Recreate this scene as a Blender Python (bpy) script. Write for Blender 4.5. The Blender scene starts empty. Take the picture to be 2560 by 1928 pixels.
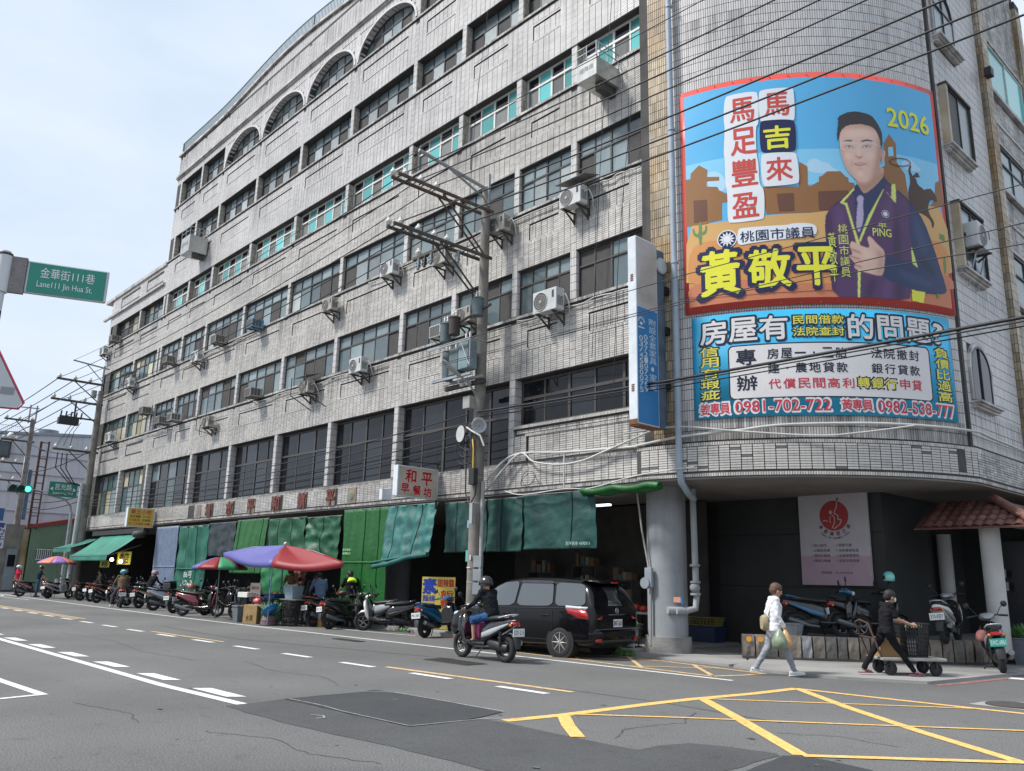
import bpy, bmesh, math, random
import numpy as np
from mathutils import Vector, Matrix, noise
random.seed(7)
R = math.radians; PI = math.pi
SC = bpy.context.scene; COL = SC.collection
# ------------------------------------------------------------------ camera
HC = 1.6; FPX = 2060.0; PITCH, ROLL, YAW = .2315, .0236, .8267
cy, sy, cp, sp = math.cos(YAW), math.sin(YAW), math.cos(PITCH), math.sin(PITCH)
Fv = Vector((-sy*cp, cy*cp, sp)); Rv = Vector((cy, sy, 0)); Uv = Rv.cross(Fv)
cr, sr = math.cos(ROLL), math.sin(ROLL)
Rv, Uv = Rv*cr + Uv*sr, Uv*cr - Rv*sr
cam = bpy.data.cameras.new('camera'); camo = bpy.data.objects.new('camera', cam); COL.objects.link(camo)
camo.matrix_world = Matrix(((Rv.x, Uv.x, -Fv.x, 0), (Rv.y, Uv.y, -Fv.y, 0), (Rv.z, Uv.z, -Fv.z, HC), (0, 0, 0, 1)))
cam.sensor_width = 36; cam.lens = 36*FPX/2560; cam.clip_start = .1; cam.clip_end = 3000
SC.camera = camo
# ------------------------------------------------------------------ light
SUN_EL, SUN_AZ = R(52), R(-148)      # azimuth of the sun measured from +Y towards +X
SC.view_settings.view_transform = 'Standard'; SC.view_settings.look = 'None'
SC.view_settings.exposure = 0.70; SC.view_settings.gamma = 1; SC.view_settings.use_curve_mapping = False
w = bpy.data.worlds.new('World'); SC.world = w; w.use_nodes = True
nt = w.node_tree; nt.nodes.clear()
N = nt.nodes.new; L = nt.links.new
sky = N('ShaderNodeTexSky'); sky.sky_type = 'NISHITA'; sky.sun_disc = False
sky.sun_elevation = SUN_EL; sky.sun_rotation = SUN_AZ; sky.dust_density = 2.0; sky.air_density = 1.2
tc = N('ShaderNodeTexCoord'); mp = N('ShaderNodeMapping'); mp.inputs['Scale'].default_value = (1.3, 1.3, 3.4)
nz = N('ShaderNodeTexNoise'); nz.inputs['Scale'].default_value = 1.6; nz.inputs['Detail'].default_value = 6; nz.inputs['Roughness'].default_value = .55
L(tc.outputs['Generated'], mp.inputs['Vector']); L(mp.outputs['Vector'], nz.inputs['Vector'])
cr_ = N('ShaderNodeValToRGB'); e = cr_.color_ramp.elements
e[0].position = .32; e[0].color = (6.3, 7.5, 9.1, 1); e[1].position = .72; e[1].color = (8.6, 9.3, 10.4, 1)
L(nz.outputs['Fac'], cr_.inputs['Fac'])
mx = N('ShaderNodeMix'); mx.data_type = 'RGBA'; mx.inputs['Factor'].default_value = .93
L(sky.outputs['Color'], mx.inputs['A']); L(cr_.outputs['Color'], mx.inputs['B'])
bg = N('ShaderNodeBackground'); bg.inputs['Strength'].default_value = .068
L(mx.outputs['Result'], bg.inputs['Color']); wo = N('ShaderNodeOutputWorld'); L(bg.outputs['Background'], wo.inputs['Surface'])
sl = bpy.data.lights.new('sun', 'SUN'); sl.energy = 3.0; sl.angle = R(9); sl.color = (1, .97, .92)
so = bpy.data.objects.new('sun', sl); COL.objects.link(so)
sd = Vector((math.sin(SUN_AZ)*math.cos(SUN_EL), math.cos(SUN_AZ)*math.cos(SUN_EL), math.sin(SUN_EL)))
so.rotation_euler = sd.to_track_quat('Z', 'Y').to_euler(); so.location = (0, 0, 40)
SC.cycles.max_bounces = 6; SC.cycles.diffuse_bounces = 4; SC.cycles.glossy_bounces = 3; SC.cycles.transparent_max_bounces = 8
# ------------------------------------------------------------------ materials
MATS = {}
def mat(name, col, rough=.6, metal=0, var=.12, scale=3., bump=0, bscale=60., spec=.5, emit=0, streak=0, col2=None, island=0, trans=0, coat=0, drip=0):
    if name in MATS: return MATS[name]
    m = bpy.data.materials.new(name); m.use_nodes = True; t = m.node_tree; t.nodes.clear()
    N = t.nodes.new; L = t.links.new
    b = N('ShaderNodeBsdfPrincipled'); o = N('ShaderNodeOutputMaterial'); L(b.outputs[0], o.inputs[0])
    c = (*col, 1); b.inputs['Roughness'].default_value = rough; b.inputs['Metallic'].default_value = metal
    b.inputs['Specular IOR Level'].default_value = spec
    if coat: b.inputs['Coat Weight'].default_value = coat; b.inputs['Coat Roughness'].default_value = .05
    if trans: b.inputs['Transmission Weight'].default_value = trans
    tc = N('ShaderNodeTexCoord'); n1 = N('ShaderNodeTexNoise'); n1.inputs['Scale'].default_value = scale; n1.inputs['Detail'].default_value = 5
    L(tc.outputs['Object'], n1.inputs['Vector'])
    mr = N('ShaderNodeMapRange'); mr.inputs[1].default_value = .3; mr.inputs[2].default_value = .7
    mr.inputs[3].default_value = 1-var; mr.inputs[4].default_value = 1+var; L(n1.outputs['Fac'], mr.inputs[0])
    fac = mr.outputs[0]
    def mul(a, bb):
        q = N('ShaderNodeMath'); q.operation = 'MULTIPLY'; L(a, q.inputs[0]); L(bb, q.inputs[1]); return q.outputs[0]
    if island:
        g = N('ShaderNodeNewGeometry'); r = N('ShaderNodeMapRange'); r.inputs[3].default_value = 1-island; r.inputs[4].default_value = 1+island*.5
        L(g.outputs['Random Per Island'], r.inputs[0]); fac = mul(fac, r.outputs[0])
    if streak:
        mp = N('ShaderNodeMapping'); mp.inputs['Scale'].default_value = (2.6, 2.6, .22); L(tc.outputs['Object'], mp.inputs[0])
        n2 = N('ShaderNodeTexNoise'); n2.inputs['Scale'].default_value = 1.; n2.inputs['Detail'].default_value = 7; n2.inputs['Roughness'].default_value = .65; L(mp.outputs[0], n2.inputs['Vector'])
        r = N('ShaderNodeMapRange'); r.inputs[1].default_value = .5; r.inputs[2].default_value = .74; r.inputs[3].default_value = 1; r.inputs[4].default_value = 1-streak
        L(n2.outputs['Fac'], r.inputs[0]); fac = mul(fac, r.outputs[0])
    if drip:     # soot drips that start under every sill and thin out downwards
        mp = N('ShaderNodeMapping'); mp.inputs['Scale'].default_value = (9, 9, .35); L(tc.outputs['Object'], mp.inputs[0])
        n4 = N('ShaderNodeTexNoise'); n4.inputs['Scale'].default_value = 1.; n4.inputs['Detail'].default_value = 4; L(mp.outputs[0], n4.inputs['Vector'])
        n5 = N('ShaderNodeTexNoise'); n5.inputs['Scale'].default_value = .55; n5.inputs['Detail'].default_value = 2; L(tc.outputs['Object'], n5.inputs['Vector'])
        sx = N('ShaderNodeSeparateXYZ'); L(tc.outputs['Object'], sx.inputs[0])
        def M(op, a, v):
            q = N('ShaderNodeMath'); q.operation = op; L(a, q.inputs[0]); q.inputs[1].default_value = v; return q.outputs[0]
        fz = M('POWER', M('FRACT', M('DIVIDE', M('SUBTRACT', sx.outputs[2], 8.93), 3.28), 1), 2.2)
        r = N('ShaderNodeMapRange'); r.inputs[1].default_value = .40; r.inputs[2].default_value = .66; L(n4.outputs['Fac'], r.inputs[0])
        r5 = N('ShaderNodeMapRange'); r5.inputs[1].default_value = .36; r5.inputs[2].default_value = .60; L(n5.outputs['Fac'], r5.inputs[0])
        a_ = mul(mul(fz, r.outputs[0]), r5.outputs[0]); r2 = N('ShaderNodeMapRange'); r2.inputs[3].default_value = 1; r2.inputs[4].default_value = 1-drip; L(a_, r2.inputs[0]); fac = mul(fac, r2.outputs[0])
    base = None
    if col2:
        mm = N('ShaderNodeMix'); mm.data_type = 'RGBA'; mm.inputs['A'].default_value = c; mm.inputs['B'].default_value = (*col2, 1)
        n3 = N('ShaderNodeTexNoise'); n3.inputs['Scale'].default_value = scale*.45; n3.inputs['Detail'].default_value = 6; L(tc.outputs['Object'], n3.inputs['Vector'])
        r = N('ShaderNodeMapRange'); r.inputs[1].default_value = .45; r.inputs[2].default_value = .62; L(n3.outputs['Fac'], r.inputs[0]); L(r.outputs[0], mm.inputs['Factor'])
        base = mm.outputs['Result']
    vm = N('ShaderNodeVectorMath'); vm.operation = 'SCALE'
    if base: L(base, vm.inputs[0])
    else: vm.inputs[0].default_value = col
    L(fac, vm.inputs['Scale']); L(vm.outputs[0], b.inputs['Base Color'])
    if bump:
        nb = N('ShaderNodeTexNoise'); nb.inputs['Scale'].default_value = bscale; nb.inputs['Detail'].default_value = 4; L(tc.outputs['Object'], nb.inputs['Vector'])
        bp = N('ShaderNodeBump'); bp.inputs['Strength'].default_value = bump; bp.inputs['Distance'].default_value = .02; L(nb.outputs['Fac'], bp.inputs['Height']); L(bp.outputs[0], b.inputs['Normal'])
    if emit:
        b.inputs['Emission Color'].default_value = c; b.inputs['Emission Strength'].default_value = emit
    m.diffuse_color = c
    MATS[name] = m; return m
def flat(name, col, rough=.55): return mat(name, col, rough, var=.03, scale=1.5, spec=.35)
# ------------------------------------------------------------------ objects
def tag(o, label=None, cat=None, group=None, kind=None):
    if label: o['label'] = label
    if cat: o['category'] = cat
    if group: o['group'] = group
    if kind: o['kind'] = kind
    return o
def empty(name, loc=(0, 0, 0), rz=0, label=None, cat=None, group=None):
    o = bpy.data.objects.new(name, None); o.empty_display_size = .2; COL.objects.link(o)
    o.location = loc; o.rotation_euler = (0, 0, rz); return tag(o, label, cat, group)
def dup(o, parent=None):
    c = o.copy(); COL.objects.link(c); c.parent = parent
    for ch in list(o.children): dup(ch, c)
    return c
def link(name, me, parent=None, loc=None):
    o = bpy.data.objects.new(name, me); COL.objects.link(o); o.parent = parent
    if loc: o.location = loc
    return o
class MB:
    def __init__(s): s.v = []; s.f = []; s.m = []; s.sm = []; s.cm = 0; s.mats = []
    def mt(s, m):
        if m not in s.mats: s.mats.append(m)
        s.cm = s.mats.index(m); return s
    def add(s, vs, fs, smooth=False):
        n = len(s.v); s.v += [tuple(v) for v in vs]
        for f in fs: s.f.append(tuple(n+i for i in f)); s.m.append(s.cm); s.sm.append(smooth)
        return s
    def box(s, x0, x1, y0, y1, z0, z1, rz=0, piv=None, M=None):
        vs = [Vector((x, y, z)) for z in (z0, z1) for x, y in ((x0, y0), (x1, y0), (x1, y1), (x0, y1))]
        if rz:
            p = Vector(piv or ((x0+x1)/2, (y0+y1)/2, 0)); q = Matrix.Rotation(rz, 3, 'Z'); vs = [q @ (v-p)+p for v in vs]
        if M: vs = [M @ v for v in vs]
        return s.add(vs, [(3, 2, 1, 0), (4, 5, 6, 7), (0, 1, 5, 4), (1, 2, 6, 5), (2, 3, 7, 6), (3, 0, 4, 7)])
    def cyl(s, a, b, r, r2=None, n=12, cap=True, smooth=True):
        a = Vector(a); b = Vector(b); r2 = r if r2 is None else r2; d = (b-a).normalized()
        u = d.orthogonal().normalized(); w_ = d.cross(u)
        vs = [c+(u*math.cos(2*PI*i/n)+w_*math.sin(2*PI*i/n))*rr for c, rr in ((a, r), (b, r2)) for i in range(n)]
        s.add(vs, [(i, (i+1) % n, n+(i+1) % n, n+i) for i in range(n)], smooth)
        if cap: s.add(vs, [tuple(range(n))[::-1], tuple(range(n, 2*n))])
        return s
    def tube(s, pts, r, n=6, rs=None):
        P = [Vector(p) for p in pts]; k = len(P); prev = None; vs = []
        for i, p in enumerate(P):
            d = (P[min(i+1, k-1)]-P[max(i-1, 0)]).normalized()
            u = d.orthogonal().normalized() if prev is None else (prev-d*prev.dot(d)).normalized()
            prev = u; w_ = d.cross(u); rr = rs[i] if rs else r
            vs += [p+(u*math.cos(2*PI*j/n)+w_*math.sin(2*PI*j/n))*rr for j in range(n)]
        fs = [(i*n+j, i*n+(j+1) % n, (i+1)*n+(j+1) % n, (i+1)*n+j) for i in range(k-1) for j in range(n)]
        s.add(vs, fs, True); s.add(vs, [tuple(range(n))[::-1], tuple(range((k-1)*n, k*n))]); return s
    def lathe(s, prof, c=(0, 0, 0), n=16, axis='Z', M=None):
        vs = []
        for r_, h in prof:
            for i in range(n):
                a = 2*PI*i/n; p = (r_*math.cos(a), r_*math.sin(a), h)
                if axis == 'Y': p = (p[0], p[2], p[1])
                if axis == 'X': p = (p[2], p[0], p[1])
                p = Vector(p)
                if M: p = M @ p
                vs.append(p+Vector(c))
        k = len(prof); fs = [(i*n+j, i*n+(j+1) % n, (i+1)*n+(j+1) % n, (i+1)*n+j) for i in range(k-1) for j in range(n)]
        s.add(vs, fs, True)
        if prof[0][0] > 1e-4: s.add(vs[:n], [tuple(range(n))[::-1]])
        if prof[-1][0] > 1e-4: s.add(vs[-n:], [tuple(range(n))])
        return s
    def prism(s, poly, a, b, axis='Y', smooth=False):
        # poly: 2-D points (u, z) for axis Y, (y, z) for axis X, (x, y) for axis Z
        f = {'Y': lambda p, t: (p[0], t, p[1]), 'X': lambda p, t: (t, p[0], p[1]), 'Z': lambda p, t: (p[0], p[1], t)}[axis]
        n = len(poly); vs = [f(p, a) for p in poly]+[f(p, b) for p in poly]
        s.add(vs, [(i, (i+1) % n, n+(i+1) % n, n+i) for i in range(n)], smooth)
        return s.add(vs, [tuple(range(n))[::-1], tuple(range(n, 2*n))])
    def loft(s, secs, n=14, ex=2.6, cap=True):
        # secs: (x, zc, half_w, half_h[, y0[, tilt]]) rings across local x
        vs = []
        for q in secs:
            x, z, hw, hh = q[:4]; y0 = q[4] if len(q) > 4 else 0; tl = q[5] if len(q) > 5 else 0
            for i in range(n):
                a = 2*PI*i/n; c_, s_ = math.cos(a), math.sin(a)
                yy = math.copysign(abs(c_)**(2/ex), c_)*hw; zz = math.copysign(abs(s_)**(2/ex), s_)*hh
                vs.append((x-zz*math.sin(tl), y0+yy, z+zz*math.cos(tl)))
        k = len(secs); s.add(vs, [(i*n+j, i*n+(j+1) % n, (i+1)*n+(j+1) % n, (i+1)*n+j) for i in range(k-1) for j in range(n)], True)
        if cap: s.add(vs, [tuple(range(n))[::-1], tuple(range((k-1)*n, k*n))], True)
        return s
    def torus(s, c, R_, r, axis='Y', n=22, m=8, sq=1.):
        vs = []
        for i in range(n):
            a = 2*PI*i/n
            for j in range(m):
                b = 2*PI*j/m; rr = R_+r*math.cos(b); h = r*math.sin(b)*sq
                p = {'Y': (rr*math.cos(a), h, rr*math.sin(a)), 'Z': (rr*math.cos(a), rr*math.sin(a), h), 'X': (h, rr*math.cos(a), rr*math.sin(a))}[axis]
                vs.append(Vector(c)+Vector(p))
        return s.add(vs, [(i*m+j, i*m+(j+1) % m, ((i+1) % n)*m+(j+1) % m, ((i+1) % n)*m+j) for i in range(n) for j in range(m)], True)
    def ball(s, c, r, n=10, m=7, sc=(1, 1, 1)):
        prof = [(r*math.sin(PI*i/m)*1., -r*math.cos(PI*i/m)) for i in range(m+1)]
        vs = []
        for rr, h in prof:
            for i in range(n): a = 2*PI*i/n; vs.append((c[0]+rr*math.cos(a)*sc[0], c[1]+rr*math.sin(a)*sc[1], c[2]+h*sc[2]))
        return s.add(vs, [(i*n+j, i*n+(j+1) % n, (i+1)*n+(j+1) % n, (i+1)*n+j) for i in range(m) for j in range(n)], True)
    def grid(s, pts, smooth=True):
        # pts[i][j]
        a = len(pts); b = len(pts[0]); vs = [p for row in pts for p in row]
        return s.add(vs, [(i*b+j, i*b+j+1, (i+1)*b+j+1, (i+1)*b+j) for i in range(a-1) for j in range(b-1)], smooth)
    def mesh(s, name):
        me = bpy.data.meshes.new(name); me.from_pydata(s.v, [], s.f)
        for m in s.mats: me.materials.append(m)
        me.polygons.foreach_set('material_index', s.m); me.polygons.foreach_set('use_smooth', s.sm); me.update(); return me
    def build(s, name, m=None, parent=None, bevel=0, solid=0, label=None, seg=2):
        if m is not None and not s.mats: s.mats = [m]
        o = link(name, s.mesh(name), parent)
        if solid: k = o.modifiers.new('s', 'SOLIDIFY'); k.thickness = solid; k.offset = 0
        if bevel: k = o.modifiers.new('b', 'BEVEL'); k.width = bevel; k.segments = seg; k.limit_method = 'ANGLE'; k.angle_limit = R(35)
        if label: o['label'] = label
        return o
# ------------------------------------------------------------------ writing
TXT = {}
def glyphs(s, bold=0, fill=True):
    k = (s, bold)
    if k in TXT: return TXT[k]
    c = bpy.data.curves.new('text', 'FONT'); c.body = s; c.size = 1; c.offset = bold; c.resolution_u = 3; c.align_x = 'LEFT'
    o = bpy.data.objects.new('text', c); COL.objects.link(o)
    dg = bpy.context.evaluated_depsgraph_get(); me = bpy.data.meshes.new_from_object(o.evaluated_get(dg))
    v = np.zeros(len(me.vertices)*3); me.vertices.foreach_get('co', v); v = v.reshape(-1, 3)[:, :2]
    f = [tuple(p.vertices) for p in me.polygons]
    bpy.data.meshes.remove(me); bpy.data.objects.remove(o); bpy.data.curves.remove(c)
    TXT[k] = (v, f); return TXT[k]
def bisect(vs, fs, step):
    bm = bmesh.new()
    vv = [bm.verts.new((p[0], p[1], 0)) for p in vs]
    for f in fs:
        try: bm.faces.new([vv[i] for i in f])
        except ValueError: pass
    bmesh.ops.triangulate(bm, faces=[f for f in bm.faces if len(f.verts) > 4])
    xs = [p[0] for p in vs]; x = math.floor(min(xs)/step)*step
    while x < max(xs):
        bmesh.ops.bisect_plane(bm, geom=bm.verts[:]+bm.edges[:]+bm.faces[:], plane_co=(x, 0, 0), plane_no=(1, 0, 0)); x += step
    bm.verts.index_update(); out = [tuple(v.co[:2]) for v in bm.verts], [tuple(v.index for v in f.verts) for f in bm.faces]
    bm.free(); return out
def text(s, box, fn, m, mb=None, bold=.0, off=0, step=0, vert=False, grow=0, norm=None):
    """lay the string s in the rectangle box=(u0,v0,u1,v1) (v up) of the surface fn(u,v,off)"""
    mb = mb or MB(); mb.mt(m); u0, v0, u1, v1 = box
    if vert:
        n = len(s); h = (v1-v0)/n
        for i, ch in enumerate(s):
            if ch != ' ': text(ch, (u0, v1-(i+1)*h+h*.06, u1, v1-i*h-h*.06), fn, m, mb, bold, off, step)
        return mb
    V0, F_ = glyphs(s, 0)
    if not len(V0): return mb
    lo, hi = V0.min(0), V0.max(0)
    P = (V0-lo)/np.maximum(hi-lo, 1e-4)*np.array([u1-u0, v1-v0])+np.array([u0, v0])
    if step: P, F_ = bisect(P, F_, step)
    r = bold*(v1-v0)*.9; k = 0 if r < .0015 else (4 if bold < .05 else 8)
    for i in range(max(1, k)):
        du, dv = (r*math.cos(2*PI*i/k+.4), r*math.sin(2*PI*i/k+.4)) if k else (0, 0)
        mb.add([fn(p[0]+du, p[1]+dv, off+.0003*i) for p in P], F_)
    return mb
def plane_fn(o, ux, vz):
    """surface through o with unit directions ux (right) and vz (up)"""
    o = Vector(o); ux = Vector(ux).normalized(); vz = Vector(vz).normalized(); n = ux.cross(vz)
    return lambda u, v, off=0: o+ux*u+vz*v+n*off
# ------------------------------------------------------------------ tiles
def tiles_mesh(name, us, vs, w_, h_, fn, m, parent, keep=None, d=.012, gap=.013, kind='stuff'):
    """tile boxes (front + 4 sides) on surface fn(u, v, off); us, vs: lower-left corners"""
    U, Vv = np.meshgrid(us, vs, indexing='ij'); U = U.ravel(); Vv = Vv.ravel()
    if keep is not None:
        k = keep(U+w_/2, Vv+h_/2); U = U[k]; Vv = Vv[k]
    n = len(U)
    if not n: return None
    gx, gy = (.0095, .0058) if w_ > h_ else (.0058, .0075)
    j = np.random.RandomState(3).uniform(-.0016, .0016, n)
    c = [(U+gx, Vv+gy), (U+w_-gx, Vv+gy), (U+w_-gx, Vv+h_-gy), (U+gx, Vv+h_-gy)]
    X = np.zeros((n, 8, 3))
    for i, (a, b) in enumerate(c):
        X[:, i] = fn(a, b, np.zeros(n)); X[:, i+4] = fn(a, b, d+j)
    X = X.reshape(-1, 3)
    q = np.array([[4, 5, 6, 7], [0, 1, 5, 4], [1, 2, 6, 5], [2, 3, 7, 6], [3, 0, 4, 7]])
    Q = (q[None]+np.arange(n)[:, None, None]*8).reshape(-1, 4)
    me = bpy.data.meshes.new(name); me.vertices.add(len(X)); me.vertices.foreach_set('co', X.ravel())
    me.loops.add(Q.size); me.loops.foreach_set('vertex_index', Q.ravel().astype(np.int32))
    me.polygons.add(len(Q)); me.polygons.foreach_set('loop_start', np.arange(0, Q.size, 4, dtype=np.int32)); me.polygons.foreach_set('use_smooth', np.zeros(len(Q), bool)); me.update(calc_edges=True)
    me.materials.append(m); o = link(name, me, parent)
    if kind: o['kind'] = kind
    return o
def xyz(x, y, z): return np.stack(np.broadcast_arrays(x, y, z), -1)
# ================================================================== THE MARKET BUILDING
YF = 15.42; CX, CY, RA = -12.1, 21.2, 5.9; XR = -6.36; KS = 1.0268
def ky(y): return y*KS
def kz(z): return (z-1.6)*KS+1.6
def ffn(u, v, o=0): return xyz(u, YF-o, v)
def afn(u, v, o=0):
    p = u/RA; return xyz(CX+(RA+o)*np.sin(p), CY-(RA+o)*np.cos(p), v)
def rfn(u, v, o=0): return xyz(XR+o, u, v)
GROUT = mat('grout', (.065, .062, .06), .9, var=.3, scale=2, streak=.3)
TILE = mat('tile', (.54, .515, .485), .38, var=.12, scale=.5, island=.20, streak=.30, spec=.5, drip=.75)
TILE_UP = mat('tile_upper', (.60, .58, .57), .4, var=.09, scale=.5, island=.12, streak=.2, drip=.6)
TILE_TAN = mat('tile_stained', (.44, .38, .28), .5, var=.25, scale=1.2, island=.35, streak=.5, col2=(.33, .22, .11))
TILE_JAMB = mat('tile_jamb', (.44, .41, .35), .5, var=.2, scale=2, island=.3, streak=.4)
TILE_DIRTY = mat('tile_dirty', (.46, .44, .42), .5, var=.3, scale=1.6, island=.4, streak=.75)
RENDER = mat('render', (.20, .195, .19), .9, var=.25, scale=1.2, streak=.5)
DARKF = mat('frame_dark', (.035, .037, .04), .45); BROWNF = mat('frame_brown', (.06, .052, .048), .45)
WHITEF = mat('frame_white', (.62, .61, .57), .5, var=.08); STEELF = mat('frame_steel', (.18, .2, .22), .4, metal=.6)
GL = {'f': mat('glass_frosted', (.17, .215, .225), .22, var=.22, scale=1.1, spec=.7), 'g': mat('glass_grey', (.10, .135, .145), .12, var=.3, scale=.8, spec=.8),
      'c': mat('glass_curtain', (.30, .33, .33), .25, var=.18, scale=1.5, spec=.7), 'd': mat('glass_dark', (.009, .010, .013), .06, var=.3, spec=.3),
      's': mat('screen_mesh', (.055, .052, .052), .85, var=.15), 'm': mat('screen_light', (.16, .165, .165), .8, var=.12), 't': mat('glass_teal', (.10, .43, .43), .12, var=.12, scale=.5, spec=.8),
      'k': mat('glass_black', (.014, .016, .022), .03, spec=.45), 'b': mat('curtain_beige', (.42, .39, .28), .5, var=.1), 'n': mat('glass_green', (.07, .12, .12), .15, var=.2)}
B = empty('market_building', (0, 0, 0), 0, 'long seven storey market building clad in pale rectangular tiles with a rounded corner', 'building')
# ---- bays and storeys
LG = [-54.0, -49.55, -45.75]; GX = [-45.3, -42.3, -39.33, -35.1, -30.82, -26.65, -22.39, -19.56, -16.73, -14.4, -11.86]
ST = [(4.74, 7.1), (8.97, 10.35), (12.2, 13.6), (15.5, 16.75), (18.8, 20.1), (22.05, 23.45)]
X0L, X0 = -54.9, -45.95; ZT = 25.35; PW = .105
def ptop(x): return ZT + (.6*math.cos(PI*(x+32.6)/18)**2 if abs(x+32.6) < 9 else 0)
def archz(x, g0, g1): # height of the arch soffit over the bay
    c = (g0+g1)/2; a = (g1-g0)/2-.16; t = min(1, abs(x-c)/a); return 22.12+1.33*math.sqrt(max(0, 1-t*t))
BAYS = list(zip(LG, LG[1:]))+list(zip(GX, GX[1:]))
G2 = [-54.0, -49.55, -45.2, -39.4, -35.1, -30.82, -26.65, -22.39, -16.73, -11.75]      # bays of the tall first floor windows
wall = MB(); skin = MB(); panels = []
def spans(z0, x0=X0L, x1=-11.8):   # full-width wall between two window rows
    return [(x0, x1)]
bands = [(4.55, 4.74, X0L), (7.1, 8.97, X0L), (10.35, 12.2, X0L), (13.6, 15.5, X0L), (16.75, 18.8, X0L), (20.1, 22.05, X0), (23.45, 25.35, X0)]
for z0, z1, x0 in bands:
    wall.box(x0, -11.8, YF+.032, YF+.4, z0, z1)
    cuts = []
    for g0, g1 in BAYS:
        if g0 < x0 or z1-z0 < 1 or z0 > 23: continue
        a = (g0+.58, g1-.58, z1-1.0, z1-.5); cuts.append(a); panels.append(a)
    xx = x0
    for a, b, c, d in cuts:
        skin.box(xx, a, YF, YF+.032, z0, z1); skin.box(a, b, YF, YF+.032, z0, c); skin.box(a, b, YF, YF+.032, d, z1); xx = b
    skin.box(xx, -11.8, YF, YF+.032, z0, z1)
# right-hand first floor window sits higher
wall.box(-16.6, -11.8, YF+.032, YF+.4, 4.74, 5.76); skin.box(-16.6, -16.1, YF, YF+.032, 4.74, 5.76); skin.box(-16.1, -11.8, YF, YF+.032, 5.48, 5.76)
panels.append((-16.1, -11.8, 4.74, 5.48))
# piers
def piers(gs, z0, z1, pw=PW):
    for g in gs: wall.box(g-pw, g+pw, YF, YF+.4, z0, z1)
for k, (z0, z1) in enumerate(ST):
    if k == 0: piers(G2[1:-1], z0, z1, .11)
    elif k < 4: piers(LG[1:]+GX, z0, z1)
    else: piers(GX, z0, z1)
    wall.box(X0L if k < 4 else X0, LG[0]+.3 if k < 4 else GX[0], YF, YF+.4, z0, z1)
    if k < 4: wall.box(LG[2], GX[0], YF, YF+.4, z0, z1)
# arch heads of the top storey
for g0, g1 in list(zip(GX, GX[1:]))[2:6]:
    n = 28; xs = [g0+PW+(g1-g0-2*PW)*i/n for i in range(n+1)]
    for a, b in zip(xs, xs[1:]):
        za, zb = archz(a, g0, g1), archz(b, g0, g1)
        vs = [(a, YF, za), (b, YF, zb), (b, YF, 23.46), (a, YF, 23.46), (a, YF+.4, za), (b, YF+.4, zb), (b, YF+.4, 23.46), (a, YF+.4, 23.46)]
        wall.add(vs, [(0, 1, 2, 3), (0, 4, 5, 1), (7, 6, 5, 4)])
# humped parapet
n = 60; xs = [-41.7+18.2*i/n for i in range(n+1)]
for a, b in zip(xs, xs[1:]):
    za, zb = ptop(a), ptop(b)
    if max(za, zb) > ZT+.005: wall.prism([(a, ZT), (b, ZT), (b, max(zb, ZT+.002)), (a, max(za, ZT+.002))], YF, YF+.3)
o = wall.build('wall', GROUT, B); skin.build('wall_skin', GROUT, B)
core = MB()
core.box(X0L+.2, X0, YF+.4, 27, 3.95, 18.6)
arc = [(CX+(RA-.12)*math.sin(R(a)), CY-(RA-.12)*math.cos(R(a))) for a in range(2, 76, 4)]
core.prism([(X0, YF+.4), (CX-.3, YF+.4)]+[(x*.999+.0, y) for x, y in arc]+[(XR-.15, 19.9), (XR-.15, 27.9), (X0, 27.9)], 3.95, 25.2, 'Z')
core.build('core', RENDER, B)
# left rounded end of the low wing
e_ = MB(); pts = [(X0L+.0-1.3*math.sin(R(a)), YF+1.3-1.3*math.cos(R(a))) for a in range(0, 91, 10)]
e_.prism([(X0L+.3, YF+1.3), (X0L+.3, YF)]+pts+[(X0L-1.3, 27), (X0L+.3, 27)], 3.9, 18.6, 'Z'); e_.build('rounded_end', GROUT, B)
def efn(u, v, o=0):
    p = u/1.3; return xyz(X0L-(1.3+o)*np.sin(p), YF+1.3-(1.3+o)*np.cos(p), v)
tiles_mesh('end_tiles', np.arange(0, 2.0, .235), np.arange(3.95, 18.5, .058), .235, .058, lambda u, v, o=0: efn(2.04-u, v, o), TILE, B)
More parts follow.
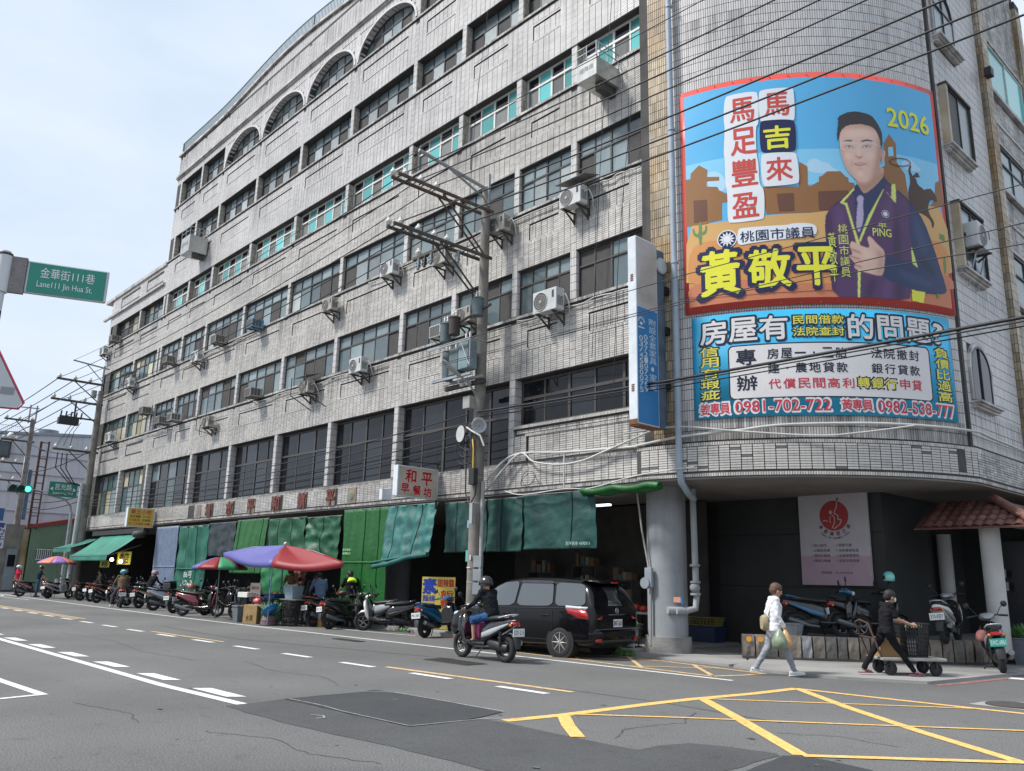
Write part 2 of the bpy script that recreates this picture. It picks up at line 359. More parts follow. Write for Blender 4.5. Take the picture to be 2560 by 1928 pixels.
# ---- tile cladding of the long facade
TW, TH = .235, .058
def nearest(U, arr): return np.min(np.abs(U[:, None]-np.array(arr)[None]), 1)
def facade_keep(z0, z1, gs, low):
    pn = [p for p in panels if p[2] > z0-.1 and p[3] < z1+.1]
    def k(U, V):
        r = np.ones(len(U), bool)
        for a, b, c, d in pn: r &= ~((U > a-.10) & (U < b+.10) & (V > c-.09) & (V < d+.09))
        return r
    return k
gs_all = LG+GX
for z0, z1, x0 in bands:
    if z1-z0 < 1: continue
    ztop = z1-.12
    m = TILE_UP if z0 > 16 else TILE
    ed = [x0]+[g for g in gs_all if g > x0]
    for g0, g1 in zip(ed, ed[1:]):
        a, b = g0+(.108 if g0 > x0 else 0), g1-.108
        nc = max(1, round((b-a)/TW)); tw_ = (b-a)/nc
        tiles_mesh('wall_tiles', a+np.arange(nc)*tw_, np.arange(z0+.02, ztop-.05, TH), tw_, TH, ffn, m, B, facade_keep(z0, z1, [], 0))
    # pier strips of upright tiles and the sill course
    for g in gs_all:
        if g < x0: continue
        tiles_mesh('pier_tiles', np.arange(4)*.053+g-.106, np.arange(z0+.01, ztop-.2, .235), .053, .235, ffn, m, B)
    for a, b, c, d in [p for p in panels if p[2] > z0 and p[3] < z1]:
        tiles_mesh('panel_tiles', np.arange(a, b-.1, TW), np.arange(c+.01, d-.06, TH), TW, TH, lambda u, v, o=0: ffn(u, v, o-.032), m, B)
        if a > -46:
            tiles_mesh('panel_border', np.arange(a-.06, b+.05, .058), np.array([d, c-.088]), .058, .088, ffn, m, B)
            tiles_mesh('panel_border', np.array([a-.06, b]), np.arange(c, d-.05, .058), .06, .058, ffn, m, B)
def sill(x0, x1, z, m=TILE):
    s = MB(); s.box(x0, x1, YF-.055, YF+.3, z-.11, z-.012); s.box(x0, x1, YF-.02, YF, z-.15, z-.11); s.build('sill', GROUT, B)
    tiles_mesh('sill_tiles', np.arange(x0, x1-.05, .05), np.array([z-.105]), .05, .09, lambda u, v, o=0: ffn(u, v, o+.055), m, B)
    tiles_mesh('sill_tiles', np.arange(x0, x1-.05, .05), np.array([YF-.052]), .05, .05, lambda u, v, o=0: xyz(u, v, z-.012+o*.6), m, B)
for i, (z0, z1) in enumerate(ST[1:]): sill(X0L if i < 3 else X0, -11.85, z0, TILE_DIRTY)
sill(-16.6, -11.85, 5.76, TILE); sill(X0L, -16.7, 4.74, TILE_DIRTY)
# tiles on piers between windows, and on their jambs
for k, (z0, z1) in enumerate(ST):
    gs = G2[1:-1] if k == 0 else (LG[1:]+GX if k < 4 else GX); pw = .11 if k == 0 else PW
    for g in gs:
        zz = np.arange(z0+.02, z1-.1, .235)
        tiles_mesh('pier_tiles', np.arange(4)*pw/2+g-pw, zz, pw/2, .235, ffn, TILE_UP, B)
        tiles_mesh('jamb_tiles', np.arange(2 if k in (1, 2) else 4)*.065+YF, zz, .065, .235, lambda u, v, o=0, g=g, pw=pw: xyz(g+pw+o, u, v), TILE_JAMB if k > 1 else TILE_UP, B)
tiles_mesh('wall_tiles', np.arange(-16.5, -12, TW), np.arange(5.52, 5.62, TH), TW, TH, ffn, TILE, B)
tiles_mesh('panel_tiles', np.arange(-16.05, -11.9, TW), np.arange(4.76, 5.42, TH), TW, TH, lambda u, v, o=0: ffn(u, v, o-.032), TILE, B)
tiles_mesh('panel_border', np.arange(-16.16, -11.9, .058), np.array([5.43]), .058, .085, ffn, TILE, B)
tiles_mesh('wall_tiles', np.arange(-16.58, -16.15, TW), np.arange(4.76, 5.42, TH), TW, TH, ffn, TILE, B)
# top storey: tiles around the arches, parapet
def k7(U, V):
    r = np.zeros(len(U), bool)
    for g0, g1 in list(zip(GX, GX[1:]))[2:6]:
        a = (g1-g0)/2-.08; c = (g0+g1)/2; t = np.clip(np.abs(U-c)/a, 0, 1); r |= (np.abs(U-c) < (g1-g0)/2-.02) & (V > 22.16+1.36*np.sqrt(1-t*t))
    return r
tiles_mesh('wall_tiles', np.arange(GX[2], GX[6], TW), np.arange(22.1, 23.42, TH), TW, TH, ffn, TILE_UP, B, k7)
tiles_mesh('parapet_tiles', np.arange(-41, -24, TW), np.arange(ZT, 26.2, TH), TW, TH, ffn, TILE_UP, B, lambda U, V: V < ZT-.06+np.where(np.abs(U+32.6) < 9, .6*np.cos(PI*(U+32.6)/18)**2, 0))
for g0, g1 in list(zip(GX, GX[1:]))[2:6]:      # arch rims
    n = 26; c = (g0+g1)/2; a = (g1-g0)/2-.16; rim = MB()
    P_ = [(c-a*math.cos(PI*i/n), 22.12+1.33*math.sin(PI*i/n)) for i in range(n+1)]; Q_ = [(c-(a+.1)*math.cos(PI*i/n), 22.12+1.43*math.sin(PI*i/n)) for i in range(n+1)]
    for i in range(n): rim.add([(P_[i][0], YF-.05, P_[i][1]), (P_[i+1][0], YF-.05, P_[i+1][1]), (Q_[i+1][0], YF-.05, Q_[i+1][1]), (Q_[i][0], YF-.05, Q_[i][1]), (P_[i][0], YF+.3, P_[i][1]), (P_[i+1][0], YF+.3, P_[i+1][1]), (Q_[i+1][0], YF+.02, Q_[i+1][1]), (Q_[i][0], YF+.02, Q_[i][1])], [(0, 1, 2, 3), (4, 5, 1, 0), (3, 2, 6, 7)])
    rim.build('arch_rim', TILE_UP, B)
cn = MB(); cn.box(X0-.1, -11.85, YF-.14, YF+.01, 23.92, 24.06); cn.box(X0-.05, -11.85, YF-.07, YF+.01, 23.84, 23.92); cn.build('cornice', TILE_DIRTY, B)
cn = MB(); cn.box(X0L-1.4, X0, YF-.14, YF+.01, 17.42, 17.56); cn.box(X0L-1.4, X0, YF-.1, YF+.32, 18.6, 18.8); cn.build('cornice', TILE_DIRTY, B)
cp_ = MB(); n = 90; xs = [X0-.1+(X0*-1-23)*i/n for i in range(n+1)]
for a, b in zip(xs, xs[1:]): cp_.prism([(a, ptop(a)), (b, ptop(b)), (b, ptop(b)+.11), (a, ptop(a)+.11)], YF-.12, YF+.35)
cp_.box(xs[-1], -11.8, YF-.12, YF+.35, ZT, ZT+.11)
cp_.build('coping', TILE_DIRTY, B)
rl = MB(); x = X0
while x < -23:
    z = ptop(x)+.11; post = abs(((x-X0) % 3.0)) < .09
    rl.box(x-(.035 if post else .011), x+(.035 if post else .011), YF+.032, YF+.032+(.07 if post else .022), z, z+.80); x += .13
for a, b in zip(xs, xs[1:]):
    for h in (.08, .78): rl.prism([(a, ptop(a)+.11+h), (b, ptop(b)+.11+h), (b, ptop(b)+.15+h), (a, ptop(a)+.15+h)], YF+.045, YF+.085)
rl.build('roof_railing', mat('rail_green', (.10, .14, .13), .5), B)
for g_ in ('f', 'g', 'c', 'm', 'b', 't', 'n'):      # every pane a little lighter or darker than the next
    t_ = GL[g_].node_tree; b_ = next(n for n in t_.nodes if n.type == 'BSDF_PRINCIPLED'); sc_ = b_.inputs['Base Color'].links[0].from_socket; oi = t_.nodes.new('ShaderNodeObjectInfo'); r_ = t_.nodes.new('ShaderNodeMapRange'); r_.inputs[3].default_value = .55; r_.inputs[4].default_value = 1.3; t_.links.new(oi.outputs['Random'], r_.inputs[0]); v_ = t_.nodes.new('ShaderNodeVectorMath'); v_.operation = 'SCALE'; t_.links.new(sc_, v_.inputs[0]); t_.links.new(r_.outputs[0], v_.inputs['Scale']); t_.links.new(v_.outputs[0], b_.inputs['Base Color'])
# ---- windows: frame object with one object for each pane
UNIT = {}
def pane_mesh(m):
    if m.name not in UNIT:
        b = MB(); b.box(0, 1, -.5, .5, 0, 1); b.mats = [m]; UNIT[m.name] = b.mesh('pane')
    return UNIT[m.name]
def window(x0, x1, z0, z1, cols, top, bot, fm, split=.64, M=None, arch=None, bar=.045, name='window', wob=1):
    w = x1-x0; h = z1-z0; zs = z0+h*split; fr = MB(); panes = []
    cols = cols if isinstance(cols, list) else [i/cols for i in range(cols+1)]
    def zt(x): return min(z1, arch(x)) if arch else z1
    if arch:
        n = 20; pts = [x0+w*i/n for i in range(n+1)]
        for a, b in zip(pts, pts[1:]): fr.prism([(a, max(z0, zt(a)-bar)), (b, max(z0, zt(b)-bar)), (b, zt(b)+.01), (a, zt(a)+.01)], -.035, .035)
    else: fr.box(x0, x1, -.035, .035, z1-bar, z1)
    fr.box(x0, x1, -.035, .035, z0, z0+bar)
    a_, b_ = x0+bar, x1-bar
    if arch:
        while zt(a_) < zs and a_ < b_: a_ += .02
        while zt(b_) < zs and a_ < b_: b_ -= .02
    if split < 1: fr.box(a_, b_, -.04, .03, zs-bar*.6, zs+bar*.6)
    for i, c in enumerate(cols):
        x = x0+w*c; x = min(max(x, x0+bar/2), x1-bar/2); thick = bar*(.5 if i in (0, len(cols)-1) else (.62 if i % 2 == 0 else .4))
        if zt(x)-z0 > .15: fr.box(x-thick, x+thick, -.032, .028, z0+bar, zt(x)-bar*.5)
    o = fr.build(name, fm, B)
    if M: o.matrix_local = M
    for i, (a, b) in enumerate(zip(cols, cols[1:])):
        xa, xb = x0+w*a, x0+w*b
        rows = [(z0, zs, bot[i % len(bot)], 0)]+([(zs, z1, top[i % len(top)], 1)] if split < 1 else [])
        for za, zb, k, isTop in rows:
            dy = -.012 if (i % 2 and not isTop) else .006
            if arch and zt((xa+xb)/2) < za+.05 or not k.strip(): continue
            if arch and min(zt(xa), zt(xb)) < zb:
                n = 8; pts = [(xa, za), (xb, za)]+[(xb+(xa-xb)*j/n, max(za, min(zb, zt(xb+(xa-xb)*j/n)))) for j in range(n+1)]
                p = MB(); p.prism(pts, dy-.006, dy+.006); q = p.build('pane', GL[k], o)
            else:
                q = link('pane', pane_mesh(GL[k]), o); q.location = (xa, dy, za); q.scale = (xb-xa, .012, zb-za)
    return o
rr = random.Random(5)
def pick(s, n): return ''.join(rr.choice(s) for _ in range(n))
WY = YF+.27
for k, (z0, z1) in enumerate(ST):
    TM = Matrix.Translation((0, YF+(.13 if k in (1, 2) else .27), 0))
    if k == 0:
        for i, (g0, g1) in enumerate(zip(G2, G2[1:])):
            if i < 2: window(g0+.12, g1-.12, z0, z1-.05, 5, pick('nbgn', 5), pick('bnfg', 5), BROWNF, .62, TM)
            elif i == 8: window(g0+.15, g1+.0, 5.78, z1-.02, [0, .19, .38, .57, .77, 1], 'ddkdd', 'ddkdd', BROWNF, .60, TM, bar=.07)
            elif i == 7: window(g0+.12, g1-.12, z0, z1-.02, 5, 'dkddk', 'dddkd', BROWNF, .60, TM, bar=.07)
            elif i in (2,): window(g0+.12, g1-.12, z0, z1-.02, 5, 'gdgdd', 'ddndd', BROWNF, .62, TM, bar=.06)
            else: window(g0+.12, g1-.12, z0, z1-.02, 3 if i % 2 else 4, 'dkdd', 'ddkd', BROWNF, .62, TM, bar=.065)
        continue
    bays = (list(zip(LG, LG[1:])) if k < 4 else [])+list(zip(GX, GX[1:]))
    for g0, g1 in bays:
        wide = g1-g0 > 3.6; nn = 6 if wide else 4; a, b = g0+PW, g1-PW; left = g1 < -45.5
        if left and k < 4: window(a+.05, b-.05, z0, z1, 5, pick('snbn', 5), pick('cbsfn', 5), BROWNF, .62, TM)
        elif k == 5 and g0 in GX[2:6]: window(g0+.16, g1-.16, z0, z1, 6, 'gfgffg', 'fscfsc', DARKF, .60, TM, arch=lambda x, g0=g0, g1=g1: archz(x, g0, g1))
        elif k in (4, 5): window(a, b, z0, z1, nn, 'gfgfgf', 'scscsc', DARKF, .64, TM)
        elif k == 3: window(a, b, z0, z1, nn, 'ktktkt', 'mtmtmt', WHITEF, .66, TM, bar=.06)
        elif k == 2: window(a, b, z0, z1, 5 if wide else 4, pick('fgfgf', 6), pick('fgsfcfs', 6), DARKF, .66, TM)
        else: window(a, b, z0, z1, 5 if wide else 4, pick('gsgfg', 6), pick('gsgsfgs', 6), BROWNF, .66, TM)
# ---- the rounded corner tower
tw = MB(); n = 36; A0, A1 = R(1.5), R(75.6)
for i in range(n):
    a, b = A0+(A1-A0)*i/n, A0+(A1-A0)*(i+1)/n
    p, q = Vector((CX+RA*math.sin(a), CY-RA*math.cos(a), 0)), Vector((CX+RA*math.sin(b), CY-RA*math.cos(b), 0))
    tw.add([p+Vector((0, 0, 3.9)), q+Vector((0, 0, 3.9)), q+Vector((0, 0, 25.3)), p+Vector((0, 0, 25.3))], [(0, 1, 2, 3)])
tw.box(XR-.25, XR, 19.76, 28.0, 3.9, 25.3); tw.box(XR-.3, XR+.015, 19.72, 19.84, 4.7, 25.3); tw.box(-12.0, -11.8, YF+.0, YF+.3, 3.9, 25.3)
tw.build('tower_wall', GROUT, B)
UA0, UA1 = R(4)*RA, R(75.3)*RA
def ktower(U, V): return ~((U > 1.4) & (U < 7.55) & (V > 7.85) & (V < 13.3)) & ~((U > 1.6) & (U < 7.25) & (V > 5.35) & (V < 7.45))
us = np.arange(UA0, UA1-.05, .0575)
tiles_mesh('tower_tiles', us[us > 1.05], np.arange(5.2, 25, .245), .0575, .245, afn, TILE_UP, B, ktower)  # lighter tile colour stands in for brighter light on the tower
tiles_mesh('tower_tiles', us[us > 1.05], np.arange(4.72, 5.1, .245), .0575, .245, afn, TILE_DIRTY, B)
tiles_mesh('tower_tiles', us[us <= 1.05], np.arange(4.72, 20, .245), .0575, .245, afn, TILE_TAN, B)
tiles_mesh('corner_tiles', np.array([-11.95, -11.9]), np.arange(4.8, 20, .235), .05, .235, ffn, TILE_TAN, B)
# side wall in the side street
WINS = [(19.6, 20.95, 14.95, 16.6), (19.6, 21.05, 11.98, 13.5), (19.6, 21.05, 8.85, 10.4), (19.6, 20.85, 5.72, 7.05)]
WINS = [(ky(a), ky(b), kz(c), kz(d)) for a, b, c, d in WINS]
SB = [(23.6, 26.85, 15.35, 16.85), (23.6, 26.85, 12.3, 13.6), (23.6, 26.85, 9.0, 10.4), (23.6, 26.85, 5.9, 7.1)]
SB = [(ky(a), ky(b), kz(c), kz(d)) for a, b, c, d in SB]
def kr(U, V):
    r = (U < 23.5) | (U > 24.1)
    for a, b, c, d in WINS+SB: r &= ~((U > a-.04) & (U < b+.04) & (V > c-.2) & (V < d+.05))
    return r
tiles_mesh('side_tiles', np.arange(19.86, 23.5, .0575), np.arange(4.75, 25, .245), .0575, .245, rfn, TILE_UP, B, kr)
tiles_mesh('side_tiles', np.arange(24.12, 27.6, .235), np.arange(4.75, 25, .058), .235, .058, rfn, TILE_DIRTY, B, kr)
pl = MB(); pl.box(XR-.02, XR+.14, 23.57, 24.12, 4.6, 20.4); pl.box(XR-.02, XR+.14, 27.6, 28.1, 4.6, 20.4); pl.build('pilaster', GROUT, B)
for y0 in (23.58, 27.61):
    tiles_mesh('pilaster_tiles', np.arange(4)*.13+y0, np.arange(4.7, 20, .245), .13, .245, lambda u, v, o=0: rfn(u, v, o+.14), TILE_TAN, B)
    tiles_mesh('pilaster_tiles', np.arange(2)*.075+XR-.01, np.arange(4.7, 20, .245), .075, .245, lambda u, v, o=0, y0=y0: xyz(u, y0-.01-o, v), TILE_TAN, B)
def side_window(y0, y1, z0, z1, arch=False, **kw):
    M = Matrix.Translation((XR-.02+kw.get('dx', 0), 0, 0)) @ Matrix(((0, -1, 0, 0), (1, 0, 0, 0), (0, 0, 1, 0), (0, 0, 0, 1)))
    return window(y0, y1, z0, z1, kw.get('n', 2), kw.get('top', 'gg'), kw.get('bot', 'fm'), kw.get('fm', DARKF), kw.get('split', .6), M, arch=(lambda x: z1-.62+.62*math.sqrt(max(0, 1-((x-(y0+y1)/2)/((y1-y0)/2))**2))) if arch else None)
for i, (a, b, c, d) in enumerate(WINS):
    bx = MB()
    if i in (1, 2):
        bx.mt(TILE_TAN); bx.box(XR-.01, XR+.2, a-.11, a, c-.02, d+.06); bx.mt(GROUT); bx.box(XR-.01, XR+.21, b, b+.06, c, d+.06); bx.box(XR-.01, XR+.22, a-.12, b+.08, d, d+.07)
    else:
        bx.mt(TILE_DIRTY); n = 12
        for j in range(n):
            t0, t1 = PI*j/n, PI*(j+1)/n; c_ = (a+b)/2; ra = (b-a)/2
            P4 = [(c_-ra*math.cos(t), d-.62+.62*math.sin(t)) for t in (t0, t1)]; Q4 = [(c_-(ra+.1)*math.cos(t), d-.62+.72*math.sin(t)) for t in (t0, t1)]
            bx.prism([P4[0], P4[1], Q4[1], Q4[0]], XR, XR+.07, 'X')
        bx.box(XR, XR+.07, a-.1, a, c, d-.62); bx.box(XR, XR+.07, b, b+.1, c, d-.62)
    bx.build('window_surround', None, B)
    s = MB(); s.mt(TILE_DIRTY)
    for j in range(3): s.box(XR, XR+.24-.06*j, a-.12+.03*j, b+.12-.03*j, c-.08-.05*j, c-.03-.05*j)
    s.build('window_ledge', None, B)
    w_ = side_window(a, b, c, d, arch=i in (0, 3), bot=['fc', 'mf', 'gf', 'dd'][i], top=['gg', 'gg', 'ff', 'dd'][i], split=[.6, 1, .55, 1][i], dx=.16 if i in (1, 2) else .06)
for i, (a, b, c, d) in enumerate(SB):
    w_ = side_window(a, b, c, d, n=3 if i else 2, top='gfg', bot=['ttt', 'ffc', 'fgf', 'ggg'][i], fm=[WHITEF, DARKF, DARKF, DARKF][i], split=[1, .6, .6, .6][i], dx=.05)
    s = MB(); s.box(XR, XR+.13, a-.08, b+.08, c-.13, c-.02); s.box(XR, XR+.1, a-.08, b+.08, d+.03, d+.1); s.box(XR, XR+.05, a, b, c-1.0, c-.95); s.build('sill', TILE_DIRTY, B)
lp = MB(); lp.box(XR+.14, XR+.32, 23.5, 23.75, 15.7, 15.95); lp.build('flood_lamp', mat('black_paint', (.02, .02, .022), .5), B)
# ---- the fascia over the ground floor
FZ0, FZ1 = 3.9, 4.68
fa = MB(); fa.box(X0L-1.2, -12.1, YF-.12, YF+.4, FZ0, FZ1)
n = 44
def ring(r, a): return (CX+r*math.sin(a), CY-r*math.cos(a))
for i in range(n):
    a, b = R(0)+R(76)*i/n, R(0)+R(76)*(i+1)/n
    p, q, p2, q2 = ring(RA+.12, a), ring(RA+.12, b), ring(RA-.3, a), ring(RA-.3, b)
    fa.add([(*p, FZ0), (*q, FZ0), (*q, FZ1), (*p, FZ1), (*p2, FZ0), (*q2, FZ0), (*q2, FZ1), (*p2, FZ1)], [(0, 1, 2, 3), (3, 2, 6, 7), (5, 4, 7, 6), (1, 0, 4, 5)])
pe = ring(RA+.12, R(76)); fa.box(pe[0]-.4, pe[0], pe[1], 30, FZ0, FZ1)
fo = fa.build('fascia', GROUT, B)
F_ = lambda u, v, o=0: ffn(u, v, o+.12)
A_ = lambda u, v, o=0: afn(u, v, o+.12)
P_ = lambda u, v, o=0: xyz(pe[0]+o, u, v)
def kf(U, V):
    r = np.ones(len(U), bool)
    for x in (-25.95, -28.0, -30.0, -32.15, -34.2, -36.3, -38.3): r &= np.abs(U-x) > .37
    return r
tiles_mesh('fascia_tiles', np.arange(X0L, -12.2, TW), np.arange(4.03, 4.56, TH), TW, TH, F_, TILE, fo, kf)
tiles_mesh('fascia_tiles', np.arange(pe[1], 28, TW), np.arange(4.03, 4.56, TH), TW, TH, P_, TILE_DIRTY, fo)
tiles_mesh('fascia_edge_tiles', np.arange(X0L, -12.15, .052), np.array([3.905, 4.585]), .052, .09, F_, TILE_DIRTY, fo)
tiles_mesh('fascia_tiles', np.arange(7.41, 7.75, .21), np.arange(4.03, 4.56, TH), .2, TH, A_, TILE, fo)
tiles_mesh('fascia_edge_tiles', np.arange(0, R(76)*RA, .052), np.array([3.905, 4.59]), .052, .085, A_, TILE, fo)
tiles_mesh('fascia_edge_tiles', np.arange(pe[1], 28, .052), np.array([3.905, 4.59]), .052, .085, P_, TILE_DIRTY, fo)
DARKT = mat('tile_dark', (.13, .125, .12), .6, var=.3, island=.3)
TMESH = []
for m in (TILE, TILE, TILE_DIRTY, TILE, TILE_DIRTY, DARKT):
    b = MB(); b.box(-.110, .110, -.014, 0, -.0215, .0215); b.mats = [m]; TMESH.append(b.mesh('tile'))
for i in range(31):
    for j in range(10):
        u = .12+.235*(i+.5); a = u/RA
        if i == 30 and j > 0: continue
        q = link('tile', TMESH[rr.choice([0, 0, 0, 1, 3, 2, 2, 4, 5] if rr.random() < .35 else [0, 1, 3])], fo)
        rr_ = RA+.12+rr.uniform(-.0015, .002); q.location = (CX+rr_*math.sin(a), CY-rr_*math.cos(a), 4.03+.0555*(j+.5)); q.rotation_euler = (0, 0, a)
# ---- underside, ground floor walls and columns
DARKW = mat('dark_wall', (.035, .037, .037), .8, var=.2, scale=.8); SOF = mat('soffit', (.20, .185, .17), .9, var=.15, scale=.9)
CONC = mat('concrete_grey', (.27, .285, .30), .85, var=.16, scale=1.2, bump=.25, bscale=30, streak=.3)
cl = MB(); cl.prism([(X0L-1, YF-.1), (-12.1, YF-.1)]+[ring(RA+.1, R(a)) for a in range(0, 77, 4)]+[(pe[0], 30), (X0L-1, 30)], 3.86, 3.91, 'Z'); cl.build('ceiling', SOF, B)
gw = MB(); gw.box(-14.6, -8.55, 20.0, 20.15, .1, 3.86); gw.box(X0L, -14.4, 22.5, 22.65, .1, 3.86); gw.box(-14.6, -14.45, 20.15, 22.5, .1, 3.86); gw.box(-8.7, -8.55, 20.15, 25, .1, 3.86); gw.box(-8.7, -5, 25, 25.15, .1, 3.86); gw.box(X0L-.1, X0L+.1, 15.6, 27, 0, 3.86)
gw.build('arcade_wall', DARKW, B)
b = MB()
for k in range(36): b.box(-14.3, -13.1, 19.96, 19.99, .15+.1*k, .23+.1*k)
b.build('roller_shutter', mat('shutter_dark', (.035, .03, .034), .6), B)
b = MB(); b.box(-13.05, -8.6, 19.985, 19.998, 1.58, 1.60); b.box(-13.05, -8.6, 19.985, 19.998, 2.9, 2.92); b.build('panel_joint', mat('joint_dark', (.015, .015, .015), .8), B)
def column(x, y, r, z0, z1, m, base=True, n=28):
    c = MB(); c.cyl((x, y, z0), (x, y, z1), r, n=n)
    o = c.build('column', m, B)
    if base: b = MB(); b.cyl((x, y, 0.0), (x, y, z0+.28), r+.09, r+.07, n=n); b.build('column_base', mat('concrete_rough', (.24, .235, .225), .95, var=.25, bump=.6, bscale=22), o)
    return o
column(-12.25, 16.45, .47, .12, 3.86, CONC)
column(-23.9, 16.9, .42, .1, 3.86, mat('column_shade', (.16, .165, .175), .8)); column(-33.5, 17.2, .42, .1, 3.86, CONC)  # nearer inner column is plain dark grey
WCOL = mat('column_white', (.50, .49, .47), .7, var=.1, scale=2, bump=.1)
for x, y, r in ((-6.5, 20.75, .21), (-8.75, 20.9, .17), (-8.3, 23.0, .17), (-5.9, 23.2, .2)): column(x, y, r, .3, 3.0, WCOL, False)
lt = MB(); lt.box(-7.7, -5.6, 20.6, 21.0, 3.0, 3.2); lt.box(-6.1, -5.7, 21, 27, 3.0, 3.25); lt.build('lintel', SOF, B)
dr = MB(); dr.box(-7.9, -6.6, 24.9, 24.98, .2, 2.9); dr.build('entrance_door', mat('door_dark', (.03, .03, .035), .3), B)
for x, z in ((-7.55, 1.95), (-7.52, 1.62)): b = MB(); b.box(x, x+.14, 24.6, 24.61, z, z+.22); tag(b.build('notice_sheet', flat('paper', (.6, .62, .64))), 'white paper notice on the dark entrance %s' % ('upper of two' if z > 1.8 else 'lower of two'), 'notice', 'notices at the entrance')
# red clay roof over the entrance corner
CLAY = [mat('clay_%d' % i, c, .75, var=.25, scale=5, bump=.3) for i, c in enumerate([(.17, .075, .06), (.22, .105, .085), (.14, .062, .052)])]  # clay darkened so its colour carries the shade of the overhang
RF = empty('tiled_canopy', (0, 0, 0), 0, 'red clay tiled canopy roof over the entrance columns at the corner', 'canopy')
CT = []
for m in CLAY:
    b = MB(); n = 6; g = []
    for t in (0, 1):
        g.append([(-.11+.22*i/n, t*.30, .05*math.sin(PI*i/n)+(.0 if t else .018)) for i in range(n+1)])
    b.grid(g); b.grid([[(p[0], p[1], p[2]-.015) for p in row] for row in g][::-1]); b.grid([[(p[0], p[1], p[2]-.015) for p in g[0]], g[0]]); b.mats = [m]; CT.append(b.mesh('roof_tile'))
for side in (0, 1):
    for r_ in range(5):
        for c in range(10 if side == 0 else 24):
            if side == 0:
                x = -5.7-.21*c-.0; y = 20.05+.24*r_; z = 2.98+.13*r_
                if x > -5.55-.26*r_: continue
                q = link('roof_tile', rr.choice(CT), RF); q.location = (x, y, z); q.rotation_euler = (R(28), 0, 0)
            else:
                y = 20.05+.21*c; x = -5.25-.24*r_; z = 2.98+.13*r_
                if y < 20.0+.26*r_: continue
                q = link('roof_tile', rr.choice(CT), RF); q.location = (x, y, z); q.rotation_euler = (R(28), 0, R(90))
b = MB(); b.add([(-5.3, 20.0, 2.95), (-7.85, 20.0, 2.95), (-7.85, 21.3, 3.6), (-6.5, 21.3, 3.6), (-5.3, 26, 2.95), (-6.5, 26, 3.6)], [(0, 1, 2, 3), (4, 0, 3, 5)]); b.build('roof_boarding', CLAY[2], RF, solid=.03)
b = MB(); b.cyl((-5.32, 19.93, 3.03), (-6.5, 21.2, 3.72), .1, n=10); b.build('ridge', CLAY[1], RF)
b = MB()
for du in (-.11, 0, .11): b.cyl((-5.24+du*.7, 19.87+du*.7, 3.02+(.06 if du == 0 else -.02)), (-5.30+du*.7, 19.93+du*.7, 3.03+(.06 if du == 0 else -.02)), .1, n=12)
b.build('ridge_end', CLAY[0], RF)
# ================================================================== GROUND
ASPH = mat('asphalt', (.138, .136, .133), .93, var=.14, scale=.35, bump=.5, bscale=90, col2=(.118, .117, .116))
ASPH2 = mat('asphalt_patch', (.066, .067, .069), .9, var=.12, scale=1.2, bump=.3, bscale=90)
ASPH3 = mat('asphalt_fresh', (.043, .045, .048), .85, var=.1, scale=1.5, bump=.3, bscale=80)
for m_, amp in ((ASPH, .42), (ASPH2, .30), (ASPH3, .25)):     # loose grit: fine speckle on top of the broad tone
    t_ = m_.node_tree; b_ = next(n for n in t_.nodes if n.type == 'BSDF_PRINCIPLED'); src = b_.inputs['Base Color'].links[0].from_socket
    n_ = t_.nodes.new('ShaderNodeTexNoise'); n_.inputs['Scale'].default_value = 55; n_.inputs['Detail'].default_value = 3
    tc_ = next(n for n in t_.nodes if n.type == 'TEX_COORD'); t_.links.new(tc_.outputs['Object'], n_.inputs['Vector'])
    r_ = t_.nodes.new('ShaderNodeMapRange'); r_.inputs[1].default_value = .35; r_.inputs[2].default_value = .68; r_.inputs[3].default_value = 1-amp; r_.inputs[4].default_value = 1+amp
    t_.links.new(n_.outputs['Fac'], r_.inputs[0]); v_ = t_.nodes.new('ShaderNodeVectorMath'); v_.operation = 'SCALE'
    t_.links.new(src, v_.inputs[0]); t_.links.new(r_.outputs[0], v_.inputs['Scale']); 
    n7 = t_.nodes.new('ShaderNodeTexNoise'); n7.inputs['Scale'].default_value = 4.5; n7.inputs['Detail'].default_value = 8; n7.inputs['Roughness'].default_value = .7; t_.links.new(tc_.outputs['Object'], n7.inputs['Vector'])
    r7 = t_.nodes.new('ShaderNodeMapRange'); r7.inputs[1].default_value = .30; r7.inputs[2].default_value = .44; r7.inputs[3].default_value = .70; r7.inputs[4].default_value = 1; t_.links.new(n7.outputs['Fac'], r7.inputs[0])
    v7 = t_.nodes.new('ShaderNodeVectorMath'); v7.operation = 'SCALE'; t_.links.new(v_.outputs[0], v7.inputs[0]); t_.links.new(r7.outputs[0], v7.inputs['Scale']); t_.links.new(v7.outputs[0], b_.inputs['Base Color'])
WPAINT = mat('paint_white', (.68, .68, .66), .6, var=.22, scale=22, bump=.2, bscale=60); YPAINT = mat('paint_yellow', (.76, .47, .15), .6, var=.22, scale=16, bump=.2, bscale=60)
YOLD = mat('paint_yellow_worn', (.58, .40, .20), .7, var=.3, scale=9); RPAINT = mat('paint_red', (.30, .12, .11), .7, var=.35, scale=8)
CONC2 = mat('concrete_path', (.27, .265, .255), .92, var=.2, scale=.9, bump=.4, bscale=45); KERB = mat('kerb_stone', (.24, .235, .225), .9, var=.25, scale=3, bump=.4, bscale=30)
def sheet(name, poly, z, m, kind='structure'):
    b = MB(); b.add([(x, y, z) for x, y in poly], [tuple(range(len(poly)))]); o = b.build(name, m)
    if o.data.polygons[0].normal.z < 0: o.data.flip_normals()
    if kind: o['kind'] = kind
    return o
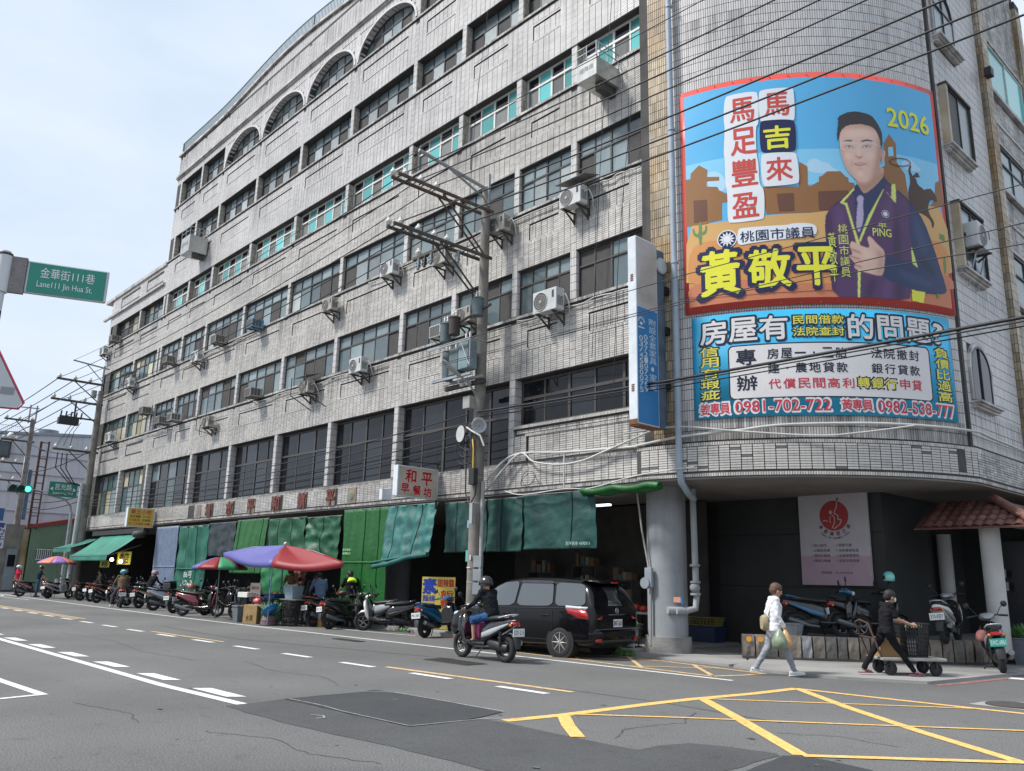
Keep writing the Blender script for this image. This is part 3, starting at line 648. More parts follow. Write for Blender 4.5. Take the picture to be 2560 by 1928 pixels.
def ribbon(name, pts, w_, z, m):
    b = MB(); P = [Vector((*p, 0)) for p in pts]; vs = []
    for i, p in enumerate(P):
        d = (P[min(i+1, len(P)-1)]-P[max(i-1, 0)]).normalized(); n_ = Vector((-d.y, d.x, 0)); vs += [p-n_*w_/2+Vector((0, 0, z)), p+n_*w_/2+Vector((0, 0, z))]
    b.add(vs, [(2*i, 2*i+2, 2*i+3, 2*i+1) for i in range(len(P)-1)]); o = b.build(name, m); o['kind'] = 'structure'; return o
sheet('road', [(-600, -300), (300, -300), (300, 500), (-600, 500)], 0, ASPH)
def rough(poly, step=.25, a=.025, seed=0):   # ragged outline for cut asphalt
    r_ = random.Random(seed); out = []
    for (x0, y0), (x1, y1) in zip(poly, poly[1:]+poly[:1]):
        n = max(1, int(math.hypot(x1-x0, y1-y0)/step))
        for i in range(n): out.append((x0+(x1-x0)*i/n+(r_.uniform(-a, a) if i else 0), y0+(y1-y0)*i/n+(r_.uniform(-a, a) if i else 0)))
    return out
P1 = [(-10.45, 5.66), (-10.48, 6.87), (-10.57, 7.16), (-10.17, 7.22), (-9.62, 7.3), (-7.99, 7.33), (-7.84, 6.8), (-7.79, 6.13), (-7.81, 5.79), (-9.15, 5.72)]
P2 = [(-10.29, 4.8), (-10.45, 5.66), (-9.15, 5.72), (-7.81, 5.79), (-7.79, 6.13), (-7.78, 6.78), (-7.46, 6.85), (-6.42, 6.83), (-5.83, 6.83), (-5.5, 6.86), (-5.51, 7.21), (-5.4, 7.58), (-5.07, 7.75), (-4.57, 7.85), (-4.49, 7.77), (-4.44, 6.77), (-4.98, 5.5), (-5.71, 5.07), (-6.99, 5.02), (-7.66, 4.93), (-7.87, 4.89), (-8.9, 4.8)]
P3 = [(-4.47, 7.79), (-4.34, 7.91), (-4.11, 7.94), (-3.63, 7.86), (-3.43, 7.6), (-2.9, 6.2), (-4.26, 6.49)]
sheet('road_patch', rough(P2, seed=1), .004, ASPH2); sheet('road_patch', rough(P1, .3, .015, seed=2), .008, ASPH3); sheet('road_patch', rough(P3, seed=3), .008, ASPH3)
CH = mat('chalk_line', (.30, .30, .30), .9, var=.4, scale=20)
ribbon('chalk_line', [(-10.4, 5.72), (-9.6, 5.78), (-9.15, 5.74), (-7.85, 5.80)], .02, .012, CH); ribbon('chalk_line', [(-10.5, 6.9), (-10.15, 7.24), (-8, 7.36)], .025, .012, CH); ribbon('chalk_line', [(-7.83, 5.8), (-7.74, 6.8), (-7.5, 7.2)], .02, .012, CH)
ribbon('chalk_line', [(-9.1, 5.3), (-8.95, 5.38), (-8.82, 5.32), (-8.84, 5.22)], .025, .012, CH)
SEAM = mat('tar_seam', (.06, .06, .062), .9)
ribbon('tar_seam', [(-26, 9.9), (-23.7, 9.75), (-20.4, 9.65), (-16.6, 10.5), (-13.7, 11.2)], .03, .004, SEAM); ribbon('tar_seam', [(-9.3, 9.6), (-7.4, 9.75), (-5.5, 9.6)], .02, .004, SEAM)
ribbon('road_marking', [(-75, 13.2), (-60, 12.75), (-45, 12.45), (-32, 12.28), (-25, 12.4), (-19.4, 12.6), (-13, 12.8), (-8.33, 12.98)], .12, .005, WPAINT)
for i in range(29):
    x = -8.9-2.14*i; yc = 9.0-.46*min(1, (x+8.9)/-14.)+.0*x; b = MB(); s_ = .075
    b.add([(x-1.02, yc-s_-.02, .006), (x, yc-s_+.03, .006), (x, yc+s_+.03, .006), (x-1.02, yc+s_-.02, .006)], [(0, 1, 2, 3)]); b.build('road_marking', WPAINT)['kind'] = 'structure'
ribbon('road_marking', [(-60, 8.72), (-42, 8.72), (-30.6, 8.84)], .10, .005, YOLD); ribbon('road_marking', [(-60, 8.98), (-42, 8.98), (-30.6, 9.06)], .10, .005, YOLD)
ribbon('road_marking', [(-23.9, 8.80), (-19.66, 8.97)], .09, .005, YOLD); ribbon('road_marking', [(-13.1, 9.11), (-11, 9.3), (-8.82, 9.49)], .13, .005, YOLD)
ribbon('road_marking', [(-45, 4.75), (-24, 4.88), (-16.5, 4.9), (-12.6, 4.9), (-10.33, 5.03)], .15, .005, WPAINT)
for i in range(9):
    x = -12.09-2.165*i; y = 5.11-.015*i; q = [(x, y), (x+.13, y+.23), (x+1.2, y+.25), (x+1.06, y+.03)]; sheet('road_marking', q, .006, WPAINT)
ribbon('road_marking', [(-17, 3.12), (-14.33, 3.2), (-12.45, 3.3)], .13, .005, WPAINT); ribbon('road_marking', [(-12.5, 3.34), (-12.36, 2.8), (-12.2, 1.2)], .1, .0055, WPAINT)
ribbon('road_marking', [(-66, 11.2), (-56, 11.6), (-50, 11.9)], .1, .005, WPAINT); ribbon('road_marking', [(-63, 12.0), (-61, 12.35), (-58, 12.3), (-56.5, 12.1)], .12, .005, WPAINT)
for q in ([(-9.1, 6.95), (-7.43, 6.89)],): pass
YB = [([(-7.52, 6.93), (-7.42, 7.8), (-7.4, 9.6), (-7.35, 10.4), (-7.18, 11.7), (-7.12, 12.94)], .17), ([(-7.12, 12.92), (-5.8, 12.98), (-4.51, 13.08), (-3.97, 13.13), (-3.2, 13.0)], .13), ([(-7.05, 12.88), (-5.6, 11.55), (-4.2, 10.4), (-2.85, 9.4)], .15), ([(-7.33, 10.6), (-5.9, 9.35), (-4.38, 7.97)], .16), ([(-7.35, 7.75), (-6.85, 7.3), (-6.31, 6.87)], .16), ([(-7.3, 10.55), (-5.9, 11.8), (-4.5, 13.05)], .07), ([(-7.38, 7.95), (-6.45, 8.86), (-5.0, 10.15), (-3.47, 11.54), (-2.4, 12.5)], .07), ([(-4.35, 7.95), (-3.6, 8.7), (-2.87, 9.43), (-2.0, 10.3)], .12)]
for i, (p, w_) in enumerate(YB): ribbon('road_marking', p, w_, .0045+.0006*i, YPAINT)
for i, p in enumerate([[(-14.4, 13.45), (-12.7, 13.42), (-10.5, 13.3), (-8.9, 13.25)], [(-13.6, 15.05), (-10.68, 14.75), (-8.6, 14.5)], [(-8.9, 13.25), (-8.7, 13.9), (-8.6, 14.5)], [(-14.2, 13.5), (-12.24, 14.9)], [(-12.7, 13.45), (-11.2, 14.85)], [(-10.9, 13.3), (-9.6, 14.6)], [(-14.0, 14.9), (-12.4, 13.5)], [(-12.2, 14.9), (-10.6, 13.35)], [(-10.4, 14.75), (-9.0, 13.35)], [(-15.5, 13.5), (-14.4, 13.45)]]): ribbon('road_marking', p, .11 if i < 3 else .09, .0045+.0006*i, YOLD)
ribbon('road_marking', [(-20, 14.6), (-17, 14.9), (-14, 15.1)], .1, .005, RPAINT); ribbon('road_marking', [(-5.95, 15.55), (-5.8, 16.3), (-5.7, 17.4), (-5.5, 18.6)], .12, .005, RPAINT); ribbon('road_marking', [(-26, 14.05), (-22, 14.2), (-19.5, 14.5)], .08, .0056, WPAINT)
ribbon('road_marking', [(-5.6, 18.15), (-5.2, 18.2), (-4, 18.4)], .35, .0065, WPAINT)
for k, pts in enumerate(([(-15.2, 7.4), (-13.6, 7.1), (-12.3, 7.35), (-11.2, 7.0)], [(-8.8, 3.9), (-8.1, 4.3), (-7.2, 4.2), (-6.4, 4.55)], [(-24, 6.6), (-21, 6.9), (-18, 6.5), (-15.5, 6.7)], [(-5.2, 8.9), (-4.6, 9.3), (-3.9, 9.2)], [(-11.6, 3.4), (-10.4, 3.7), (-9.6, 3.5)], [(-6.6, 9.4), (-6.2, 8.6), (-6.35, 7.7), (-6.0, 7.1)])):
    q = []
    for (x0, y0), (x1, y1) in zip(pts, pts[1:]):
        for i in range(9): q.append((x0+(x1-x0)*i/9+rr.uniform(-.03, .03), y0+(y1-y0)*i/9+rr.uniform(-.03, .03)))
    ribbon('road_crack', q, .012, .0035, SEAM)
STAIN = mat('oil_stain', (.095, .093, .09), .8, var=.3, scale=9)
for k in range(26):
    x, y = rr.uniform(-13, -3.5), rr.uniform(3.2, 9.2); r_ = rr.uniform(.01, .032); q = [(x+r_*rr.uniform(.6, 1.3)*math.cos(a)*1.8, y+r_*rr.uniform(.6, 1.3)*math.sin(a)) for a in np.linspace(0, 2*PI, 12)[:-1]]
    if k == 0: sb = MB()
    sb.add([(u, v, .0125) for u, v in q], [tuple(range(11))])
sb.build('oil_stain', STAIN)['kind'] = 'stuff'
# drain covers: grating bars in a frame
IRON = mat('cast_iron', (.06, .055, .05), .7, var=.3, scale=8)
for (x, y, lx, ly) in ((-13.22, 10.81, 1.35, .56), (-18.9, 11.93, 1.2, .3)):
    b = MB(); b.box(x-lx/2, x+lx/2, y-ly/2, y+ly/2, .002, .008)
    for i in range(int(lx/.06)): b.box(x-lx/2+.02+.06*i, x-lx/2+.05+.06*i, y-ly/2+.03, y+ly/2-.03, .008, .016)
    b.build('drain_cover', IRON)['kind'] = 'structure'
b = MB(); b.cyl((-4.3, 13.9, .001), (-4.3, 13.9, .02), .34, n=24); b.build('manhole_cover', IRON)['kind'] = 'structure'
sheet('concrete_patch', [(-4.75, 13.5), (-4.7, 14.1), (-4.3, 14.45), (-3.7, 14.2), (-3.8, 13.5)], .0042, CONC2)
# raised walks
def slab(name, poly, z, m): b = MB(); b.prism(poly, -.05, z, 'Z'); o = b.build(name, m, bevel=.02, seg=1); o['kind'] = 'structure'; return o
slab('arcade_floor', [(-54.9, 15.35), (-12.75, 15.35), (-12.6, 15.55), (-12.6, 24), (-54.9, 24)], .13, CONC2)
slab('kerb', [(-20.9, 15.1), (-12.6, 15.1), (-12.35, 15.35), (-20.9, 15.35)], .10, KERB)
slab('forecourt', [(-12.6, 15.2), (-12.2, 15.05), (-10.9, 15.12), (-9.75, 15.1), (-9.75, 15.8), (-10.4, 16.75), (-9.4, 17.55), (-8.6, 18.4), (-8.6, 25), (-14.6, 25), (-12.6, 16)], .045, CONC2)
slab('pavement', [(-9.9, 15.95), (-9.6, 15.0), (-8.8, 14.78), (-7.4, 14.9), (-6.7, 15.3), (-6.1, 15.6), (-5.9, 17.2), (-5.7, 18.9), (-5.5, 34), (-6.6, 34), (-6.5, 21.5), (-6.7, 20), (-7.5, 19.2), (-9.3, 17.6), (-10.3, 16.8)], .05, CONC2)
slab('terrace_floor', [(-10.35, 17.0), (-9.55, 17.6), (-7.78, 19.2), (-7.12, 19.9), (-6.8, 20.65), (-6.68, 22), (-6.6, 25), (-8.55, 25), (-8.55, 20), (-11.3, 20)], .48, CONC2)
# planter wall of stone blocks
ST_M = [mat('stone_%d' % i, c, .85, var=.3, scale=6, bump=.7, bscale=14) for i, c in enumerate([(.20, .175, .15), (.155, .145, .13), (.24, .205, .17), (.13, .13, .125), (.18, .15, .13), (.30, .31, .32)])]
PLW = empty('stone_planter_wall', (0, 0, 0), 0, 'low curved wall of upright rough stone blocks in front of the entrance terrace', 'wall')
pth = [(-10.38, 16.62), (-9.4, 17.42), (-8.5, 18.22), (-7.62, 19.02), (-6.95, 19.75), (-6.6, 20.6), (-6.5, 22)]
L_ = [0]
for a, b in zip(pth, pth[1:]): L_.append(L_[-1]+math.dist(a, b))
def along(s):
    for i in range(len(pth)-1):
        if s <= L_[i+1] or i == len(pth)-2:
            t = (s-L_[i])/(L_[i+1]-L_[i]); a, b = pth[i], pth[i+1]; return a[0]+(b[0]-a[0])*t, a[1]+(b[1]-a[1])*t, math.atan2(b[1]-a[1], b[0]-a[0])
s_ = 0; i = 0; OR = flat('orange_dot', (.75, .33, .03))
while s_ < L_[-1]-.25:
    wd = rr.uniform(.21, .27); x, y, a = along(s_+wd/2); x2 = .5*wd-.012; b = MB(); g = []
    for u in range(4):
        g.append([(-x2+2*x2*u/3, -.03-rr.uniform(0, .045)*(0 < u < 3 or 1)*(0 < v < 3), .0+.50*v/3+(rr.uniform(-.01, .012) if v == 3 else 0)) for v in range(4)])
    b.grid(g, False); n_ = len(g)
    b.add([(-x2, -.03, 0), (x2, -.03, 0), (x2, .17, 0), (-x2, .17, 0), (-x2, -.03, .5), (x2, -.03, .5), (x2, .17, .5), (-x2, .17, .5)], [(4, 5, 6, 7), (1, 2, 6, 5), (3, 0, 4, 7), (2, 3, 7, 6)])
    o = b.build('stone_block', ST_M[5] if i == 5 else rr.choice(ST_M[:5]), PLW); o.location = (x, y, .05); o.rotation_euler = (0, 0, a)
    if i < 2:
        d = MB(); d.cyl((.0, -.068, .41), (0, -.078, .41), .058, n=18); q = d.build('painted_dot', OR, o)
    s_ += wd+.004; i += 1
b = MB()
for k in range(len(pth)-1):
    a_, c_ = Vector((*pth[k], 0)), Vector((*pth[k+1], 0)); d = (c_-a_).normalized(); n_ = Vector((-d.y, d.x, 0))
    b.add([a_+n_*.02, c_+n_*.02, c_+n_*.02+Vector((0, 0, .52)), a_+n_*.02+Vector((0, 0, .52)), a_+n_*.2, c_+n_*.2, c_+n_*.2+Vector((0, 0, .52)), a_+n_*.2+Vector((0, 0, .52))], [(0, 1, 2, 3), (3, 2, 6, 7), (5, 4, 7, 6)])
    b.add([a_-n_*.06, c_-n_*.06, c_-n_*.06+Vector((0, 0, .1)), a_-n_*.06+Vector((0, 0, .1)), a_+n_*.02+Vector((0, 0, .1)), c_+n_*.02+Vector((0, 0, .1))], [(0, 1, 2, 3), (3, 2, 5, 4)])
b.build('mortar_core', mat('mortar', (.07, .065, .06), .95, var=.3), PLW)
# ================================================================== FAR END OF THE STREET
PALE = mat('sheet_cladding', (.50, .53, .57), .6, var=.08, scale=.3, streak=.25); GREENW = mat('green_sheet', (.13, .20, .13), .6, var=.12, scale=.8); REDF = mat('red_flashing', (.22, .035, .035), .6)
RUST = mat('rust', (.085, .045, .035), .85, var=.35, scale=4); OLDW = mat('old_wall', (.22, .21, .19), .9, var=.3, scale=1.2, streak=.5)
pb = empty('pale_warehouse', (0, 0, 0), 0, 'big pale grey metal clad building far beyond the end of the market', 'building')
b = MB(); b.prism([(13.5, 0), (27, 0), (27, 13.4), (20.5, 12.5), (13.5, 11.9)], -75, -105, 'X'); b.build('wall', PALE, pb)
b = MB(); b.prism([(13.4, 11.9), (20.5, 12.5), (27.1, 13.4), (27.1, 13.65), (20.5, 12.72), (13.4, 12.12)], -74.9, -105, 'X'); b.build('roof', mat('roof_blue_grey', (.26, .31, .35), .5), pb)
for z in np.arange(1.5, 12, 1.5): b = MB(); b.box(-74.98, -74.9, 13.5, 27, z, z+.03); b.build('cladding_seam', mat('seam_grey', (.36, .38, .41), .6), pb)
b = MB(); b.box(-74.95, -74.8, 11.5, 14.9, 10.1, 11.4); b.build('window_frame', BROWNF, pb)
for k in range(4): b = MB(); b.box(-74.8, -74.76, 11.7+.8*k, 12.35+.8*k, 10.2, 11.3); b.build('window', GL['g'], pb)
b = MB(); b.box(-75, -90, 8, 13.5, 0, 11.9); b.build('side_wing', OLDW, pb)
b = MB(); b.cyl((-80, 18.6, 12.3), (-80, 18.6, 13.4), .8, n=14); b.build('water_tank', STEELF, pb)
b = MB()
for k in range(26): b.box(-75.02, -75, 13.2+.14*k, 13.22+.14*k, 12, 12.7)
b.box(-75.02, -75, 13.2, 16.8, 12.68, 12.72); b.build('roof_railing', WHITEF, pb)
sh = empty('green_shed', (0, 0, 0), 0, 'green corrugated metal shed with a red roof edge beyond the market', 'shed')
b = MB(); zz_ = []
for k in range(120): zz_.append((15.2+.05*k, -66-(.03 if k % 2 else 0)))
b.add([(x, y, 0) for y, x in zz_]+[(x, y, 4.45+(y-15.3)*.21) for y, x in zz_], [(k, k+1, k+121, k+120) for k in range(119)]); b.build('corrugated_wall', GREENW, sh)
b = MB(); b.box(-80, -66.1, 15.4, 21.2, 0, 4.3); b.build('shed_body', GREENW, sh)
b = MB(); b.prism([(15.1, 4.35), (21.3, 5.65), (21.3, 5.95), (15.1, 4.6)], -65.9, -80, 'X'); b.build('roof', REDF, sh)
b = MB(); b.box(-65.98, -65.9, 15.75, 16.7, 2.2, 2.95); b.build('window', GL['g'], sh)
wf = MB()
for y in np.arange(15.75, 16.75, .13): wf.box(-65.9, -65.86, y, y+.035, 2.2, 2.95)
for z in (2.2, 2.9): wf.box(-65.9, -65.85, 15.7, 16.75, z, z+.05)
wf.build('window_bars', WHITEF, sh)
ow = empty('old_shopfront', (0, 0, 0), 0, 'weathered grey shopfront with shutters at the far left end of the street', 'shop')
b = MB(); b.box(-80, -67, 8.5, 15.0, 0, 4.6); b.build('wall', OLDW, ow); b = MB(); b.box(-67, -66.85, 14.1, 14.75, .1, 2.9); b.build('shutter', mat('shutter_grey', (.25, .28, .31), .5), ow); b = MB(); b.box(-67, -66.88, 12.6, 13.3, 0, 4.4); b.build('pillar', CONC, ow); b = MB(); b.box(-67, -66.8, 14.95, 15.3, 0, 4.3); b.build('tile_strip', TILE_TAN, ow)
b = MB(); b.box(-66.84, -66.8, 14.2, 14.65, 1.7, 2.5); b.build('pane', GL['k'], ow)
ls = empty('lattice_mast', (0, 0, 0), 0, 'tall rusty ladder shaped steel mast standing against the pale building', 'mast')
b = MB(); y0, y1 = 15.02, 15.5
b.box(-66.1, -66, y0-.1, y0+.05, 4.3, 10.5); b.build('upright', RUST, ls); b = MB(); b.box(-66.1, -66, y1-.05, y1+.05, 4.3, 10.55); b.build('upright', RUST, ls)
for k in range(11): b = MB(); b.box(-66.08, -66.02, y0, y1, 4.6+.58*k, 4.66+.58*k); b.build('rung', RUST, ls)
b = MB(); b.box(-66, -65.9, 14.45, 14.68, 4.9, 8.4); tag(b.build('blank_sign_board', mat('board_blue', (.09, .13, .19), .6, var=.2)), 'narrow faded blue upright board beside the rusty mast', 'sign')
b = MB()
b.tube([(-66, 14.1, 5), (-66, 14.1, 9.3), (-66, 14.95, 9.4)], .03); b.tube([(-66, 14.35, 5), (-66, 14.35, 9.3)], .03); tag(b.build('steel_bracket', STEELF), 'thin steel tube frame left of the rusty mast', 'frame')
sg = empty('shop_sign_board', (0, 0, 0), 0, 'white upright shop board with blue characters at the extreme left edge', 'sign'); b = MB(); b.box(-66.1, -65.9, 12.6, 13.6, 2.9, 4.7); b.build('board', mat('board_pale', (.55, .57, .60), .5), sg); b = MB(); b.box(-66.1, -65.88, 12.4, 13.35, 4.75, 5.6); b.build('upper_board', mat('board_blue2', (.03, .10, .25), .5), sg)
b = MB(); text('膏力元', (.45, .55, .95, 1.75), plane_fn((-65.88, 12.6, 2.9), (0, 1, 0), (0, 0, 1)), flat('ink_navy', (.05, .07, .22)), b, .03, 0, vert=True); text('99', (.55, .1, .9, .35), plane_fn((-65.88, 12.6, 2.9), (0, 1, 0), (0, 0, 1)), flat('ink_navy', (.05, .07, .22)), b, .03); b.build('lettering', None, sg)
# ================================================================== POLES AND WIRES
PC = mat('pole_concrete', (.20, .185, .165), .9, var=.25, scale=2.5, bump=.3, bscale=30, streak=.4); ARMM = mat('arm_steel', (.075, .065, .06), .7, var=.3, scale=5); ARMR = mat('arm_rusty', (.10, .07, .055), .8, var=.4, scale=6)
PORC = mat('porcelain', (.62, .61, .57), .25, var=.1); XF = mat('transformer_blue', (.19, .26, .285), .55, var=.15, scale=4, col2=(.15, .19, .20)); XFD = mat('transformer_grey', (.10, .135, .145), .6, var=.25, scale=4)
WIRE = mat('wire_black', (.012, .013, .017), .6, var=.02); CABLEG = mat('cable_grey', (.50, .50, .48), .6, var=.1); BLK = mat('black_plastic', (.02, .02, .022), .5)
GALV = mat('galvanised', (.34, .36, .38), .45, metal=.5, var=.15)
def insulator(b, x, y, z, s=1):
    b.lathe([(.02*s, -.1*s), (.05*s, -.08*s), (.085*s, -.02*s), (.095*s, .02*s), (.085*s, .06*s), (.045*s, .09*s), (.035*s, .10*s), (.05*s, .13*s), (.02*s, .15*s)], (x, y, z), 12)
PA = empty('utility_pole', (-17.35, 14.75, 0), 0, 'weathered concrete power pole with transformers and steel arms in front of the market', 'utility pole', 'concrete power poles')
b = MB(); b.cyl((0, 0, 0), (0, 0, 13.0), .205, .125, n=20); b.build('pole', PC, PA)
b = MB()
for z in (1.5, 3.6, 4.3, 5.6, 9.3): b.cyl((0, 0, z), (0, 0, z+.03), .205-.006*z+.006, n=20, cap=False)
b.build('steel_band', GALV, PA)
def arm(z, y1, m, w_=.09):
    for dx in (-.16, .16):
        b = MB(); b.box(dx-.03, dx+.03, y1, .15, z-w_/2, z+w_/2); b.build('cross_arm', m, PA, bevel=.006, seg=1)
    b = MB()
    for k in range(8): y = y1+.1+(-y1-.1)*k/8; b.box(-.16, .16, y, y+.03, z-.02, z+.0)
    b.build('arm_bolts', m, PA)
    for dx in (-.13, .13):
        b = MB(); b.tube([(dx, y1*.52, z-.04), (dx*.6, -.13, z-1.35)], .03, 5); b.build('brace', m, PA)
arm(12.25, -3.3, ARMR); arm(10.78, -3.35, ARMM)
for z, ys in ((12.25, (-3.24, -2.98, -2.45, -1.9)), (10.78, (-3.29, -3.05, -2.45, -1.9, -1.45))):
    for i, y in enumerate(ys): b = MB(); insulator(b, -.16 if i == 0 else .05, y, z+.14); b.build('insulator', PORC, PA)
b = MB(); b.tube([(0, .05, 13.0), (-.05, -2.5, 13.33)], .055, 8); b.tube([(0, -.1, 12.7), (-.03, -1.35, 13.15)], .035, 6); b.box(.1, .15, -.05, .03, 12.4, 13.45); b.build('top_outrigger', GALV, PA)
b = MB(); b.ball((-.05, -2.42, 13.42), .06); b.ball((-.15, -2.55, 13.2), .06); b.build('insulator', BLK, PA)
b = MB(); b.box(-1.35, .25, -1.62, -1.54, 10.62, 10.7); b.build('side_arm', ARMM, PA)
b = MB(); insulator(b, -1.1, -1.58, 10.8); b.build('insulator', PORC, PA)
for k, (x, y) in enumerate(((-1.05, -1.6), (-.75, -1.6), (-.45, -1.6), (.2, -1.15))):     # fuse cut-outs
    b = MB(); b.tube([(x, y, 10.6), (x+.05, y-.05, 10.25)], .045, 8); b.cyl((x-.03, y, 10.5), (x-.01, y, 10.46), .075, n=10); b.cyl((x, y-.02, 10.38), (x+.02, y-.02, 10.34), .075, n=10); b.build('fuse_cutout', XF if k != 1 else BLK, PA)
def tank(x, y, z, h, r_, m, name='transformer', box_=False):
    b = MB()
    if box_: b.box(x-r_, x+r_, y-r_*.8, y+r_*.8, z, z+h)
    else: b.cyl((x, y, z), (x, y, z+h), r_*.95, r_, n=16)
    if not box_: b.cyl((x, y, z+h), (x, y, z+h+.05), r_+.015, r_*.8, n=16)
    o = b.build(name, m, PA, bevel=.02 if box_ else 0)
    for dx in (-.4, .4):
        q = MB(); 
        for j in range(4): q.cyl((x+dx*r_, y, z+h+.03+.05*j), (x+dx*r_, y, z+h+.06+.05*j), .04, .03, n=8)
        q.cyl((x+dx*r_, y, z+h), (x+dx*r_, y, z+h+.26), .02, n=6); q.build('bushing', PORC, o)
    return o
b = MB(); b.tube([(-1.5, -.35, 8.72), (.75, -.35, 9.1)], .045, 6); b.build('side_arm', ARMM, PA)
tank(-1.15, -.42, 8.35, .55, .17, XFD); tank(-.75, -.42, 8.5, .5, .17, mat('transformer_rust', (.06, .045, .04), .8)); tank(.28, -.42, 8.85, .5, .17, XFD)
tank(-.95, -.45, 7.15, .85, .17, XFD); tank(-.45, -.5, 7.2, .78, .2, XFD, box_=True); tank(.02, -.52, 7.3, .85, .215, XF, box_=True)
b = MB(); b.box(-1.5, .45, -.82, -.79, 8.04, 8.12); b.tube([(.45, -.8, 8.1), (.45, -.8, 7.3)], .02, 4); b.tube([(.45, -.2, 8.1), (.45, -.8, 8.1)], .02, 4); b.tube([(.02, -.8, 8.1), (.42, -.8, 7.35)], .022, 4); b.box(-1.35, .4, -.72, -.66, 7.08, 7.15); b.box(-1.35, .4, -.3, -.24, 7.08, 7.15); b.build('transformer_rack', GALV, PA)
b = MB(); b.box(-1.4, .35, -.2, -.08, 6.95, 7.07); b.build('rack_beam', ARMM, PA)
for x in (-.5, -.25): b = MB(); b.cyl((x, -.3, 6.98), (x+.14, -.3, 6.98), .06, n=10); b.build('insulator', PORC, PA)
b = MB(); b.tube([(0, -.1, 6.6), (0, -.45, 6.95), (-.1, -.75, 7.15)], .03, 6); b.build('lamp_bracket', GALV, PA)
b = MB(); b.loft([(-.05, 0, .03, .02), (.05, 0, .09, .05), (.4, 0, .13, .06), (.62, 0, .09, .04)], 12, 2.4); o = b.build('lamp_head', mat('lamp_grey', (.33, .33, .31), .5), PA); o.location = (-.08, -.72, 7.12); o.rotation_euler = (0, R(-38), R(-115))
b = MB(); b.box(-.32, -.02, -.36, -.12, 6.25, 6.6); b.build('junction_box', mat('box_grey', (.30, .30, .29), .6), PA, bevel=.01)
b = MB(); b.box(.0, .22, -.32, -.17, 4.1, 4.55); b.build('meter_box', BLK, PA, bevel=.01)
b = MB(); b.lathe([(.03, 0), (.04, .12), (.09, .24), (.2, .40), (.21, .40), (.20, .39), (.09, .24)], (0, 0, 0), 20, 'Y'); b.lathe([(.05, .12), (.03, .26), (.0, .30)], (0, 0, 0), 10, 'Y'); o = b.build('horn_speaker', mat('horn_grey', (.42, .44, .47), .45), PA); o.location = (.10, -.10, 5.75); o.rotation_euler = (R(-8), 0, R(-128))
b = MB(); b.lathe([(.0, 0), (.12, .02), (.24, .09), (.23, .10)], (0, 0, 0), 18, 'Y'); o = b.build('horn_speaker', mat('horn_light', (.45, .46, .45), .5), PA); o.location = (-.38, -.25, 5.55); o.rotation_euler = (0, 0, R(170))
b = MB()
for k in range(9):
    cx_, cz, r_ = rr.uniform(-.35, -.05), rr.uniform(5.0, 5.5), rr.uniform(.12, .36)
    b.tube([(cx_+r_*math.cos(t), -.24+rr.uniform(-.01, .01), cz+1.1*r_*math.sin(t)) for t in np.linspace(0, 2*PI, 18)], .011, 5)
b.tube([(-.2, -.2, 5.4), (-.24, -.22, 4.6), (-.22, -.22, 3.9), (0, -.25, 3.55), (.2, -.24, 3.8), (.24, -.22, 4.15)], .02, 6)
b.tube([(-.1, -.22, 5.8), (.0, -.25, 5.3), (.05, -.24, 4.5)], .03, 6); b.loft([(0, 0, .02, .02), (.2, 0, .09, .1), (.6, 0, .12, .12), (.9, 0, .03, .03)], 10)
b.build('cable_bundle', BLK, PA)
b = MB(); b.tube([(.02, -.23, 5.15), (.05, -.25, 5.35), (.09, -.24, 5.1), (.08, -.23, 4.4)], .028, 7); b.build('yellow_conduit', mat('conduit_yellow', (.50, .32, .05), .6), PA)
b = MB(); b.tube([(-.3, -.2, 5.75), (0, -.26, 5.6), (.3, -.2, 5.45), (.42, -.15, 5.15)], .028, 7); b.build('wrapped_cable', CABLEG, PA)
b = MB(); b.tube([(.27, .0, 0), (.25, 0, 4.2)], .055, 10); b.box(.10, .22, -.33, -.22, 3.05, 3.6); b.build('conduit', mat('conduit_grey', (.33, .335, .33), .7, var=.2), PA)
b = MB()
for z in (1.55, 1.9, 1.2): b.box(.22, .55, -.24, -.16, z, z+.3)
b.build('letter_box', mat('mailbox', (.19, .21, .23), .5), PA, bevel=.01)
for (x, y, z, w_, h, c) in ((-.12, -.17, 2.05, .09, .3, (.10, .38, .33)), (.06, -.2, 2.1, .04, .12, (.6, .6, .6)), (-.15, -.14, 2.95, .05, .2, (.25, .42, .6)), (0, -.2, 1.88, .14, .03, (.6, .58, .5))):
    b = MB(); b.box(x-w_/2, x+w_/2, y-.012, y, z, z+h); b.build('torn_sticker', flat('stick%.2f' % z, c), PA)
# pole at the far end of the market, and the one beyond
def far_pole(x, y, zt_, lean, arms, label, extra=True):
    P = empty('utility_pole', (x, y, 0), 0, label, 'utility pole', 'concrete power poles')
    b = MB(); b.cyl((0, 0, 0), (lean, 0, zt_), .27, .16, n=16); b.build('pole', PC, P)
    for z, y0, y1 in arms:
        b = MB(); b.box(-.06, .06, y0, y1, z-.06, z+.06); b.tube([(0, y0*.6, z-.05), (0, -.05, z-1.15)], .035, 5); b.build('cross_arm', ARMM, P)
        for k in range(3):
            q = MB(); insulator(q, 0, y0+.15+.85*k, z+.15, 1.2); q.build('insulator', PORC, P)
    return P
PB = far_pole(-53.6, 15.0, 12.3, 0, [(12.7, -2.55, .1), (11.45, -2.7, .2), (8.5, -2.2, .3)], 'dark concrete power pole with a switch box at the left end of the market')
b = MB(); b.box(-.05, .05, -.05, .05, 12.3, 13.9); b.tube([(0, -1.8, 13.95), (0, .3, 13.75)], .05, 5); b.tube([(0, -1.0, 13.85), (0, 0, 12.9)], .03, 5); b.build('top_outrigger', GALV, PB)
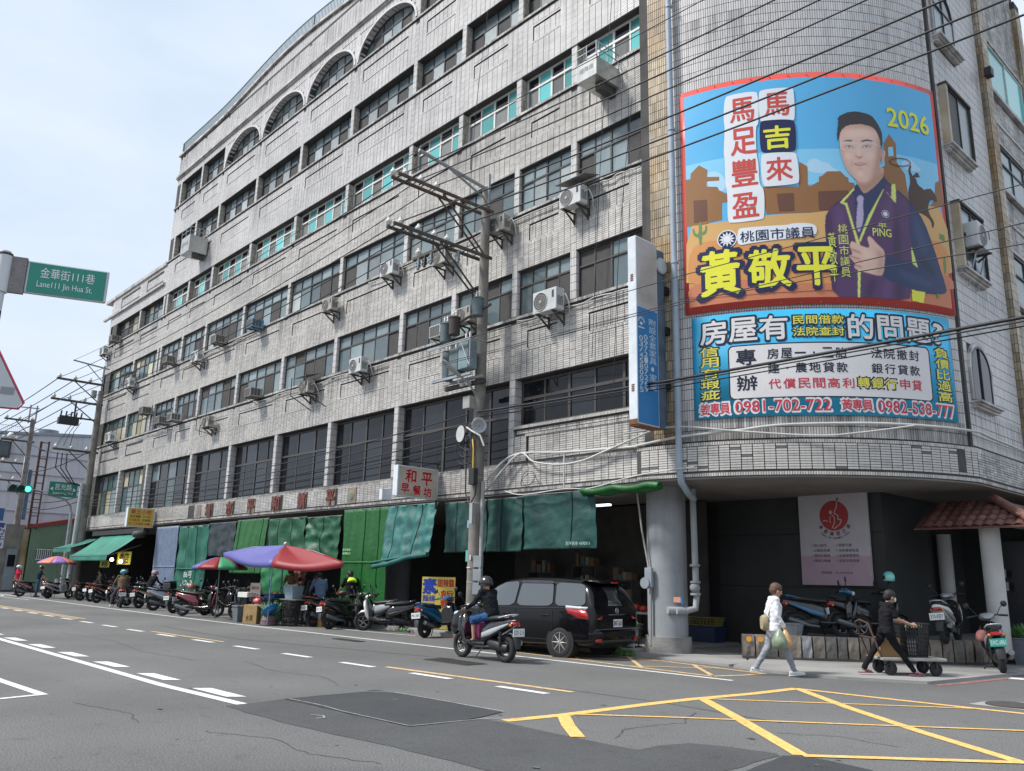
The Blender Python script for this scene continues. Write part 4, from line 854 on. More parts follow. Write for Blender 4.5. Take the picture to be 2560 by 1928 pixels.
b = MB(); b.box(-.2, .2, -2.15, -1.05, 10.0, 10.4); b.tube([(0, -1.3, 11.4), (0, -1.3, 10.4)], .06, 5); b.box(-.04, .04, -2.1, .1, 10.42, 10.52)
for k in range(5): b.cyl((0, -2.05+.28*k, 10.4), (-.05, -2.0+.28*k, 10.8), .05, n=8)
b.build('switch_box', BLK, PB, bevel=.03)
for k in range(3): b = MB(); b.tube([(0, -2.0+.35*k, 8.7), (0, -1.6+.2*k, 9.6), (.0, -1.3+.2*k, 10.2)], .02, 5); b.tube([(0, -1.9+.25*k, 8.3), (0, -1.9+.28*k, 7.4), (0, -1.1+.15*k, 6.6), (0, -.2, 6.4)], .035, 6); b.build('cable_loop', BLK, PB)
b = MB(); b.cyl((-.0, -.32, 0.1), (-.0, -.3, 6.6), .14, n=12); b.build('cable_duct', mat('duct_grey', (.33, .35, .35), .6), PB)
b = MB(); b.cyl((-.35, -.3, 11.9), (-.35, -.3, 12.35), .16, n=12); b.build('lamp_control', mat('box_grey', (.30, .30, .29), .6), PB)
PC2 = far_pole(-70, 15.1, 12.6, 0, [(12.45, -1.9, .15), (10.9, -1.9, .3), (9.2, -1.7, .2), (7.9, -1.7, .2)], 'leaning concrete power pole behind the green traffic light')
b = MB(); b.box(-.05, .05, -.35, -.25, 12.3, 13.7); b.box(-.05, .05, .1, .2, 12.3, 13.7); b.tube([(0, -1.0, 13.45), (0, .3, 13.5)], .05, 5); b.build('top_frame', GALV, PC2)
b = MB(); b.lathe([(.0, 0), (.25, .05), (.25, .3), (.1, .5), (.0, .5)], (0, -1.3, 10.95), 12); b.build('lamp', PORC, PC2)
def wire(pts, r_, name, label, group, m=None, n=18, sag=None):
    a, c = Vector(pts[0]), Vector(pts[-1]); out = []
    if sag is not None:
        for i in range(n+1): t = i/n; p = a.lerp(c, t); p.z -= 4*sag*t*(1-t); out.append(p)
    else: out = pts
    b = MB(); b.tube(out, r_, 6); return tag(b.build(name, m or WIRE), label, 'cable', group)
k = 0
for z, ys, r_ in ((12.42, (11.77, 12.3, 12.85), .017), (10.95, (11.7, 12.3, 12.85), .019)):
    for y in ys:
        k += 1; d = ['top row, outermost from the wall', 'top row, middle', 'top row, nearest the wall', 'lower row, outermost from the wall', 'lower row, middle', 'lower row, nearest the wall'][k-1]
        wire([(-17.3, y, z), (23, y+.1, z)], r_, 'power_line', 'black power line crossing in front of the big poster, %s' % d, 'power lines over the street', sag=.95, n=40)
        wire([(-17.4, y, z), (-53.6, 15.0-2.4+.85*((k-1) % 3), z+.35)], .017, 'power_line', 'black power line running left along the facade, %s' % d, 'power lines over the street', sag=.55, n=30)
        wire([(-53.6, 12.6+.85*((k-1) % 3), z+.35), (-105, 14+.6*((k-1) % 3), z+1.5)], .03, 'power_line', 'thin line in the sky left of the market, %s' % d, 'power lines over the street', sag=.5)
wire([(-17.4, 12.3, 13.4), (-53.6, 13.3, 14.0)], .011, 'power_line', 'thin topmost earth wire between the two power poles', 'power lines over the street', sag=.5); wire([(-17.4, 12.3, 13.4), (23, 12.3, 13.6)], .011, 'power_line', 'thin topmost earth wire above the poster', 'power lines over the street', sag=.7, n=30)
for i, (y, z0, z1, r_, sg) in enumerate(((14.55, 6.12, 6.2, .03, .35), (14.52, 6.05, 6.14, .014, .36), (14.58, 5.98, 6.25, .012, .42))):
    wire([(-17.2, y, z0), (23, y-.6, z1)], r_, 'telephone_cable', ['thick black cable crossing the lower part of the loan banner', 'thin black cable strung just under the thick one across the loan banner', 'thinnest black cable alongside the thick one across the loan banner'][i], 'low cables', sag=sg, n=30)
for i, (y, z0, z1, y1) in enumerate(((14.5, 6.1, 5.9, 14.9), (14.5, 5.85, 5.6, 14.9), (14.5, 5.55, 5.45, 14.9), (14.55, 5.3, 5.3, 14.95))):
    wire([(-17.5, y, z0), (-53.4, y1, z1)], .018, 'telephone_cable', 'black low cable running left across the dark first floor windows, number %d from the top' % (i+1) if 0 else ['uppermost', 'second', 'third', 'lowest'][i]+' of the black cables across the dark first floor windows', 'low cables', sag=.45, n=30)
for i, (za, zb) in enumerate(((7.15, 6.95), (6.6, 6.4), (6.65, 6.1))): wire([(-17.3, 13.2, za+.6), (-8.5, 12, za), (-2.8, 11.9, zb), (4, 11.9, zb-.1)], .008, 'telephone_cable', ['upper', 'middle', 'lower'][i]+' thin wire crossing the poster below the power lines', 'low cables')
for i, (x0, z0, x1, z1) in enumerate(((-53.4, 5.6, -70, 6.0), (-53.4, 5.9, -70, 6.6), (-53.4, 6.2, -70, 7.4), (-53.4, 8.5, -70, 8.6), (-53.4, 8.4, -70, 10.8))): wire([(x0, 14.7, z0), (x1, 15, z1)], .03, 'telephone_cable', ['lowest', 'second lowest', 'middle', 'second highest', 'highest'][i]+' of the cables between the two far poles', 'low cables', sag=.35)
# ================================================================== TRAFFIC LIGHT AND ROAD SIGNS
TG = mat('signal_green', (.02, .10, .085), .4)
tl = empty('traffic_light', (-62, 12.55, 6.45), 0, 'horizontal traffic light showing green above the far road', 'traffic light')
b = MB(); b.box(-.12, .1, -.05, 1.4, 0, .5); b.build('housing', TG, tl, bevel=.12)
for k, c in enumerate(('lens_dark', 'lens_dark', 'lens_on')):
    b = MB(); b.cyl((.1, .2+.47*k, .25), (.13, .2+.47*k, .25), .18, n=20); b.build('lens', mat('lens_on', (.05, .9, .5), .4, emit=2.6) if k == 2 else mat('lens_dark', (.01, .02, .02), .3), tl)
    q = MB(); n_ = 14; q.grid([[(.1+.3*t, .2+.47*k+.22*math.cos(a), .25+.22*math.sin(a)) for a in np.linspace(-.3, PI+.3, n_)] for t in (0, 1)]); q.build('visor', TG, tl, solid=.01)
ms = empty('street_name_mast', (-62.2, 16.6, 0), 0, 'grey curved signal mast holding the traffic light arm', 'signal mast')
b = MB(); b.cyl((0, 0, 0), (0, 0, 5.4), .11, n=12); b.tube([(0, 0, 5.3), (0, -.1, 5.8), (0, -.5, 6.25), (.0, -1.4, 6.45)], .08, 8); b.build('mast', GALV, ms); b = MB(); b.tube([(0, -.6, 6.55), (0, -3.0, 6.75)], .04, 6); b.cyl((0, -1.6, 6.75), (.3, -1.6, 6.95), .05, .12, n=10); b.build('arm', GALV, ms)
GS = mat('sign_green', (.015, .23, .17), .4, var=.06); WS = flat('sign_white', (.74, .76, .76), .5)
rs = empty('street_name_sign', (-61.6, 14.85, 6.35), 0, 'green street name board with white characters and two arrows by the far pole', 'street sign')
b = MB(); b.box(-.03, .0, 0, 1.75, 0, .98); b.build('board', GS, rs, bevel=.01)
fn = plane_fn((.006, 0, 0), (0, 1, 0), (0, 0, 1)); b = MB(); text('莒光路', (.35, .45, 1.4, .85), fn, WS, b, .01); text('Juguang Rd', (.25, .12, 1.5, .32), fn, WS, b, .01)
for s_ in (-1, 1): b.add([fn(.87+s_*.80, .5), fn(.87+s_*.62, .64), fn(.87+s_*.62, .36)], [(0, 1, 2)])
b.build('lettering', None, rs)
# street sign close to the camera on the left
D8 = Vector((-7.865, 1.462, 0)); E8 = Vector((-7.635, 2.067, 0)); dv = (E8-D8).normalized(); nn_ = Vector((dv.y, -dv.x, 0))
ns = empty('lane_sign', (0, 0, 0), 0, 'green lane name sign on a black and white striped pole at the left edge', 'street sign')
fs = plane_fn(D8+Vector((0, 0, 3.92)), dv, (0, 0, 1)); LW = (E8-D8).length
def slab_on(fn, u0, u1, v0, v1, o0, o1, m, name, par, bevel=.0):
    b = MB(); vs = [fn(u, v, o_) for o_ in (o0, o1) for u, v in ((u0, v0), (u1, v0), (u1, v1), (u0, v1))]
    b.add(vs, [(3, 2, 1, 0), (4, 5, 6, 7), (0, 1, 5, 4), (1, 2, 6, 5), (2, 3, 7, 6), (3, 0, 4, 7)]); return b.build(name, m, par, bevel=bevel)
slab_on(fs, 0.0, LW, 0, .30, -.03, 0, mat('alu', (.48, .50, .51), .4, metal=.3), 'board', ns, .012); slab_on(fs, .02, LW-.02, .015, .285, 0, .004, GS, 'green_face', ns, .0)
slab_on(fs, -.13, .0, -.01, .315, -.035, .008, mat('bracket_steel', (.21, .19, .19), .6, metal=.3, var=.2, scale=12), 'bracket', ns)
b = MB()
for u in (-.10, -.06, .02):
    for v in (.06, .15, .25): p = fs(u-.03, v, .01); b.ball(p, .006, 6, 4)
b.build('bolts', GALV, ns)
b = MB(); text('金華街111巷', (.11, .155, .54, .25), fs, WS, b, .012, .007); text('Lane111 Jin Hua St.', (.095, .055, .53, .125), fs, WS, b, .008, .007); b.build('lettering', None, ns)
pp = fs(-.17, 0); ap = Vector((pp.x, pp.y, 0))
b = MB(); b.mt(mat('pole_white', (.55, .57, .58), .5)); b.cyl(ap, ap+Vector((0, 0, 4.27)), .038, n=14); b.cyl(ap+Vector((0, 0, 3.9)), ap+Vector((0, 0, 4.23)), .055, n=14); b.mt(BLK)
for z in (.4, 1.2, 2.0, 2.8, 3.45): b.cyl(ap+Vector((0, 0, z)), ap+Vector((0, 0, z+.28)), .0385, n=14, cap=False)
b.cyl(ap+Vector((0, 0, 4.23)), ap+Vector((0, 0, 4.25)), .057, n=14); b.build('striped_pole', None, ns)
ts = empty('warning_sign', (0, 0, 0), 0, 'grey back of a triangular warning sign at the left edge', 'road sign')
ft = plane_fn(ap+Vector((0, 0, 2.95)), dv, (0, 0, 1)); tri = [(-.52, .0), (-.5, -.05), (.30, -.05), (.33, .0), (.0, .58), (-.07, .62), (-.14, .58)]
b = MB(); b.mt(mat('sign_back', (.50, .53, .55), .45, var=.08)); n_ = len(tri); b.add([ft(u-.02, v+.0, o_) for o_ in (.05, .06) for u, v in tri], [tuple(range(n_)), tuple(range(n_, 2*n_))]+[(i, (i+1) % n_, n_+(i+1) % n_, n_+i) for i in range(n_)])
b.build('plate', None, ts); b = MB(); q = [ft(u*1.03-.02, v*1.03, .045) for u, v in tri]; b.tube(q+[q[0]], .012, 5); b.build('red_edge', flat('edge_red', (.5, .05, .08)), ts)
b = MB(); b.add([ft(.14, .06, .064), ft(.24, .06, .064), ft(.24, .12, .064), ft(.14, .12, .064)], [(0, 1, 2, 3)]); b.build('data_plate', mat('plate_grey', (.25, .27, .28), .5), ts)
# ================================================================== POSTERS ON THE ROUNDED CORNER
def V3(f): return lambda u, v, o=0: Vector(tuple(float(t) for t in f(u, v, o)))
cf = V3(lambda u, v, o=0: afn(u, v, o))
def cpoly(mb, pts, m, off, sm=0):
    for _ in range(sm):
        q = []
        for (x0, y0), (x1, y1) in zip(pts, pts[1:]+pts[:1]): q += [(x0*.75+x1*.25, y0*.75+y1*.25), (x0*.25+x1*.75, y0*.25+y1*.75)]
        pts = q
    V, F = bisect(pts, [tuple(range(len(pts)))], .1); mb.mt(m); mb.add([cf(u, v, off) for u, v in V], F)
def rect(u0, v0, u1, v1): return [(u0, v0), (u1, v0), (u1, v1), (u0, v1)]
PCOL = {'red': (.55, .07, .055), 'sky': (.10, .42, .72), 'skyp': (.22, .55, .78), 'town': (.27, .13, .05), 'door': (.14, .06, .04), 'sand': (.60, .36, .14), 'sand2': (.60, .27, .09), 'sand3': (.53, .19, .10), 'dark': (.075, .04, .025), 'navy': (.012, .018, .07), 'navy2': (.018, .03, .095),
        'purple': (.075, .025, .10), 'lime': (.62, .68, .16), 'tie': (.42, .36, .52), 'skin': (.66, .41, .32), 'skin2': (.58, .34, .25), 'skin3': (.56, .33, .25), 'hair': (.02, .016, .016), 'white': (.68, .66, .66), 'frame': (.55, .52, .50), 'lip': (.50, .20, .19), 'yellow': (.72, .70, .05), 'cactus': (.13, .24, .08), 'cloud': (.40, .62, .78), 'whitep': (.70, .73, .77), 'skinlite': (.74, .50, .40), 'purple2': (.045, .015, .065), 'navy3': (.006, .010, .035)}
PM = {k: flat('print_'+k, c, .42) for k, c in PCOL.items()}
BP = [('town', [(1.40, 11.14), (1.53, 11.13), (1.54, 11.27), (1.75, 11.44), (1.95, 11.27), (1.93, 11.09), (2.22, 11.03), (2.22, 10.93), (1.92, 10.97), (1.92, 10.84), (2.17, 10.78), (2.21, 10.68), (2.38, 10.56), (2.39, 10.35), (2.26, 10.35), (2.25, 9.92), (1.93, 9.90), (1.92, 9.81), (1.40, 9.92)]),
('town', [(3.17, 10.62), (3.97, 10.55), (4.01, 11.17), (4.03, 11.17), (4.19, 11.05), (4.17, 10.58), (4.23, 10.56), (4.42, 10.67), (4.43, 10.79), (4.50, 10.81), (4.61, 10.92), (4.92, 10.93), (5.04, 10.79), (5.09, 10.78), (5.09, 10.66), (5.22, 10.65), (5.17, 9.90), (4.51, 9.89), (3.24, 9.92), (3.19, 10.23)]),
('town', [(5.89, 11.07), (6.01, 11.17), (6.02, 11.72), (6.19, 12.00), (6.35, 11.77), (6.33, 11.29), (6.53, 11.01), (6.56, 10.51), (6.63, 10.33), (5.78, 10.21)]),
('town', [(7.44, 10.98), (7.64, 11.11), (7.65, 10.42), (7.18, 10.31), (7.36, 10.55)]),
('door', [(1.59, 10.55), (1.91, 10.50), (1.91, 9.97), (1.59, 9.97)]),
('door', [(3.48, 10.41), (3.85, 10.40), (3.84, 9.96), (3.51, 9.97)]),
('door', [(4.39, 10.42), (5.07, 10.45), (5.00, 9.99), (4.38, 9.96)]),
('town', [(3.57, 10.34), (3.75, 10.33), (3.74, 9.97), (3.56, 9.98)]),
('town', [(4.52, 10.38), (4.76, 10.39), (4.74, 9.98), (4.50, 9.97)]),
('town', [(1.65, 10.30), (1.86, 10.27), (1.85, 9.98), (1.65, 9.98)]),
('skyp', [(6.13, 11.64), (6.26, 11.68), (6.26, 11.44), (6.12, 11.41)]),
('sand', [(1.40, 9.92), (1.94, 9.86), (3.17, 9.89), (4.51, 9.89), (6.80, 10.28), (7.70, 10.39), (7.71, 8.24), (1.35, 8.03)]),
('sand2', [(1.41, 9.44), (2.23, 9.44), (3.47, 9.10), (4.29, 9.03), (5.87, 9.17), (7.65, 9.64), (7.67, 8.31), (1.41, 7.98)]),
('sand3', [(1.38, 8.44), (2.44, 8.43), (4.07, 8.15), (5.79, 8.27), (7.71, 8.81), (7.72, 8.13), (1.43, 7.94)]),
('dark', [(6.58, 10.63), (6.66, 10.82), (6.65, 11.01), (6.71, 11.06), (6.75, 10.97), (6.83, 10.97), (6.86, 10.80), (7.04, 10.73), (7.01, 10.69), (6.91, 10.65), (7.24, 10.80), (7.33, 10.74), (7.44, 10.59), (7.42, 10.46), (7.30, 10.52), (7.19, 10.47), (7.10, 10.26), (7.15, 10.09), (7.27, 9.94), (7.23, 9.80), (7.18, 9.77), (7.16, 9.96), (6.98, 10.06), (6.74, 10.11), (6.57, 10.36)]),
('dark', [(6.73, 11.01), (6.80, 11.05), (6.83, 11.11), (6.92, 11.12), (6.92, 11.05), (6.98, 11.04), (6.88, 11.00), (6.75, 10.98)]),
('dark', [(6.63, 11.15), (6.69, 11.28), (6.73, 11.26), (6.68, 11.12), (6.74, 11.01), (6.69, 10.94), (6.64, 11.03)]),
('navy', [(5.17, 10.47), (5.26, 10.63), (5.48, 10.72), (5.95, 10.89), (6.02, 10.78), (6.13, 10.68), (6.63, 10.33), (6.94, 9.92), (7.15, 9.35), (7.35, 8.63), (7.46, 8.31), (7.39, 8.19), (6.91, 8.11), (6.52, 8.13), (5.96, 8.00), (4.55, 7.86), (4.50, 8.66), (4.47, 9.32), (4.51, 9.85), (4.69, 10.08), (4.99, 10.31)]),
('purple', [(4.85, 10.15), (5.21, 10.44), (5.34, 9.80), (5.94, 10.77), (6.09, 10.67), (6.23, 10.54), (6.58, 10.30), (6.48, 9.69), (6.52, 9.24), (6.58, 8.69), (6.38, 8.11), (6.34, 7.88), (5.22, 7.82), (4.55, 7.86), (4.50, 8.66), (4.47, 9.32), (4.49, 9.77), (4.58, 9.96)]),
('navy2', [(5.20, 10.55), (5.29, 10.63), (5.61, 10.50), (5.95, 10.85), (6.01, 10.74), (5.87, 10.38), (5.48, 9.81), (5.27, 9.34), (5.15, 9.45), (5.17, 9.98)]),
('lime', [(4.85, 10.14), (5.20, 10.55), (5.20, 10.47), (4.92, 10.14), (5.01, 10.14), (5.13, 9.56), (5.21, 9.23), (5.25, 9.04), (5.14, 7.85), (5.09, 7.85), (5.18, 9.04), (5.11, 9.41), (4.97, 10.08)]),
('lime', [(5.92, 10.55), (6.15, 10.27), (6.20, 10.24), (6.24, 10.73), (6.13, 10.70), (6.09, 10.36), (5.91, 10.56), (5.49, 9.86), (5.33, 9.50), (5.22, 9.23), (5.24, 9.17), (5.38, 9.48), (5.52, 9.77)]),
('tie', [(5.24, 10.29), (5.34, 10.35), (5.41, 10.30), (5.38, 10.14), (5.38, 9.95), (5.35, 9.69), (5.23, 9.38), (5.18, 9.56), (5.22, 9.94), (5.26, 10.13)]),
('skin2', [(5.24, 10.94), (5.97, 11.16), (5.97, 10.89), (5.69, 10.59), (5.43, 10.36), (5.32, 10.56), (5.26, 10.67)]),
('skin', [(4.95, 11.83), (4.99, 11.99), (5.15, 12.11), (5.48, 12.18), (5.83, 12.17), (5.96, 11.91), (5.97, 11.55), (5.88, 11.19), (5.76, 10.90), (5.55, 10.69), (5.40, 10.65), (5.23, 10.73), (5.06, 10.93), (4.96, 11.28), (4.93, 11.55)]),
('skin', [(5.95, 11.53), (6.05, 11.57), (6.04, 11.41), (5.96, 11.20), (5.89, 11.15)]),
('hair', [(4.89, 11.63), (4.90, 11.94), (4.95, 12.19), (4.94, 12.32), (5.13, 12.44), (5.32, 12.49), (5.54, 12.48), (5.77, 12.43), (5.91, 12.24), (6.01, 12.00), (5.99, 11.62), (5.93, 11.55), (5.93, 11.79), (5.85, 12.02), (5.75, 12.12), (5.48, 12.16), (5.15, 12.11), (4.99, 11.95), (4.94, 11.75)]),
('hair', [(5.01, 11.67), (5.10, 11.73), (5.25, 11.73), (5.24, 11.69), (5.11, 11.69)]),
('hair', [(5.45, 11.73), (5.60, 11.78), (5.75, 11.76), (5.74, 11.72), (5.59, 11.74), (5.46, 11.69)]),
('white', [(5.07, 11.54), (5.16, 11.57), (5.25, 11.54), (5.16, 11.51)]),
('white', [(5.46, 11.56), (5.57, 11.61), (5.67, 11.58), (5.57, 11.54)]),
('hair', [(5.14, 11.57), (5.19, 11.57), (5.19, 11.53), (5.14, 11.52)]),
('hair', [(5.55, 11.60), (5.60, 11.60), (5.60, 11.56), (5.55, 11.55)]),
('frame', [(4.97, 11.66), (5.41, 11.65), (5.41, 11.63), (4.98, 11.64)]),
('frame', [(5.40, 11.65), (5.75, 11.72), (5.75, 11.70), (5.41, 11.63)]),
('frame', [(5.01, 11.47), (5.30, 11.46), (5.32, 11.48), (5.02, 11.49)]),
('frame', [(5.43, 11.47), (5.70, 11.53), (5.69, 11.55), (5.44, 11.50)]),
('skin3', [(5.28, 11.37), (5.30, 11.29), (5.41, 11.26), (5.47, 11.33), (5.46, 11.35), (5.40, 11.31), (5.33, 11.31)]),
('lip', [(5.23, 11.13), (5.33, 11.17), (5.44, 11.18), (5.54, 11.14), (5.43, 11.08), (5.32, 11.06)]),
('white', [(5.28, 11.13), (5.37, 11.15), (5.48, 11.13), (5.38, 11.10)]),
('navy2', [(6.58, 10.30), (6.94, 9.92), (7.15, 9.35), (7.46, 8.31), (7.39, 8.19), (6.91, 8.11), (6.40, 8.15), (5.73, 8.34), (5.71, 8.52), (5.82, 8.94), (6.43, 8.82), (6.54, 9.06), (6.48, 9.69)]),
('skin', [(4.99, 9.09), (5.05, 9.22), (5.25, 9.10), (5.46, 9.04), (5.41, 9.31), (5.48, 9.36), (5.65, 9.15), (5.82, 9.01), (5.73, 8.41), (5.55, 8.41), (5.13, 8.51), (5.05, 8.59), (5.11, 8.65), (5.00, 8.78), (4.95, 8.87), (5.06, 8.87), (5.01, 9.03)]),
('skin3', [(5.01, 9.03), (5.24, 8.95), (5.22, 8.93), (5.00, 9.00)]),
('skin3', [(4.99, 8.86), (5.22, 8.79), (5.21, 8.76), (4.99, 8.83)]),
('skin3', [(5.06, 8.65), (5.25, 8.61), (5.23, 8.58), (5.06, 8.62)]),
('lime', [(6.50, 9.24), (6.63, 8.70), (6.49, 8.79)]),
('yellow', [(6.40, 8.15), (6.78, 8.13), (6.70, 7.86), (6.39, 7.88)]),
('cactus', [(1.70, 9.97), (1.78, 9.97), (1.77, 9.37), (1.70, 9.38), (1.70, 9.58), (1.57, 9.63), (1.54, 9.83), (1.59, 9.83), (1.61, 9.68), (1.70, 9.66)]),
('cactus', [(1.78, 9.70), (1.85, 9.72), (1.86, 9.85), (1.90, 9.85), (1.89, 9.66), (1.78, 9.60)]),
('cactus', [(7.08, 8.03), (7.22, 8.07), (7.22, 8.61), (7.12, 8.57)]),
('cactus', [(7.41, 8.67), (7.50, 8.71), (7.53, 9.15), (7.44, 9.10)]),
('cactus', [(7.35, 9.58), (7.57, 9.47), (7.55, 9.73), (7.45, 9.56), (7.40, 9.74), (7.39, 9.53)]),
('cloud', [(4.16, 11.10), (4.25, 11.24), (4.39, 11.26), (4.52, 11.15), (4.66, 11.15), (4.75, 11.00), (4.92, 10.96), (4.74, 10.86), (4.20, 10.89)]),
('cloud', [(6.43, 11.23), (6.53, 11.38), (6.75, 11.45), (6.87, 11.31), (7.09, 11.20), (6.63, 11.11)]),
('cloud', [(1.95, 11.23), (2.18, 11.18), (2.35, 10.98), (2.38, 10.62), (1.95, 10.71)]),
('whitep', [(2.41, 13.07), (2.54, 13.12), (3.11, 13.12), (3.19, 13.02), (3.17, 12.23), (3.09, 12.18), (3.08, 11.42), (3.12, 11.25), (3.11, 10.67), (3.22, 10.55), (3.19, 9.85), (3.13, 9.79), (2.45, 9.79), (2.37, 9.86), (2.40, 10.62), (2.35, 10.79), (2.37, 11.46), (2.34, 11.59), (2.40, 12.31), (2.37, 12.44)]),
('whitep', [(3.19, 13.06), (3.28, 13.13), (3.94, 13.12), (3.99, 13.05), (3.98, 12.32), (3.93, 12.22), (3.28, 12.27), (3.18, 12.32)]),
('navy', [(3.18, 12.27), (3.28, 12.31), (3.90, 12.28), (3.98, 12.18), (3.97, 11.53), (3.90, 11.43), (3.24, 11.47), (3.17, 11.56)]),
('whitep', [(3.17, 11.40), (3.24, 11.46), (3.89, 11.43), (3.97, 11.37), (4.00, 10.70), (3.93, 10.61), (3.34, 10.60), (3.17, 10.62)]),
('whitep', [(2.60, 9.63), (2.69, 9.64), (3.72, 9.61), (3.73, 9.65), (4.24, 9.64), (4.32, 9.47), (4.24, 9.31), (2.81, 9.24), (2.62, 9.21), (2.56, 9.35)])]
pt = empty('election_poster', (0, 0, 0), 0, 'huge curved election poster with a man in a purple vest before a desert town', 'poster')
b = MB(); S0, S1, Z0, Z1 = 1.31, 7.70, 7.71, 13.5
n = 64; g = [[cf(S0+(S1-S0)*i/n, z, .055) for z in (Z0, 10, 12, Z1)] for i in range(n+1)]; b.grid([[p for p in row] for row in g]); o = b.build('border', PM['red'], pt, solid=.004); o.modifiers['s'].offset = -1
def bandp(u0, v0, u1, v1, m, off, mb): cpoly(mb, rect(u0, v0, u1, v1), m, off)
b = MB(); bandp(S0+.11, Z0+.16, S1-.12, Z1-.13, PM['sky'], .062, b); bandp(S0+.11, 10.6, S1-.12, 11.5, PM['skyp'], .0624, b); bandp(S0+.11, Z0+.16, S1-.12, 9.6, PM['sand2'], .0627, b); bandp(S0+.11, Z0+.16, S1-.12, 8.35, PM['sand3'], .0629, b); b.build('printed_sky', None, pt)
b = MB(); off = .063
SMO = {'skin': 2, 'skin2': 2, 'hair': 1, 'cloud': 3, 'whitep': 2, 'navy': 1, 'navy2': 1, 'purple': 1, 'lip': 2, 'skin3': 1, 'white': 2, 'tie': 1, 'cactus': 2, 'sand': 1, 'sand2': 2, 'sand3': 2, 'dark': 1}
order = ['cloud', 'town', 'skyp', 'door', 'sand', 'sand2', 'sand3', 'dark', 'cactus']
bg_ = [x for x in BP if x[0] in order]; fg_ = [x for x in BP if x[0] not in order]
for c, p in sorted([x for x in bg_], key=lambda x: order.index(x[0])): cpoly(b, p, PM[c], off, SMO.get(c, 0)); off += .0005
b.build('printed_desert_town', None, pt)
